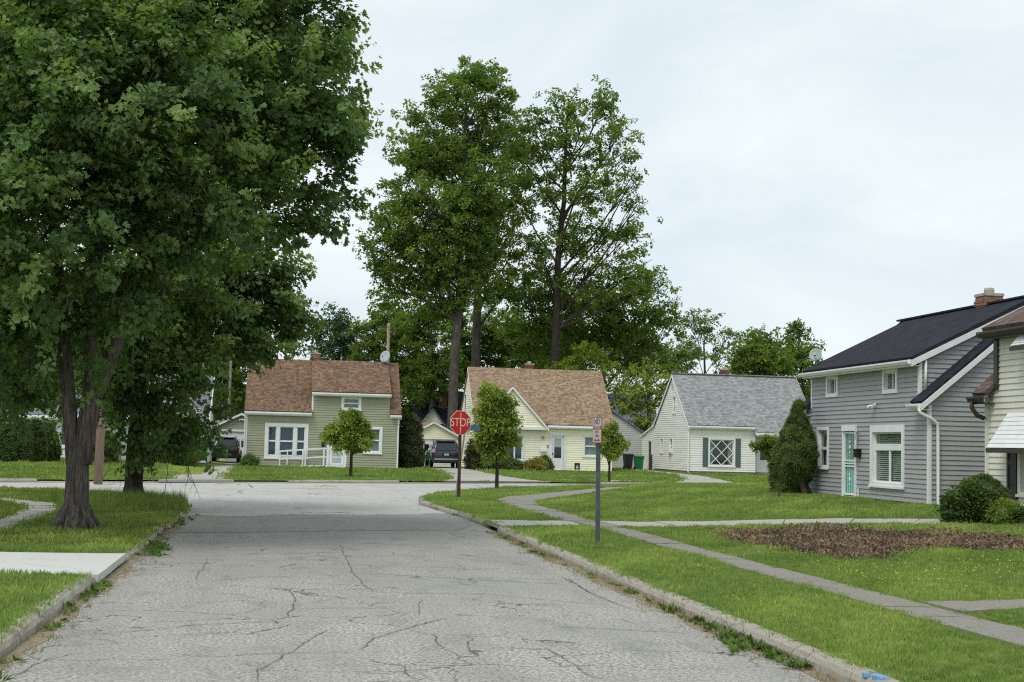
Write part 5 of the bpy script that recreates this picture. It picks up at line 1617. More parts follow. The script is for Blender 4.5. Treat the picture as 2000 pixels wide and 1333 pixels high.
def trunk_mesh(paths, name, mat, parent, n=10, lump=0.05):
    mb = MB()
    for pts, rad, nn in paths:
        # subdivide
        P = []; R = []
        for i in range(len(pts) - 1):
            k = max(1, int(math.dist(pts[i], pts[i + 1]) / max(.12, rad[i] * 1.3)))
            for q in range(k):
                f = q / k
                P.append(Vector(pts[i]).lerp(Vector(pts[i + 1]), f)); R.append(rad[i] + (rad[i + 1] - rad[i]) * f)
        P.append(Vector(pts[-1])); R.append(rad[-1])
        # soften corners
        for _ in range(2):
            for i in range(1, len(P) - 1):
                P[i] = P[i] * .5 + (P[i - 1] + P[i + 1]) * .25
        mb.tube(P, R, nn, lump=lump)
    return mb.build(name, mat, parent, smooth=True, fix=False)

def limb(a, b, r0, r1, n=6, sag=0.15):
    a, b = Vector(a), Vector(b)
    mid = a.lerp(b, .5) + Vector((random.gauss(0, .06), random.gauss(0, .06), -sag * random.uniform(0, 1))) * (b - a).length
    return ([a, mid, b], [r0, (r0 + r1) / 2, r1], n)

def crown(name, blobs, variants, mat, parent, per_m2, clump_r, scale, out_bias=0.8, droop=0.1, shell=(0.72, 1.03), inner=0.25, jit=0.6, centre=None, cut=None, sub=0):
    """blobs: (centre, (rx,ry,rz)); clumps sit through each blob's shell, tufts gather round each clump"""
    pos = []; dirs = []
    if sub:
        nb = []
        for c, r in blobs:
            c = np.array(c, float); r = np.array(r, float)
            for _ in range(sub):
                d = rng.normal(size=3); d /= np.linalg.norm(d)
                nb.append((c + d * r * rng.uniform(.25, .98), r * rng.uniform(.24, .44)))
        blobs = nb
    for c, r in blobs:
        c = np.array(c, float); r = np.array(r, float)
        area = 4 * math.pi * ((r[0] * r[1]) ** 1.6 / 3 + (r[0] * r[2]) ** 1.6 / 3 + (r[1] * r[2]) ** 1.6 / 3) ** (1 / 1.6)
        n = max(4, int(area * per_m2))
        d = rng.normal(size=(n, 3)); d /= np.linalg.norm(d, axis=1, keepdims=True)
        f = np.where(rng.random(n) < inner, rng.uniform(.25, .75, n), rng.uniform(shell[0], shell[1], n))
        k = max(1, n // 7)
        hub = d[rng.integers(0, k, n)]                     # leaves gather round hubs: clumps with gaps between
        d = d * (1 - .62) + hub * .62 if jit < 1 else d
        d /= np.linalg.norm(d, axis=1, keepdims=True)
        p = c + d * f[:, None] * r + rng.normal(size=(n, 3)) * clump_r
        pos.append(p); dirs.append(d)
    pos = np.concatenate(pos); dirs = np.concatenate(dirs)
    if cut is not None:
        k = cut(pos); pos = pos[k]; dirs = dirs[k]
    if centre is not None:
        o = pos - np.array(centre); o /= np.linalg.norm(o, axis=1, keepdims=True)
        dirs = dirs * .4 + o * .6
    dr = dirs * out_bias + rng.normal(size=dirs.shape) * .35
    dr[:, 2] = dr[:, 2] * .5 - droop
    rot = dir_euler(dr, rng.normal(size=len(dr)) * .35)
    s = rng.uniform(.75, 1.25, len(pos)) * scale
    return scatter(name, variants, pos, rot, s, mat, parent)

def spray_crown(name, blobs, variants, mat, parent, per_m2, scale, centre, steps=15, length=(.8, 1.7), shell=(.45, .92), fill=13.0, hero=4):
    """leafy sprays that leave the crown outward and droop at the tip; pale young leaves at the tips"""
    pos = []; dr = []; tint = []; sc_ = []
    for c, r in blobs:
        c = np.array(c, float); r = np.array(r, float)
        n = max(4, int(4 * math.pi * (r.mean() ** 2) * per_m2))
        d = rng.normal(size=(n, 3)); d /= np.linalg.norm(d, axis=1, keepdims=True)
        p0 = c + d * r * rng.uniform(shell[0], shell[1], n)[:, None]
        o = p0 - np.array(centre); o /= np.linalg.norm(o, axis=1, keepdims=True)
        ax = d * .55 + o * .6 + rng.normal(size=(n, 3)) * .28
        ax[:, 2] += .22
        ax /= np.linalg.norm(ax, axis=1, keepdims=True)
        L_ = rng.uniform(length[0], length[1], n) * np.clip(r.mean(), .45, 1.0)
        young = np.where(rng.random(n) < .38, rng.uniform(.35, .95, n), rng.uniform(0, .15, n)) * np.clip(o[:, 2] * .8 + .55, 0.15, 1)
        nh = hero if r.mean() > .6 else 0
        if nh:                                                 # a few long upright shoots on the near side
            hd = np.stack([rng.uniform(-.8, .8, nh), rng.uniform(-1, -.45, nh), rng.uniform(-.35, .7, nh)], 1); hd /= np.linalg.norm(hd, axis=1, keepdims=True)
            d = np.concatenate([d, hd]); p0 = np.concatenate([p0, c + hd * r * .92])
            ha = np.stack([hd[:, 0] * .5 + rng.normal(size=nh) * .35, hd[:, 1] * .45, .75 + rng.random(nh) * .5], 1); ha /= np.linalg.norm(ha, axis=1, keepdims=True)
            ax = np.concatenate([ax, ha]); L_ = np.concatenate([L_, rng.uniform(.9, 1.6, nh)]); young = np.concatenate([young, rng.uniform(.5, .95, nh)]); n += nh
        for k in range(steps):
            f = (k + rng.random(n) * .8) / steps
            w_ = .13 * (1 - .45 * f)
            p = p0 + ax * (L_ * f)[:, None] + rng.normal(size=(n, 3)) * w_[:, None]
            p[:, 2] -= .28 * L_ * f * f
            q = ax * .8 + rng.normal(size=(n, 3)) * .5
            q[:, 2] = q[:, 2] * .5 - .35 * f
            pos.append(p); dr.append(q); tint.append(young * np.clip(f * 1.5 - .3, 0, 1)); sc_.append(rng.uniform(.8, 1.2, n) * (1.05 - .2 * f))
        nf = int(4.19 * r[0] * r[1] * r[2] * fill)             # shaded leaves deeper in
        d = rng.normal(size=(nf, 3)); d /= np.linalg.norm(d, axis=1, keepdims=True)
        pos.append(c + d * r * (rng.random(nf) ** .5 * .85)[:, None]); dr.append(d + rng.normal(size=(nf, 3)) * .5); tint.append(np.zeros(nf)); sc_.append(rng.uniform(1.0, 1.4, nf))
    pos = np.concatenate(pos); dr = np.concatenate(dr)
    return scatter(name, variants, pos, dir_euler(dr, rng.normal(size=len(pos)) * .4), np.concatenate(sc_) * scale, mat, parent, tint=np.concatenate(tint))

# ---- the big maple on the left
def big_maple():
    B = Vector((-3.26, 23.3, 0.12))
    T = thing('maple_tree', 'big maple with forked trunk in the foreground on the left', 'tree', B)
    P = []
    P.append(([B + Vector((0, 0, -.1)), B + Vector((0, 0, .12)), B + Vector((0, 0, .45)), B + Vector((0, 0, 1.0)), B + Vector((-.02, 0, 1.35))], [.32, .25, .19, .175, .185], 28))
    P.append(([B + Vector((-.09, .02, 1.05)), B + Vector((-.15, .0, 1.7)), (-3.52, 23.35, 2.6), (-3.62, 23.4, 3.4), (-3.9, 23.6, 5.2), (-4.3, 23.9, 7.2), (-4.5, 24, 9)], [.11, .115, .11, .105, .085, .06, .03], 20))
    P.append(([B + Vector((.07, -.02, 1.05)), B + Vector((.09, 0, 1.7)), (-3.06, 23.3, 2.35), (-3.12, 23.3, 2.8), (-3.2, 23.2, 3.5), (-3.1, 23.1, 5.4), (-2.9, 23.2, 7.6), (-3, 23.2, 9.6)], [.145, .155, .15, .13, .115, .09, .06, .03], 24))
    P.append(([(-3.05, 23.3, 2.25), (-2.88, 23.3, 2.75), (-2.68, 23.35, 3.4), (-2.2, 23.4, 4.6), (-1.5, 23.5, 6.2), (-.8, 23.4, 7.6)], [.11, .11, .10, .08, .06, .03], 18))
    for a, b_, r in (((-3.62, 23.4, 3.3), (-5.6, 22.6, 5.6), .07), ((-3.55, 23.4, 2.9), (-5.2, 24.6, 3.9), .06), ((-3.12, 23.2, 4.4), (-2.6, 20.4, 6.4), .07), ((-3.2, 23.2, 3.6), (-4.2, 20.6, 5.2), .06), ((-2.4, 23.4, 4.1), (-.6, 22.4, 5.6), .055), ((-2.0, 23.4, 5.0), (.2, 23.8, 7.0), .05), ((-2.9, 23.2, 6.6), (-1.4, 21.4, 9.0), .05), ((-3.05, 23.2, 5.6), (-3.4, 25.9, 7.6), .05), ((-4.0, 23.6, 5.6), (-6.0, 24.2, 8.0), .05), ((-2.6, 23.3, 3.5), (-1.6, 21.6, 4.4), .04), ((-3.0, 23.2, 5.0), (-1.0, 24.8, 6.6), .05)):
        P.append(limb(a, b_, r, .02, 8))
        for _ in range(3):
            m_ = Vector(a).lerp(Vector(b_), random.uniform(.45, .9))
            P.append(limb(m_, m_ + Vector((random.uniform(-1, 1), random.uniform(-1.2, .6), random.uniform(.1, 1.0))), .025, .008, 6))
    # root flare
    for k in range(7):
        a = k / 7 * 2 * math.pi + .3
        P.append(([B + Vector((math.cos(a) * .12, math.sin(a) * .12, .42)), B + Vector((math.cos(a) * .27, math.sin(a) * .27, .12)), B + Vector((math.cos(a) * .5, math.sin(a) * .42, -.06))], [.075, .065, .03], 8))
    trunk_mesh(P, 'trunk', 'bark', T, lump=.06)
    Bl = []
    def bl(px, py, y, rp, rd=None, rz=None):
        c = at(px, py, y); r = rp * .86 * y / F_PX
        Bl.append((c, (r, (rd or 1.0) * r, (rz or .85) * r)))
    for a in ((150, 60, 22.6, 190), (420, 30, 23.6, 190), (585, 60, 24.2, 92), (60, 260, 20.8, 170), (300, 210, 21.4, 170), (520, 200, 22.8, 140), (620, 220, 23.8, 70), (120, 380, 21.0, 150), (340, 370, 21.6, 130), (560, 320, 23.2, 110), (655, 340, 23.8, 50), (480, 400, 22.6, 100), (90, 510, 20.8, 120), (250, 500, 21.8, 100), (400, 480, 22.6, 80), (-60, 420, 22.5, 200), (-80, 150, 22.5, 220), (560, 430, 23.0, 62), (-70, 600, 23, 150), (230, -60, 24, 230), (480, -90, 24.5, 200), (50, 640, 24.4, 75), (200, 600, 23.8, 60), (350, 560, 24.0, 65),
              (300, 300, 26.2, 230), (80, 200, 26.4, 230), (480, 240, 25.8, 170), (30, 690, 26.2, 70), (90, 720, 26.0, 45), (-30, 730, 26.2, 60), (592, 130, 23.6, 60), (320, 110, 21.6, 120), (110, 140, 21.0, 120), (130, 605, 22.2, 50), (235, 600, 22.2, 50), (55, 640, 22.4, 62), (185, 650, 22.6, 34)):
        bl(*a)
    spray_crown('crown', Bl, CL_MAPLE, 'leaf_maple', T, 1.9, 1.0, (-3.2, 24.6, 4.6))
    return T
big_maple()

def second_maple():
    B = Vector((-3.29, 32.3, 0.12))
    T = thing('maple_tree', 'dark maple standing in long grass at the street corner', 'tree', B)
    P = [([B + Vector((0, 0, -.1)), B + Vector((0, 0, .1)), B + Vector((.0, 0, .4)), B + Vector((-.02, 0, 1.4)), B + Vector((.03, 0, 2.3)), B + Vector((.1, 0, 3.6)), B + Vector((.2, 0, 6.5))], [.36, .27, .205, .185, .17, .13, .04], 22)]
    for b_ in ((-5.2, 31.6, 3.6), (-1.4, 32.0, 3.8), (-.9, 32.6, 5.2), (-2.4, 30.4, 4.6), (-4.4, 30.6, 5.0), (-5.4, 33, 5.2), (-3, 34.6, 5)):
        P.append(limb((-3.27, 32.3, random.uniform(1.9, 3.2)), b_, .075, .02, 7))
    trunk_mesh(P, 'trunk', 'bark2', T, lump=.06)
    Bl = []
    for (px, py, y, rp) in ((250, 640, 31.4, 120), (380, 620, 32.0, 120), (480, 580, 32.6, 90), (525, 640, 32.6, 58), (470, 680, 32.2, 60), (320, 740, 31.6, 85), (230, 740, 31.2, 70), (400, 560, 33, 110), (330, 815, 31.8, 52), (265, 810, 31.6, 48), (370, 830, 32, 32), (500, 560, 33, 70), (260, 560, 33.5, 160), (150, 700, 33, 90), (90, 735, 33.5, 70), (20, 735, 34, 75), (215, 790, 31.4, 40), (300, 860, 31.8, 22), (520, 690, 32.4, 34)):
        c = at(px, py - 14, y); r = rp * .82 * y / F_PX
        Bl.append((c, (r, r, .85 * r)))
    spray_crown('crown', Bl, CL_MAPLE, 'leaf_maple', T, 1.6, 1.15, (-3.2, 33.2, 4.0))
    # dead hanging twigs
    tw = MB()
    for (a, b_) in (((205, 850), (215, 915)), ((330, 880), (318, 985)), ((365, 900), (372, 940)), ((365, 905), (392, 975)), ((300, 870), (285, 905)), ((365, 900), (362, 955)), ((240, 880), (200, 935)), ((230, 870), (235, 950))):
        p = at(a[0], a[1], 31.6); q = at(b_[0], b_[1], 31.4)
        m_ = p.lerp(q, .5) + Vector((random.uniform(-.08, .08), 0, random.uniform(-.02, .06)))
        tw.tube([p, m_, q], [.007, .006, .003], 5)
        for _ in range(3):
            s = p.lerp(q, random.uniform(.3, .9)); tw.tube([s, s + Vector((random.uniform(-.18, .18), random.uniform(-.1, .1), -random.uniform(.05, .2)))], [.004, .002], 4)
    o = tw.build('dead_twigs', 'twig', T, fix=False); o['kind'] = 'stuff'
second_maple()

def clump_crown(name, blobs, variants, mat, parent, per_m3, per, cr_, scale, twigs=None):
    """small leaf clumps spread through each blob's volume, sky between them"""
    cs = []; os_ = []
    for c, r in blobs:
        c = np.array(c, float); r = np.array(r, float)
        n = max(5, int(4.19 * r[0] * r[1] * r[2] * per_m3))
        d = rng.normal(size=(n, 3)); d /= np.linalg.norm(d, axis=1, keepdims=True)
        f = rng.random(n) ** .42
        p = c + d * f[:, None] * r * 1.04
        cs.append(p); os_.append(d)
        if twigs is not None:
            for q in p[:: 2]:
                a = Vector(c).lerp(Vector(q), random.uniform(.0, .35))
                twigs.tube([a, a.lerp(Vector(q), .5) + Vector((0, 0, -.1)), q], [.035, .022, .01], 4, cap=False)
    cs = np.concatenate(cs); os_ = np.concatenate(os_)
    m_ = np.clip(rng.poisson(per, len(cs)), 1, None)
    idx = np.repeat(np.arange(len(cs)), m_)
    k = rng.normal(size=(len(idx), 3)) * cr_ * rng.uniform(.5, 1.4, len(cs))[idx][:, None]
    k[:, 2] *= .7
    pos = cs[idx] + k
    d = os_[idx] * .6 + rng.normal(size=(len(idx), 3)) * .6
    d[:, 2] = d[:, 2] * .4
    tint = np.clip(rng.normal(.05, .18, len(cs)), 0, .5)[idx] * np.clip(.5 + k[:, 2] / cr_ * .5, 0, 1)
    return scatter(name, variants, pos, dir_euler(d, rng.normal(size=len(idx)) * .5), rng.uniform(.7, 1.3, len(idx)) * scale, mat, parent, tint=tint)

# ---- tall trees and the belt of trees behind the houses
def far_tree(name, label, px, yb, y, blobs, mat, trunk_px=None, trunk_r=.3, dens=.6, scale=1.0, bark_='bark_far', limbs=True, group='trees behind the houses', fork=None, var=None, inner=.2, top=None):
    base = at(trunk_px or px, 905, y); base.z = 0.1
    T = thing(name, label, 'tree', base, group)
    Bl = []
    for b_ in blobs:
        bx, by, r = b_[0], b_[1], b_[2]
        rz = b_[3] if len(b_) > 3 else r
        yy = y + random.uniform(-1, 1) * r * y / F_PX * .6
        Bl.append((at(bx, by, yy), (r * y / F_PX, r * y / F_PX, rz * y / F_PX)))
    P = []
    zt_ = max(c.z for c, r in Bl)
    tp = top or at(trunk_px or px, 905, y) ; 
    tipx = at(px, min(b_[1] for b_ in blobs), y)
    N_ = 7
    pts = []; rad = []
    for i in range(N_ + 1):
        f = i / N_
        x = base.x + (tipx.x - base.x) * f ** 1.6 + random.gauss(0, .12) * (0 < i < N_)
        pts.append(Vector((x, base.y + random.gauss(0, .1), -.1 + (zt_ + .1) * f))); rad.append(trunk_r * (1 - f) ** .75 + .03)
    P.append((pts, rad, 12))
    if limbs:
        for c, r in Bl:
            zb_ = max(c.z - 1.1 * abs(c.x - base.x) - 1.5, 1.5 + .25 * c.z)
            zb_ = min(max(zb_, 11.0 if trunk_r > .38 else 0), c.z * .92)
            f = zb_ / zt_; i = min(int(f * N_), N_ - 1); g = f * N_ - i
            a = pts[i].lerp(pts[i + 1], g)
            P.append(limb(a, c, max(.05, trunk_r * .38 * (1 - f * .6)), .03, 7, .04))
            for _ in range(3):
                d = Vector((random.uniform(-1, 1) * r[0], random.uniform(-1, .4) * r[1], random.uniform(-.3, .9) * r[2]))
                P.append(limb(a.lerp(c, .75), c + d * .8, .045, .015, 5, .03))
    trunk_mesh(P, 'trunk', bark_, T, lump=.03)
    tw = MB()
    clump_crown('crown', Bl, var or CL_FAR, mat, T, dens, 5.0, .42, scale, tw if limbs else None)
    if limbs:
        o = tw.build('twigs', bark_, T, fix=False); o['kind'] = 'stuff'
    return T

far_tree('tall_tree', 'tallest tree with a long bare trunk rising beside the yellow house', 915, 640, 105,
         [(935, 148, 48), (885, 190, 55), (960, 200, 50), (835, 240, 50), (905, 260, 70), (975, 285, 50), (800, 310, 55), (860, 330, 70), (935, 350, 70), (775, 390, 45), (830, 410, 75), (905, 430, 75), (970, 440, 48), (755, 470, 48), (735, 520, 34, 28), (810, 500, 70), (880, 520, 70), (950, 520, 50), (770, 560, 50), (850, 575, 55), (910, 590, 40), (908, 155, 38), (965, 155, 32)],
         'leaf_tall', 880, .40, .85, 1.0)
far_tree('tall_tree', 'tall dark trunked tree right behind the yellow house ridge', 950, 640, 112,
         [(980, 330, 40), (1000, 390, 38), (1010, 250, 34), (985, 480, 35), (960, 400, 50), (930, 480, 50), (960, 560, 45), (1000, 300, 34), (990, 560, 28), (1020, 270, 32), (1022, 350, 36), (1015, 430, 32), (1000, 500, 30)],
         'leaf_tall', 922, .46, .7, .95)
far_tree('tall_tree', 'airy tall tree with sky showing through between yellow and white houses', 1110, 690, 108,
         [(1060, 225, 42), (1110, 205, 38), (1175, 215, 42), (1040, 290, 45), (1110, 290, 55), (1195, 290, 50), (1070, 370, 55), (1150, 380, 60), (1225, 370, 34), (1100, 460, 55), (1185, 460, 55), (1235, 450, 28), (1060, 520, 48), (1140, 540, 60), (1215, 540, 48), (1230, 300, 24), (1085, 197, 26), (1180, 196, 26), (1250, 520, 40), (1270, 560, 34), (1005, 540, 40), (1030, 470, 42), (1020, 400, 38), (1245, 400, 30), (1140, 240, 45), (1218, 250, 36), (1032, 240, 32), (1238, 340, 34), (1015, 300, 30)],
         'leaf_tall', 1075, .40, .6, .95, bark_='bark2')
far_tree('spreading_tree', 'spreading tree leaning out to the right above the white house', 1200, 690, 114,
         [(1040, 580, 48), (1100, 590, 62), (1170, 590, 55), (1240, 560, 40), (1285, 550, 30), (1290, 610, 40), (1315, 640, 24), (1230, 630, 60), (1150, 660, 70), (1060, 660, 60), (1270, 690, 45)],
         'leaf_mid', 1165, .35, .85, 1.0)
bgs = [
    ('conifer_tree', 'feathery blue green tree left of the utility pole behind the green house', 'leaf_blue', 128, [(655, 615, 22, 34), (640, 650, 28, 34), (672, 655, 28, 36), (655, 690, 42, 34), (690, 690, 28)], 4.6),
    ('bushy_tree', 'dark bushy tree right behind the green house chimney end', 'leaf_mid', 122, [(725, 640, 36), (760, 620, 40), (790, 660, 50), (740, 700, 50), (800, 720, 50), (760, 760, 50), (720, 770, 40), (800, 790, 40)], 4.0),
    ('bushy_tree', 'yellowish green tree left of the tall bare trunk', 'leaf_mid', 118, [(820, 640, 40), (850, 690, 42), (830, 740, 45), (870, 740, 40), (845, 610, 34)], 4.0),
    ('bushy_tree', 'dark tree between the two tall bare trunks', 'leaf_tall', 126, [(900, 650, 45), (960, 650, 45), (930, 700, 50), (985, 690, 45), (895, 720, 40)], 4.0),
    ('bushy_tree', 'dark green tree right behind the yellow house chimney', 'leaf_tall', 122, [(1010, 640, 45), (1060, 680, 50), (1100, 660, 50), (1040, 720, 45), (1110, 720, 45)], 4.0),
    ('lime_tree', 'bright lime green tree peeking over the yellow roof', 'leaf_lime', 103, [(1110, 715, 32), (1150, 705, 34), (1180, 740, 34), (1130, 745, 40), (1195, 780, 30)], 5.5),
    ('bushy_tree', 'olive bushy tree in the gap left of the off white house', 'leaf_street', 101, [(1245, 745, 36), (1275, 730, 30), (1235, 790, 36), (1280, 780, 40), (1255, 830, 40), (1300, 740, 26)], 5.0),
    ('bushy_tree', 'dark tree behind the off white house gable', 'leaf_tall', 124, [(1240, 690, 45), (1290, 700, 40), (1200, 680, 45), (1320, 720, 34)], 4.0),
    ('pale_tree', 'pale thin tree behind the off white house roof', 'leaf_pale', 142, [(1350, 640, 32), (1385, 640, 34), (1420, 660, 26), (1360, 690, 40), (1410, 700, 38), (1330, 690, 28)], 2.3),
    ('bushy_tree', 'dense dome shaped tree behind the off white roof', 'leaf_mid', 118, [(1490, 670, 38), (1465, 700, 36), (1515, 700, 38), (1490, 720, 50), (1450, 720, 26)], 4.6),
    ('bushy_tree', 'darker tree beside the pale green satellite dish', 'leaf_tall', 128, [(1552, 665, 28), (1570, 700, 34), (1540, 710, 36), (1590, 730, 30), (1555, 640, 16), (1575, 770, 34)], 4.4),
    ('bushy_tree', 'mid green tree behind the green garage', 'leaf_mid', 116, [(440, 700, 45), (480, 680, 40), (455, 760, 42), (420, 740, 40), (500, 740, 35), (490, 640, 45)], 4.2),
    ('bushy_tree', 'green tree behind the left white house roof', 'leaf_mid', 112, [(340, 690, 50), (390, 700, 45), (310, 740, 45), (270, 700, 60), (200, 720, 70), (380, 650, 50)], 4.2),
    ('bushy_tree', 'tall mass of leaves behind both maples on the far left', 'leaf_tall', 98, [(60, 680, 90), (160, 650, 80), (-40, 650, 100), (110, 760, 60)], 3.6),
]
for nm, lb, mt_, y, bl_, dn in bgs:
    px = sum(b_[0] for b_ in bl_) / len(bl_)
    far_tree(nm, lb, px, 900, y, bl_, mt_, None, .22, dn * (.2 if dn < 3 else .28), 1.05 if y > 110 else .8)

# ---- young street trees
def street_tree(label, px, y, blobs, mat, trunk_r, base, dens=28.0, lean=0.0, fork=None):
    T = thing('street_tree', label, 'tree', base, 'young street trees')
    Bl = [(at(b_[0], b_[1], y), (b_[2] * y / F_PX, b_[2] * y / F_PX, (b_[3] if len(b_) > 3 else b_[2]) * y / F_PX)) for b_ in blobs]
    B = Vector(base); zt_ = max(c.z for c, r in Bl)
    zf = fork or B.z + (zt_ - B.z) * .33
    P = [([B - Vector((0, 0, .06)), B + Vector((0, 0, .1)), Vector((B.x + lean * .5, B.y, (B.z + zf) / 2)), Vector((B.x + lean, B.y, zf)), Vector((B.x + lean, B.y, zt_ * .9))], [trunk_r * 1.4, trunk_r, trunk_r * .9, trunk_r * .8, .012], 12)]
    for c, r in Bl:
        P.append(limb((B.x + lean, B.y, zf + random.uniform(-.1, .3) * (zt_ - zf)), c, trunk_r * .55, .01, 6, 0))
    trunk_mesh(P, 'trunk', 'bark2', T, lump=.05)
    crown('crown', Bl, CL_SMALL, mat, T, dens * 1.0, .05, 1.0, shell=(.4, 1.1), inner=.3, droop=.05, sub=9)
street_tree('round lollipop tree on the lawn of the green house', 685, 60, [(684, 835, 40, 34), (662, 852, 30, 24), (706, 852, 30, 26), (684, 862, 40, 20), (682, 812, 24, 18), (650, 850, 18), (714, 832, 14)], 'leaf_street', .075, (2.91, 60.06, .1), 34)
street_tree('taller dark green street tree between stop sign and yellow house', 970, 48, [(965, 790, 34), (945, 820, 28), (990, 815, 32), (965, 845, 46, 34), (938, 855, 22), (998, 858, 22), (970, 880, 30, 20), (965, 768, 18), (985, 775, 14), (992, 790, 18)], 'leaf_street', .07, (7.42, 48.05, .1), 26)
street_tree('small round tree behind the parking sign', 1190, 60.3, [(1192, 862, 27, 27), (1180, 875, 18), (1205, 872, 18), (1190, 842, 16), (1192, 885, 24, 12)], 'leaf_street', .06, (14.39, 60.4, .1), 34)

# ---- clipped shrubs
def shrub(name, label, base, prof, mat, variants=None, dens=150, scale=1.0, squash=1.0, lumpy=.07, group=None, trunk=None, cat='shrub', lobes=None, hubs=34):
    """prof: (radius, height) pairs of a turned outline; leaves cover it, an added solid dark core blocks the view through it"""
    T = thing(name, label, cat, base, group)
    pr = [p for p in prof]
    zs = np.array([p[1] for p in pr]); rs = np.array([p[0] for p in pr])
    n = 0
    z = rng.uniform(zs[0], zs[-1], 40000); r = np.interp(z, zs, rs)
    keep = rng.random(len(z)) < (r + .04) / (rs.max() + .04)
    z, r = z[keep], r[keep]
    area = 2 * math.pi * float(np.sum((rs[1:] + rs[:-1]) / 2 * np.diff(zs))) + .5
    n = min(len(z), int(area * dens)); z, r = z[:n], r[:n]
    a = rng.uniform(-math.pi, math.pi, n)
    nh = max(12, int(area * hubs))
    hi_ = rng.integers(0, min(nh, n), n)
    ha, hz, hr = a[hi_].copy(), z[hi_].copy(), r[hi_].copy()
    sp_ = .42 / math.sqrt(hubs)
    k1, k2 = rng.normal(size=n), rng.normal(size=n)
    a = ha + k1 * sp_ / np.maximum(hr, .08); z = np.clip(hz + k2 * sp_, zs[0], zs[-1]); r = np.interp(z, zs, rs)
    dome = sp_ * (1.1 - .45 * np.sqrt(k1 ** 2 + k2 ** 2)) + rng.normal(size=nh)[np.minimum(hi_, nh - 1)] * sp_ * .3
    r = np.maximum(.01, r + dome)
    lob = 1 + lumpy * (np.sin(a * 5 + z * 9) + np.sin(a * 9 - z * 14 + 1.3) * .7 + np.sin(z * 21 + a * 3) * .6)
    f = np.where(rng.random(n) < .75, rng.uniform(.9, 1.04, n), rng.uniform(.6, .9, n)) * lob
    pos = np.stack([base[0] + np.cos(a) * r * f, base[1] + np.sin(a) * r * f * squash, base[2] + z], 1)
    slope = np.gradient(rs, zs) if len(zs) > 2 else np.zeros(len(zs))
    nz = -np.interp(z, zs, slope)
    d = np.stack([np.cos(a), np.sin(a), nz * .7 + .35], 1) + rng.normal(size=(n, 3)) * .3
    v = variants or CL_YEW
    if v is CL_YEW:
        d /= np.linalg.norm(d, axis=1, keepdims=True)
        # needles point along local +Z: tilt Z to d
        rot = np.stack([np.zeros(n), np.arccos(np.clip(d[:, 2], -1, 1)), np.arctan2(d[:, 1], d[:, 0])], 1)
    else:
        rot = dir_euler(d, rng.normal(size=n) * .5)
    scatter('foliage', v, pos, rot, rng.uniform(.8, 1.3, n) * scale, mat, T, tint=np.clip(k2 * .16 + .05 + rng.normal(size=n) * .08, 0, .5))  # clump tops tinted paler: light from above put into the leaf colour
    core = MB().lathe([(max(.01, p[0] * .78), p[1] * .97 + .01) for p in pr], (base[0], base[1], base[2]), 14)
    for i, q in enumerate(core.v):
        core.v[i] = (q[0], base[1] + (q[1] - base[1]) * squash, q[2])
    core.build('twigs', 'leaf_yew' if mat != 'leaf_gold' else 'leaf_brown', T, smooth=True)  # added solid core that closes the dark inside, not separate twigs
    if trunk:
        P = [(pts, rr, 9) for pts, rr in trunk]
        trunk_mesh(P, 'trunk', 'bark2', T, lump=.1)
    return T

zb = .38
shrub('clipped_yew', 'egg shaped clipped evergreen with bare trunk at the grey house corner', (14.58, 38.0, zb + .4), [(.05, -.05), (.22, .0), (.36, .22), (.47, .55), (.50, .8), (.45, 1.1), (.33, 1.5), (.18, 1.85), (.05, 2.12), (.005, 2.32)], 'leaf_yew', dens=620, scale=1.1, lumpy=.03, hubs=24,
      trunk=[([(14.75, 37.6, zb - .1), (14.62, 37.65, zb + .3), (14.5, 37.8, zb + .8), (14.42, 38, zb + 1.4)], [.13, .085, .08, .05]), ([(14.95, 37.75, zb - .1), (14.8, 37.8, zb + .3), (14.6, 37.9, zb + .8)], [.09, .06, .04])], cat='tree')
shrub('clipped_yew', 'low dark skirt of clipped evergreen on the lawn beside grey house', (14.36, 38.3, zb - .05), [(.2, -.02), (.28, .1), (.34, .4), (.37, .8), (.35, 1.2), (.26, 1.45), (.1, 1.55)], 'leaf_yew', dens=620, scale=1.1, lumpy=.03, hubs=24)
# loose lime shoots sticking out to the left of the clipped evergreen
T = thing('leafy_sapling', 'yellow green leafy branches sticking out left of the clipped evergreen', 'shrub', (at(1545, 900, 40.6).x, 40.6, .3))
Bl = [(at(b_[0], b_[1], 40.6), (b_[2] * 40.6 / F_PX, b_[2] * 40.6 / F_PX * .8, b_[3] * 40.6 / F_PX)) for b_ in ((1500, 862, 16, 10), (1515, 875, 18, 14), (1480, 872, 13, 6), (1498, 884, 16, 9), (1522, 895, 14, 16), (1500, 866, 10, 7), (1470, 870, 8, 4))]
sx_ = at(1545, 900, 40.6).x
trunk_mesh([([(sx_, 40.6, .25), (sx_ - .05, 40.6, 1.0), (sx_ - .15, 40.6, 1.7)], [.04, .03, .015], 7)] + [limb((sx_ - .05, 40.6, 1.2), c, .02, .006, 5, 0) for c, r in Bl], 'stem', 'bark2', T)
crown('crown', Bl, CL_SMALL, 'leaf_lime', T, 46, .03, .8, shell=(.4, 1.05))

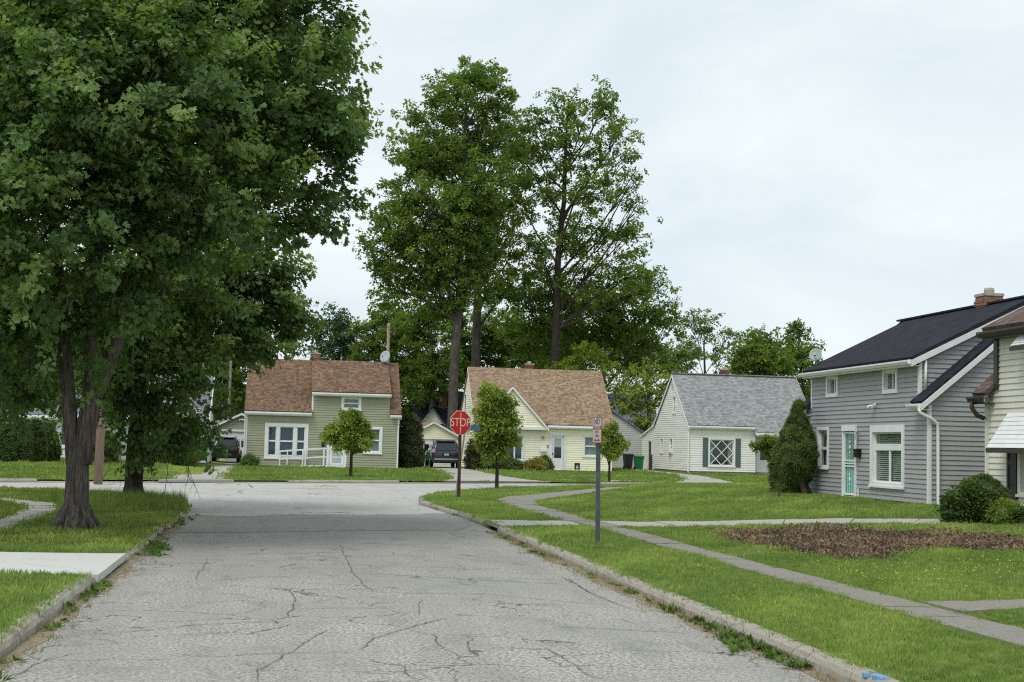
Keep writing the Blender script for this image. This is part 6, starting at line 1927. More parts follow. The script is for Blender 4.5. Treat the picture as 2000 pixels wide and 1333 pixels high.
gz = zt(12.8, 24.4)
def mound(label, x, y, r, h, mat='leaf_shrub', var=None, dens=330, sc_=1.0, name='round_shrub', group='shrubs in front of the ivory house', squash=1.0, lumpy=.06):
    z = zt(x, y) - .04
    return shrub(name, label, (x, y, z), [(r * .82, 0), (r * .97, h * .22), (r, h * .45), (r * .9, h * .68), (r * .66, h * .87), (r * .32, h * .97), (.02, h)], mat, var or CL_SHRUB, dens, sc_, squash, lumpy, group)
mound('large dark round shrub at the end of the front walk', 12.72, 24.3, .42, .72)
mound('dark shrub directly behind the large round one by the ivory house', 13.25, 24.75, .36, .86, 'leaf_yew', CL_YEW, 520, 1.1)
mound('small yellow green shrub right of the large round shrub', 13.0, 23.55, .25, .40, 'leaf_mid', CL_SHRUB, 330, .8)
# strap-leaved plant at the right edge
T = thing('strap_leaf_plant', 'grey green strap leaved plant at the right edge', 'plant', (13.35, 23.2, zt(13.35, 23.2)))
mb = MB()
for k in range(170):
    a = random.uniform(0, 6.28); l = random.uniform(.35, .85); rr = random.uniform(0, .2)
    x, y, z0 = 13.42 + math.cos(a) * rr, 23.1 + math.sin(a) * rr, zt(13.4, 23.1)
    P = []; w_ = random.uniform(.010, .019)
    for i in range(6):
        f = i / 5
        e = l * f
        P.append(Vector((x + math.cos(a) * e * (.25 + .55 * f), y + math.sin(a) * e * (.25 + .55 * f), z0 + l * (1.15 * f - .75 * f * f) * random.uniform(.97, 1.03))))
    sd = Vector((-math.sin(a), math.cos(a), 0))
    vs = []; fs = []
    for i, p in enumerate(P):
        ww = w_ * (1 - (i / 5) ** 2) + .001
        vs += [p - sd * ww, p + sd * ww]
        if i:
            fs.append((2 * i - 2, 2 * i - 1, 2 * i + 1, 2 * i))
    mb.add(vs, fs)
o = mb.build('blades', 'leaf_yucca', T, fix=False, smooth=True); o['kind'] = 'stuff'

# evergreens in front of the left white house
for i, (px, y, hw, h) in enumerate(((8, 66.4, .42, 1.75), (38, 67.0, .44, 1.95), (66, 68.4, .46, 2.05), (93, 69.8, .46, 1.85))):
    p = at(px, 905, y); lab = ['leftmost of four cone shaped evergreens by the white house', 'second cone shaped evergreen from the picture edge', 'third and tallest cone shaped evergreen from the picture edge', 'cone shaped evergreen nearest the big maple trunk'][i]
    shrub('cone_evergreen', lab, (p.x, y, zt(p.x, y) - .02), [(hw * .75, 0), (hw, h * .18), (hw * .95, h * .4), (hw * .7, h * .65), (hw * .38, h * .85), (hw * .15, h * .95), (.02, h)], 'leaf_arb', CL_SHRUB, 330, 1.1, lumpy=.03, group='cone shaped evergreens in a row', hubs=90)
def mound_px(label, px, y, r, h, mat, dens=200, sc_=1.4, name='shrub', group='shrubs by the houses', squash=1.0, lumpy=.1, var=None):
    p = at(px, 905, y)
    return mound(label, p.x, y, r, h, mat, var or CL_SHRUB, dens, sc_, name, group, squash, lumpy)
mound_px('dark tall shrub between the maple trunk and wooden pole', 190, 70, .85, 1.55, 'leaf_yew')
mound_px('brownish twiggy shrub right of the dark maple trunk', 318, 72, .95, 1.35, 'leaf_brown', 170)
mound_px('yellow green leafy bush in front of left white house roof', 350, 73.5, .8, 2.6, 'leaf_street', 120, 1.6)
mound_px('tall dark shrub squeezed between green house and yellow garage', 799, 83, .62, 3.3, 'leaf_brown', 190, 1.5)
mound_px('tall scraggly shrub at the yellow house corner', 930, 84.6, .5, 1.9, 'leaf_brown', 150, 1.5)
mound_px('low dark hedge under the yellow house picture window', 990, 84.9, .8, .75, 'leaf_yew')
mound_px('low dark hedge left of the picture window hedge', 945, 84.5, .7, .7, 'leaf_yew')
mound_px('golden yellow bush in front of the yellow house', 1047, 84.0, .58, .72, 'leaf_gold', 200, 1.3)
mound_px('dark small shrub beside the white door of the yellow house', 1062, 85.2, .4, .85, 'leaf_yew')
mound_px('small pale flowering plant at the green house corner', 490, 79.5, .35, .6, 'leaf_pale', 160, 1.2)
# ------------------------------------------------------------------ grass, weeds, litter
def blades(n, r, h0, h1, w, lean=.5):
    V = []; Fc = []; c = 0
    for i in range(n):
        a = random.uniform(0, 6.28); rr = r * math.sqrt(random.random())
        x, y = math.cos(a) * rr, math.sin(a) * rr
        h = random.uniform(h0, h1); t_ = random.uniform(0, 6.28); l = random.uniform(0, lean) * h
        s = random.uniform(0, 6.28); dx, dy = math.cos(s) * w / 2, math.sin(s) * w / 2
        mx, my = x + math.cos(t_) * l * .35, y + math.sin(t_) * l * .35
        V += [(x - dx, y - dy, -.005), (x + dx, y + dy, -.005), (mx + dx * .8, my + dy * .8, h * .6), (mx - dx * .8, my - dy * .8, h * .6), (x + math.cos(t_) * l, y + math.sin(t_) * l, h)]
        Fc += [(c, c + 1, c + 2, c + 3), (c + 3, c + 2, c + 4)]; c += 5
    return np.array(V), Fc
TUFT = [blades(20, .075, .03, .065, .0065, .8) for _ in range(5)]
TUFT_MID = [blades(22, .14, .035, .075, .012, .8) for _ in range(4)]
TUFT_FAR = [blades(22, .38, .05, .11, .035, .7) for _ in range(4)]
TUFT_TALL = [blades(16, .10, .18, .42, .009, .5) for _ in range(4)]
ZT = np.vectorize(zt)
PAVED = [SW_LO + SW_UP[::-1], CW_LO + [(6.0, 26.4), (6.6, 26.45), (6.5, 28.35), (5.9, 28.4)] + CW_UP[::-1], FW_LO + FW_UP[::-1], MULCH,
         [(6.68, 12.9), (8, 13.4), (12, 13.6), (16, 13.6), (16, 14.3), (12, 14.3), (8, 13.95), (6.64, 13.75)],
         [(-1.7, 15.9), (-16, 16.0), (-16, 18.8), (-1.7, 18.9)], [(-4.22, 2), (-4.22, 15.95), (-4.98, 15.95), (-4.98, 2)],
         [(-4.22, 18.75), (-4.22, 25.2), (-4.33, 28.9), (-4.7, 31.3), (-6.4, 33.2), (-12, 31.5), (-20, 27.4), (-20, 26.5), (-12, 30.6), (-6.6, 32.2), (-5.5, 30.6), (-5.0, 28.6), (-4.9, 26.0), (-4.95, 18.75)],
         [(15.15, 30.95), (21.3, 30.95), (21.3, 39), (15.15, 39)], [(14.95, 18), (22, 18), (22, 28), (14.95, 28)],
         [(-4.35, 50.9), (-4.1, 52.4), (-4.3, 62), (-4.6, 75), (-4.75, 98), (-1, 98), (-2.45, 92), (-2.5, 75), (-2.35, 62), (-2.2, 53.4), (-1.7, 52.4)],
         [(6.6, 57), (7.3, 60), (8.3, 70), (8.9, 78), (9.1, 104), (12.5, 104), (11.1, 78), (10.9, 70), (11.0, 61), (11.5, 59.2)],
         [(17.6, 60.9), (18.6, 64), (20.7, 70), (22.6, 78), (23.5, 95), (24.9, 95), (24.0, 78), (22.6, 70), (21.5, 64), (21.6, 61.6)],
         [(-2.2, 80.3), (6.7, 80.3), (6.7, 88.2), (-2.2, 88.2)], [(11.8, 85.5), (20.7, 85.5), (20.7, 94), (11.8, 94)], [(25, 83.9), (33.5, 83.9), (33.5, 95.5), (25, 95.5)], [(-17, 76.9), (-4.1, 76.9), (-4.1, 84.3), (-17, 84.3)],
         [(11.9, 62.2), (18.4, 63.7), (18.4, 64.7), (11.9, 63.2)]]
def sample(poly, y0, y1, x0, x1, dens, shrink=0.0, ragged=.06):
    n = int((x1 - x0) * (y1 - y0) * dens)
    x = rng.uniform(x0, x1, n); y = rng.uniform(y0, y1, n)
    k = in_view(x, y, .2)
    x, y = x[k], y[k]
    k = inside(poly, x, y)
    x, y = x[k], y[k]
    for p in PAVED:
        rg_ = .22 if p is MULCH else ragged
        jx = x + rng.normal(size=len(x)) * rg_; jy = y + rng.normal(size=len(x)) * rg_
        k = ~inside(p, jx, jy)
        x, y = x[k], y[k]
    return x, y
def lawn_grass(name, label, poly, bands, x0, x1, variants, mat, scale, cat='grass'):
    X = []; Y = []; S = []
    for (ya, yb, dn, s) in bands:
        x, y = sample(poly, ya, yb, x0, x1, dn)
        X.append(x); Y.append(y); S.append(rng.uniform(.7, 1.25, len(x)) * s)
    X = np.concatenate(X); Y = np.concatenate(Y); S = np.concatenate(S)
    pos = np.stack([X, Y, ZT(X, Y)], 1)
    rot = np.stack([rng.normal(size=len(X)) * .1, rng.normal(size=len(X)) * .1, rng.uniform(0, 6.28, len(X))], 1)
    pt = np.sin(X * 1.7 + 1.3 * np.sin(Y * .9)) + np.sin(Y * 1.1 + 2 * np.sin(X * .6)) + .8 * np.sin(X * 4.1 - Y * 2.3)
    tn = np.clip(pt * .16 + rng.normal(size=len(X)) * .16 - .02, 0, .6)
    o = scatter(name, variants, pos, rot, S * (1 + .12 * np.clip(pt, -1.5, 1.5)), mat, org=(float(X.mean()), float(Y.mean()), 0.1), tint=tn)
    return tag(o, label, cat, kind='stuff')
GR = [(4.14, -8), (4.14, 29.5)] + offset(NR, -0.11)[1:] + [(90, -8)]
GL_ = [(-2.07, -8), (-2.07, 29.0)] + offset(NL, 0.1)[1:] + [(-90, -8)]
lawn_grass('grass', 'mown grass on the near right verge and front yard', GR, [(7, 14, 210, .85), (14, 20, 170, 1.0)], 4.0, 13, TUFT, 'grass', 1)
lawn_grass('grass', 'mown grass on the right lawns beyond the signpost', GR, [(20, 28, 75, .85), (28, 40, 48, 1.0), (40, 60, 24, 1.15)], 3.4, 26, TUFT_MID, 'grass', 1)
lawn_grass('grass', 'thick grass on the near left verge', GL_, [(8, 20, 200, 1.15)], -11, -2.0, TUFT, 'grass', 1)
lawn_grass('grass', 'grass under the maples on the left', GL_, [(20, 40, 70, 1.25)], -14, -1.8, TUFT_MID, 'grass_tall', 1)
lawn_grass('grass', 'grass of the far lawns across the cross street', offset(FC, .1) + [(90, 190), (-90, 190)], [(44, 66, 9, .8), (66, 100, 5, .95)], -30, 45, TUFT_FAR, 'grass_far', 1)
# long uncut grass round the corner maple
n = 1500
x = rng.normal(-3.3, .8, n); y = rng.normal(31.2, 2.0, n)
k = inside(GL_, x, y) & ~inside(PAVED[7], x, y) & (y > 25.5)
x, y = x[k], y[k]
tag(scatter('long_grass', TUFT_TALL, np.stack([x, y, ZT(x, y)], 1), np.stack([np.zeros(len(x)), np.zeros(len(x)), rng.uniform(0, 6.28, len(x))], 1), rng.uniform(.5, 1.15, len(x)) * np.exp(-((y - 31.5) / 4) ** 2), 'grass_tall', org=(-3.3, 31, .1)), 'long uncut grass round the foot of the corner maple', 'grass', kind='stuff')

# weeds in the gutters
def weedleaf(n, r, size):
    V = []; Fc = []; c = 0
    for i in range(n):
        lv, lf = leaf_simple(random.uniform(.6, 1.2) * size, .42, .3)
        a = random.uniform(0, 6.28)
        R = rot_m('Z', a) @ rot_m('Y', -random.uniform(.15, 1.1))
        V.append(lv @ R.T + np.array([math.cos(a) * r * random.random(), math.sin(a) * r * random.random(), .005])); Fc += [tuple(q + c for q in f) for f in lf]; c += len(lv)
    return np.concatenate(V), Fc
WEED = [weedleaf(14, .05, .065) for _ in range(4)]
pts = []
for (cx, cy, nn, sx, sy) in ((4.0, 12.55, 14, .06, .25), (3.96, 11.75, 34, .08, .28), (3.94, 11.1, 24, .08, .22), (3.98, 10.4, 14, .06, .25), (3.97, 13.7, 8, .05, .3), (3.95, 15.2, 6, .04, .6), (3.94, 19.5, 12, .04, 1.6), (3.92, 23.3, 14, .05, 1.2), (-1.9, 15.4, 16, .05, .5), (-1.93, 14.0, 8, .04, .5), (-1.8, 20.6, 52, .11, .6), (-1.87, 22.4, 16, .07, .8), (-1.9, 27.6, 24, .1, 1.0), (3.95, 35.5, 34, .1, 1.3), (-1.88, 12.0, 4, .04, .6), (-1.85, 10.5, 3, .04, .6)):
    for _ in range(nn):
        pts.append((cx + random.gauss(0, sx), cy + random.gauss(0, sy), .005))
pts = np.array(pts)
tag(scatter('weeds', WEED, pts, np.stack([np.zeros(len(pts)), np.zeros(len(pts)), rng.uniform(0, 6.28, len(pts))], 1), rng.uniform(.6, 1.3, len(pts)), 'weed', org=(1, 15, 0)), 'leafy weeds growing in both gutters along the kerbs', 'weeds', kind='stuff')
DRY = [blades(12, .09, .02, .05, .006, 1.6) for _ in range(3)]
n = 700
y = rng.uniform(9, 26, n); x = np.where(rng.random(n) < .7, 3.93 + rng.normal(size=n) * .10, -1.86 + rng.normal(size=n) * .08)
x = np.where(x > 0, np.minimum(x, 4.06), np.maximum(x, -1.99))
tag(scatter('dry_grass', DRY, np.stack([x, y, np.full(n, .004)], 1), np.stack([rng.normal(size=n) * .3, rng.normal(size=n) * .3, rng.uniform(0, 6.28, n)], 1), rng.uniform(.5, 1.1, n), 'drygrass', org=(1, 15, 0)), 'dry straw coloured grass lying along the kerbs', 'grass', kind='stuff')
# dirt in the gutters
def ribbon(name, xa, w_, y0, y1, sgn):
    P = []; n = 60
    A = []; B_ = []
    for i in range(n + 1):
        y = y0 + (y1 - y0) * i / n
        A.append((xa, y)); B_.append((xa + sgn * w_ * (0.45 + .55 * abs(math.sin(i * .7) * math.cos(i * .23))) , y))
    mb = MB(); vs = []; fs = []
    for i in range(n + 1):
        vs += [(A[i][0], A[i][1], .003), (B_[i][0], B_[i][1], .003)]
        if i:
            fs.append((2 * i - 2, 2 * i - 1, 2 * i + 1, 2 * i))
    mb.add(vs, fs); o = mb.build(name, 'dirt', street, fix=False); o['kind'] = 'stuff'
ribbon('gutter_dirt', 4.05, .26, 8, 26, -1)
ribbon('gutter_dirt', -1.98, .20, 8, 28, 1)
# leaf litter and wood chips
CHIP = [leaf_simple(.085, .5, .5) for _ in range(1)] + [leaf_maple(.06, .7), leaf_simple(.06, .8, .8), leaf_simple(.10, .25, .2)]
n = 20000
x = rng.uniform(7.4, 11.9, n); y = rng.uniform(18, 25.5, n)
jx = x + rng.normal(size=n) * .12; jy = y + rng.normal(size=n) * .25
k = inside(MULCH, jx, jy)
x, y = x[k], y[k]
hump = np.array([.035 + .11 * max(0, math.sin(a * 2.1) * math.cos(b_ * 1.3)) for a, b_ in zip(x, y)])
tag(scatter('leaf_litter', CHIP, np.stack([x, y, ZT(x, y) + rng.uniform(.0, 1, len(x)) * hump + .012], 1), np.stack([rng.normal(size=len(x)) * .8, rng.normal(size=len(x)) * .8, rng.uniform(0, 6.28, len(x))], 1), rng.uniform(.35, 1.1, len(x)), 'mulch', org=(9.5, 21.5, .2)), 'brown wood chips and leaf litter spread on the lawn bed', 'mulch', kind='stuff')
# dandelions and small yellow flowers
def flower(r):
    V = [(0, 0, 0)]; n = 10
    for i in range(n):
        a = i / n * 6.283; rr = r * (1 if i % 2 else .7)
        V.append((math.cos(a) * rr, math.sin(a) * rr, .004))
    return np.array(V), [(0, 1 + i, 1 + (i + 1) % n) for i in range(n)]
F1 = []
for (px_, py_) in ((6.9, 17.3),):
    pass
n = 520
x = np.concatenate([rng.uniform(7.0, 11.5, n), rng.uniform(4.4, 5.8, 26), rng.uniform(-3.9, -2.3, 4)]); y = np.concatenate([rng.normal(16.6, .9, n), rng.uniform(10, 24, 26), rng.uniform(10, 26, 4)])
k = ~inside(MULCH, x, y) & ~inside(PAVED[0], x, y)
x, y = x[k], y[k]
tag(scatter('dandelions', [flower(.011), flower(.008)], np.stack([x, y, ZT(x, y) + rng.uniform(.04, .07, len(x))], 1), np.stack([rng.normal(size=len(x)) * .3 + .4, rng.normal(size=len(x)) * .3, np.zeros(len(x))], 1), rng.uniform(.7, 1.2, len(x)), 'petal', org=(8, 16, .1)), 'tiny yellow flowers dotting the right hand lawn', 'flowers', kind='stuff')
# ------------------------------------------------------------------ signs
def textobj(name, body, size, mat, parent, loc, rotz, narrow=1.0, ext=.001):
    cu = bpy.data.curves.new(name, 'FONT')
    cu.body = body; cu.size = size; cu.align_x = 'CENTER'; cu.align_y = 'CENTER'; cu.extrude = ext
    tmp = bpy.data.objects.new('tmp', cu); C.objects.link(tmp)
    dg = bpy.context.evaluated_depsgraph_get(); dg.update()
    me = bpy.data.meshes.new_from_object(tmp.evaluated_get(dg))
    bpy.data.objects.remove(tmp)
    me.materials.clear(); me.materials.append(M[mat])
    o = bpy.data.objects.new(name, me); C.objects.link(o)
    o.parent = parent
    o.location = Vector(loc) - ORG[parent.name]
    o.rotation_euler = (math.pi / 2, 0, rotz); o.scale = (narrow, 1, 1)
    return o
def plane_map(c, ang):
    """u to the reader's right, o toward the reader; the plate faces (-sin, -cos)"""
    n = Vector((-math.sin(ang), -math.cos(ang), 0)); r = Vector((math.cos(ang), -math.sin(ang), 0))
    return lambda u, o, z: Vector((c[0], c[1], z)) + r * u + n * o

S = thing('stop_sign', 'red octagonal stop sign on a dark post at the corner', 'sign', (4.97, 39.2, .1))
ang = math.radians(-24); cz = 2.255
pm = plane_map((4.95, 39.16), ang)
mb = MB(); mb.prism([(-.045, 0), (.045, 0), (.045, .03), (.028, .03), (.02, .012), (-.02, .012), (-.028, .03), (-.045, .03)], lambda c: (4.97 + c[0], 39.2 + c[1], .0), lambda c: (4.955 + c[0], 39.2 + c[1], 2.62)); mb.build('post', 'dark_iron', S)
oct_ = lambda r: [(r * math.cos(math.pi / 8 + k * math.pi / 4), cz + r * math.sin(math.pi / 8 + k * math.pi / 4)) for k in range(8)]
pl = MB().prism(oct_(.367), lambda c: pm(c[0], .012, c[1]), lambda c: pm(c[0], .015, c[1])).build('border', 'sign_pink', S)
pr = MB().prism(oct_(.348), lambda c: pm(c[0], .016, c[1]), lambda c: pm(c[0], .0185, c[1])).build('face', 'red', S)
textobj('lettering', 'STOP', .335, 'sign_pink', pr, pm(0, .0205, cz), -ang, .82)
mb = MB(); mb.add([pm(.0 + a, .024, b_) for a, b_ in ((-.012, cz + .27), (.012, cz + .27), (.014, cz - .29), (-.012, cz - .29))] + [pm(.0 + a, .021, b_) for a, b_ in ((-.012, cz + .27), (.012, cz + .27), (.014, cz - .29), (-.012, cz - .29))], [(0, 1, 2, 3), (7, 6, 5, 4), (0, 4, 5, 1), (1, 5, 6, 2), (2, 6, 7, 3), (3, 7, 4, 0)]); mb.build('reflective_strip', 'sign_pink', S)

S = thing('street_name_sign', 'leaning grey pole with blue street name blade behind the stop sign', 'sign', (4.95, 39.9, .1))
MB().tube([(4.95, 39.9, .0), (5.22, 39.95, 2.3)], .028, 8).build('pole', 'steel', S)
MB().add([(5.17, 39.93, 2.08), (5.62, 39.9, 2.03), (5.63, 39.9, 2.19), (5.18, 39.93, 2.24), (5.17, 39.94, 2.08), (5.62, 39.91, 2.03), (5.63, 39.91, 2.19), (5.18, 39.94, 2.24)], [(3, 2, 1, 0), (4, 5, 6, 7), (0, 1, 5, 4), (1, 2, 6, 5), (2, 3, 7, 6), (3, 0, 4, 7)]).build('blade', 'sign_blue', S)

S = thing('parking_sign', 'narrow weathered no parking sign on a blue grey post', 'sign', (5.0, 21.72, .1))
mb = MB(); mb.prism([(-.034, 0), (.034, 0), (.034, .034), (.02, .034), (.014, .012), (-.014, .012), (-.02, .034), (-.034, .034)], lambda c: (5.01 + c[0], 21.72 + c[1], .0), lambda c: (4.985 + c[0], 21.72 + c[1], 2.12)); mb.build('post', 'post_green', S)
a2 = math.radians(75); pm = plane_map((4.985, 21.69), a2); w_ = .152; z0, z1 = 1.715, 2.13
def rr(w_, a, b_, r=.02):
    P = []
    for cx, cz_, s in ((w_ - r, b_ - r, 0), (-w_ + r, b_ - r, 1), (-w_ + r, a + r, 2), (w_ - r, a + r, 3)):
        for k in range(4):
            t_ = s * math.pi / 2 + k / 3 * math.pi / 2
            P.append((cx + r * math.cos(t_), cz_ + r * math.sin(t_)))
    return P
MB().prism(rr(w_, z0, z1), lambda c: pm(c[0], .03, c[1]), lambda c: pm(c[0], .033, c[1])).build('rim', 'sign_red', S)
fc = MB().prism(rr(w_ - .012, z0 + .012, z1 - .012, .015), lambda c: pm(c[0], .0335, c[1]), lambda c: pm(c[0], .036, c[1])).build('plate', 'sign_white', S)
textobj('lettering', 'NO', .125, 'sign_ink', fc, pm(0, .0375, 2.055), -a2, .95)
MB().mbox(pm, -w_ + .013, w_ - .013, .0365, .038, 1.935, 1.99).build('band', 'sign_red', fc)
textobj('lettering', 'PARKING', .062, 'sign_white', fc, pm(0, .039, 1.9625), -a2, .9)
textobj('lettering', 'ANY', .06, 'sign_ink', fc, pm(0, .0375, 1.895), -a2, .9)
textobj('lettering', 'TIME', .06, 'sign_ink', fc, pm(0, .0375, 1.83), -a2, .9)
mb = MB(); zc = 1.765
mb.prism([(-.10, zc), (-.06, zc + .026), (-.06, zc + .008), (.06, zc + .008), (.06, zc + .026), (.10, zc), (.06, zc - .026), (.06, zc - .008), (-.06, zc - .008), (-.06, zc - .026)], lambda c: pm(c[0], .0365, c[1]), lambda c: pm(c[0], .038, c[1])); mb.build('arrow', 'sign_red', fc)
for zz in (1.75, 2.1):
    MB().tube([pm(0, .036, zz), pm(0, .042, zz)], .008, 8).build('bolt', 'steel', S)

# ------------------------------------------------------------------ cars
def suv(label, cx, yr_, gz, paint, w=.9, L_=4.4, h=1.68, style=0):
    V_ = thing('parked_car', label, 'car', (cx, yr_ + L_ / 2, gz), 'cars parked in driveways')
    X = lambda x, y, z: (cx + x, yr_ + y, gz + z)
    k = w / .9; kh = h / 1.68
    def ring(y, hw, zb_, zt_, tuck=.94):
        P = [(-hw * .86, zb_), (-hw * .97, zb_ + .10), (-hw, zb_ + (zt_ - zb_) * .5), (-hw * .985, zt_ - .10), (-hw * tuck, zt_)]
        P += [(-a, b_) for a, b_ in P[::-1]]
        return [X(a * k, y, b_ * kh) for a, b_ in P]
    def loft(rings):
        mb = MB(); n = len(rings[0]); vs = [p for r in rings for p in r]; fs = []
        for i in range(len(rings) - 1):
            for j in range(n):
                fs.append((i * n + j, i * n + (j + 1) % n, (i + 1) * n + (j + 1) % n, (i + 1) * n + j))
        fs.append(tuple(range(n - 1, -1, -1))); fs.append(tuple((len(rings) - 1) * n + j for j in range(n)))
        return mb.add(vs, fs)
    body = loft([ring(.04, .78, .46, .96), ring(.10, .85, .36, 1.0), ring(.35, .89, .30, 1.03), ring(.9, .905, .28, 1.04), ring(2.4, .91, .28, 1.02), ring(3.4, .895, .28, .98), ring(4.1, .84, .33, .88), ring(4.36, .70, .42, .74)]).build('body', paint, V_, smooth=True)
    md = body.modifiers.new('bevel', 'BEVEL'); md.width = .02; md.segments = 2
    def gh(y, zt_, bw, tw):
        P = [(-bw, .98), (-(bw * .6 + tw * .4), .98 + (zt_ - .98) * .45), (-tw, zt_ - .03 if zt_ > 1.1 else zt_), (-tw * .86, zt_)]
        P += [(-a, b_) for a, b_ in P[::-1]]
        return [X(a * k, y, b_ * kh) for a, b_ in P]
    cab = loft([gh(.16, 1.0, .80, .78), gh(.30, 1.30, .82, .68), gh(.44, 1.56, .83, .64), gh(.62, 1.655, .84, .63), gh(1.4, 1.68, .85, .64), gh(2.2, 1.66, .85, .63), gh(2.7, 1.52, .83, .62), gh(3.25, 1.05, .80, .74)]).build('cabin', paint, V_, smooth=True)
    rg = MB().slab([X(-.60 * k, .185, 1.09 * kh), X(.60 * k, .185, 1.09 * kh), X(.50 * k, .395, 1.52 * kh), X(-.50 * k, .395, 1.52 * kh)], .0)
    rg = MB(); A = [(-.62, .165, 1.07), (.62, .165, 1.07), (.54, .375, 1.50), (-.54, .375, 1.50)]
    rg.add([X(a * k, b_ - .012, c * kh) for a, b_, c in A] + [X(a * k, b_ + .03, c * kh) for a, b_, c in A], [(0, 1, 2, 3), (7, 6, 5, 4), (0, 4, 5, 1), (1, 5, 6, 2), (2, 6, 7, 3), (3, 7, 4, 0)])
    rg.build('rear_window', 'car_glass', V_)
    for s in (-1, 1):
        for (ya, yb) in ((.62, 1.25), (1.32, 2.1), (2.17, 2.75)):
            z1_ = 1.54 if ya < 2 else 1.42
            q = [(.835, ya, 1.06), (.835, yb, 1.06), (.70 if ya < 2 else .72, yb - (.25 if ya > 2 else 0), z1_), (.70, ya + (.12 if ya < 1 else 0), z1_)]
            mb = MB().add([X(s * (a + .016) * k, b_, c * kh) for a, b_, c in q] + [X(s * (a - .02) * k, b_, c * kh) for a, b_, c in q], [(0, 1, 2, 3), (7, 6, 5, 4), (0, 4, 5, 1), (1, 5, 6, 2), (2, 6, 7, 3), (3, 7, 4, 0)])
            mb.build('side_window', 'car_glass', V_)
        for yw in (.86, 3.5):
            ax = [(.30, -.10), (.335, -.085), (.345, -.03), (.345, .03), (.335, .085), (.30, .10)]
            mb = MB(); n = 20; vs = []; fs = []
            for r_, o_ in ax:
                for j in range(n):
                    t_ = 2 * math.pi * j / n
                    vs.append(X(s * .80 * k + o_, yw + r_ * math.cos(t_), .345 + r_ * math.sin(t_)))
            for i in range(len(ax) - 1):
                for j in range(n):
                    fs.append((i * n + j, i * n + (j + 1) % n, (i + 1) * n + (j + 1) % n, (i + 1) * n + j))
            fs.append(tuple(range(n))); fs.append(tuple((len(ax) - 1) * n + j for j in range(n)))
            wh = mb.add(vs, fs).build('wheel', 'rubber', V_, smooth=False)
            rim = MB(); xo = s * (.80 * k + .103)
            for j in range(5):
                t_ = 2 * math.pi * j / 5
                rim.bar(X(xo, yw, .345), X(xo, yw + .21 * math.cos(t_), .345 + .21 * math.sin(t_)), .05, .02)
            rim.tube([X(xo - .01, yw + .22 * math.cos(2 * math.pi * j / 16), .345 + .22 * math.sin(2 * math.pi * j / 16)) for j in range(17)], .018, 5)
            o = rim.build('rim', 'alloy', wh)
            ar = MB().tube([X(s * .90 * k, yw + .39 * math.cos(t_), .36 + .39 * math.sin(t_)) for t_ in [math.pi * j / 12 for j in range(13)]], .035, 6); ar.build('wheel_arch', 'black', V_)
        # lamps
        if style == 0:
            mb = MB(); q = [(.56, .045, .98), (.86, .11, 1.0), (.87, .13, .90), (.62, .03, .88)]
            lampm = 'tail'
        else:
            q = [(.66, .04, 1.12), (.84, .12, 1.14), (.86, .12, .92), (.70, .03, .94)]; lampm = 'tail_clear'
        mb = MB().add([X(s * a * k, b_ - .03, c * kh) for a, b_, c in q] + [X(s * a * k, b_ + .08, c * kh) for a, b_, c in q], [(0, 1, 2, 3), (7, 6, 5, 4), (0, 4, 5, 1), (1, 5, 6, 2), (2, 6, 7, 3), (3, 7, 4, 0)])
        mb.build('tail_lamp', lampm, V_)
        mb = MB().box(*sorted((cx + s * .93 * k, cx + s * 1.10 * k)), yr_ + 2.5, yr_ + 2.62, gz + 1.0 * kh, gz + 1.14 * kh); mb.build('mirror', 'black', V_)
        MB().tube([X(s * .60 * k, .7, 1.70 * kh), X(s * .60 * k, .8, 1.74 * kh), X(s * .60 * k, 2.0, 1.74 * kh), X(s * .60 * k, 2.1, 1.69 * kh)], .016, 6).build('roof_rail', 'alloy' if style else 'black', V_)
    bp = MB(); bp.prism([(-.86, .36), (.86, .36), (.87, .58), (.78, .66), (-.78, .66), (-.87, .58)], lambda c: X(c[0] * k, -.04, c[1] * kh), lambda c: X(c[0] * k, .12, c[1] * kh)); bp.build('bumper', paint if style else 'black', V_)
    MB().box(cx - .72 * k, cx + .72 * k, yr_ - .06, yr_ - .035, gz + .5 * kh, gz + .58 * kh).build('bumper_trim', 'alloy' if style else 'black', V_)
    MB().box(cx - .26, cx + .26, yr_ - .0, yr_ + .05, gz + .74 * kh, gz + .90 * kh).build('plate_recess', 'black', V_)
    MB().box(cx - .155, cx + .155, yr_ - .012, yr_ - .002, gz + .76 * kh, gz + .87 * kh).build('number_plate', 'plate', V_)
    MB().slab([X(-.52 * k, .34, 1.63 * kh), X(.52 * k, .34, 1.63 * kh), X(.56 * k, .66, 1.68 * kh), X(-.56 * k, .66, 1.68 * kh)], .03).build('spoiler', paint, V_)
    return V_
suv('black car parked nose in at the green garage', -3.52, 87.6, .12, 'car_black', .86, 4.3, 1.62, 0)
suv('dark blue grey car parked by the yellow garage', 10.1, 86.4, .12, 'car_blue', .95, 4.4, 1.74, 1)

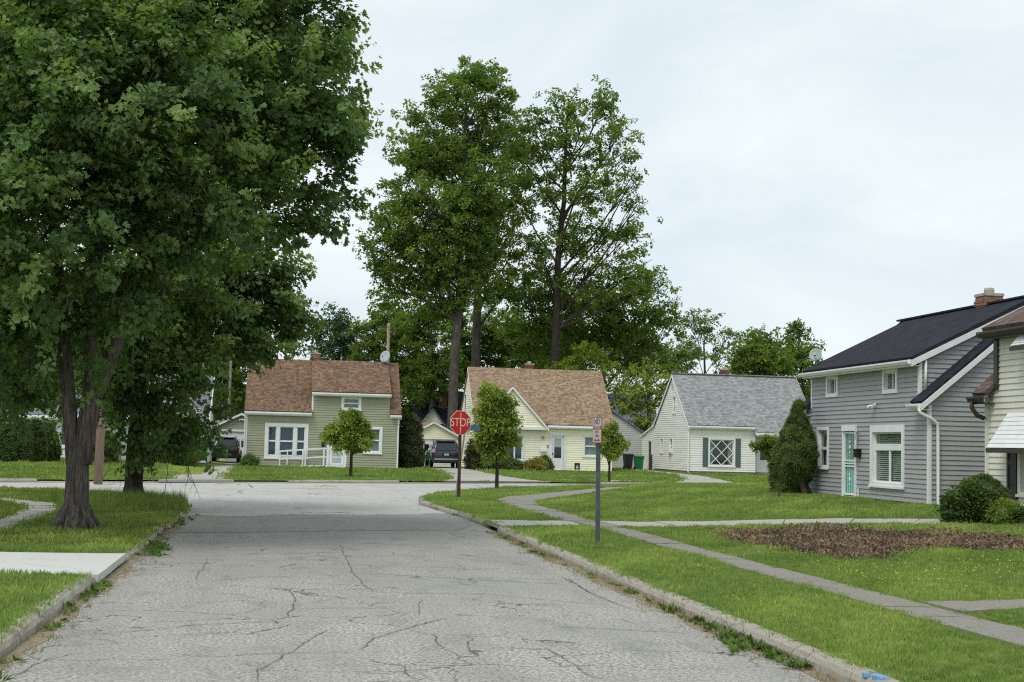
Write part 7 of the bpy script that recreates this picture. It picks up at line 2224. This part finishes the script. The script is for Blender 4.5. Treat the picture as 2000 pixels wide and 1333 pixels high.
# ------------------------------------------------------------------ wheeled bins
def bin_(label, px, py, y, mat, h=1.1, lid=None):
    p = at(px, py, y); z = zt(p.x, y) + .01
    if abs(p.z - z) > .25: z = p.z
    B = thing('wheeled_bin', label, 'bin', (p.x, y, z), 'wheeled bins')
    x = p.x
    mb = MB(); mb.add([(x - .22, y - .25, z + .06), (x + .22, y - .25, z + .06), (x + .22, y + .22, z + .06), (x - .22, y + .22, z + .06), (x - .29, y - .34, z + h * .9), (x + .29, y - .34, z + h * .9), (x + .29, y + .34, z + h * .9), (x - .29, y + .34, z + h * .9)], [(0, 3, 2, 1), (4, 5, 6, 7), (0, 1, 5, 4), (1, 2, 6, 5), (2, 3, 7, 6), (3, 0, 4, 7)]); mb.build('tub', mat, B)
    MB().box(x - .31, x + .31, y - .36, y + .36, z + h * .9 - .05, z + h * .9 - .01).build('rim', mat, B)
    MB().prism([(-.38, h * .9), (.38, h * .9), (.38, h * .94), (.25, h), (-.25, h), (-.40, h * .93)], lambda c: (x - .32, y + c[0], z + c[1]), lambda c: (x + .32, y + c[0], z + c[1])).build('lid', lid or mat, B)
    for s in (-1, 1):
        MB().tube([(x + s * .26, y + .25, z + .12), (x + s * .20, y + .25, z + .12)], .12, 14).build('wheel', 'rubber', B)
    MB().tube([(x - .26, y + .4, z + h * .88), (x + .26, y + .4, z + h * .88)], .018, 6).build('handle', mat, B)
bin_('bright green wheeled bin beside the dark blue grey car', 821, 914, 90.5, 'bin_green', 1.12)
bin_('black wheeled bin against the pale garage', 1226, 922, 92.6, 'bin_dark', 1.12)
bin_('green wheeled bin next to the off white house lean-to', 1247, 922, 92.9, 'bin_green', 1.0)
bin_('dark wheeled bin beside the wooden rail fence', 381, 902, 75.6, 'bin_dark', 1.0)
bin_('green bin half behind the dark bin near the black car', 394, 902, 75.9, 'bin_green', .95)

# ------------------------------------------------------------------ poles, wires, fence and small yard things
def pole(label, px, py, y, top, r, mat, cross=False, lean=0.0):
    p = at(px, py, y)
    P = thing('utility_pole', label, 'pole', (p.x, y, .1), 'utility poles')
    MB().tube([(p.x, y, -.1), (p.x + lean * .5, y, top / 2), (p.x + lean, y, top)], [r, r * .9, r * .75], 12).build('shaft', mat, P, smooth=True)
    if cross:
        MB().tube([(p.x + lean - .05, y - .2, top - .25), (p.x + lean - .05, y - .2, top - .12)], .05, 8).build('insulator', 'steel', P)
    return Vector((p.x + lean, y, top - .2))
t1 = pole('brown wooden pole on the verge behind the big maple', 192, 935, 48.2, 8.0, .15, 'wood')
t2 = pole('wooden pole rising behind the green house roof', 751, 905, 100, 10.25, .15, 'wood', True)
t3 = pole('thin grey pole behind the green garage', 443, 905, 101, 7.2, .12, 'wood_grey')
def wire(label, a, b_, sag):
    P = [a.lerp(b_, i / 16) - Vector((0, 0, sag * 4 * (i / 16) * (1 - i / 16))) for i in range(17)]
    mb = MB(); mb.tube(P, .011, 5)
    tag(mb.build('overhead_wire', 'black', None, fix=False), label, 'wire', 'overhead wires')
wire('overhead wire from the thin grey pole to the pole behind the green roof', t3, t2, .9)
wire('overhead wire running left from the thin grey pole', t3 - Vector((0, 0, .5)), at(300, 788, 103), .3)
wire('overhead wire crossing the slate roof behind the yellow garage', at(765, 745, 101), at(905, 812, 99), .25)

wire('service wire dropping from the tall pole to the green house roof', t2, Vector((6.6, 86.5, 5.2)), .5)
wire('service wire dropping from the tall pole to the yellow house gable', t2 - Vector((0, 0, .3)), Vector((11.7, 90.2, 6.0)), .5)
f0 = at(356, 900, 76.3); f1 = at(374, 900, 76.3)
Fn = thing('rail_fence', 'short weathered board fence panel beside the brownish shrub', 'fence', (f0.x, 76.3, f0.z - .05))
for i in range(5):
    z = f0.z + .06 + i * .21
    MB().box(f0.x, f1.x + .05, 76.28, 76.32, z, z + .13).build('board', 'wood_grey', Fn)
for x in (f0.x + .02, f1.x - .05):
    MB().box(x, x + .08, 76.325, 76.4, f0.z - .05, f0.z + 1.15).build('post', 'wood_grey', Fn)

p = at(1127, 922, 83.6)
Sg = thing('yard_sign', 'small black security sign on the yellow house lawn', 'sign', (p.x, 83.6, .1))
MB().box(p.x - .17, p.x + .17, 83.58, 83.6, .22, .66).build('board', 'black', Sg)
MB().prism([(-.05, .32), (.05, .32), (.09, .42), (.03, .5), (.0, .57), (-.03, .5), (-.09, .42)], lambda c: (p.x + c[0], 83.574, c[1]), lambda c: (p.x + c[0], 83.578, c[1])).build('emblem', 'pale_side', Sg)
MB().box(p.x - .14, p.x + .14, 83.575, 83.578, .25, .29).build('lower_band', 'pale_side', Sg)
for s in (-.1, .1):
    MB().tube([(p.x + s, 83.61, .05), (p.x + s, 83.61, .3)], .01, 6).build('stake', 'steel', Sg)

p = at(1522, 996, 35.5)
St = MB(); zz = zt(p.x, 35.5); St.tube([(p.x, 35.5, zz - .02), (p.x - .01, 35.5, zz + .06), (p.x + .01, 35.5, zz + .13)], [.045, .035, .02], 8, lump=.15)
tag(St.build('stump', 'bark2', None), 'tiny dark stump on the lawn before the clipped evergreen', 'stump')

# blue survey paint on the near kerb
for (cx_, cy_, ra, rb) in ((4.12, 9.12, .05, .12), (4.07, 9.26, .02, .05), (4.15, 9.3, .02, .04)):
    Pn = []
    for k in range(14):
        a = 2 * math.pi * k / 14
        Pn.append((cx_ + ra * math.cos(a) * random.uniform(.6, 1.2), cy_ + rb * math.sin(a) * random.uniform(.6, 1.2)))
    MB().prism(Pn, lambda c: (c[0], c[1], .10), lambda c: (c[0], c[1], .1275)).build('paint_mark', 'blue_paint', bpy.data.objects['kerb'])
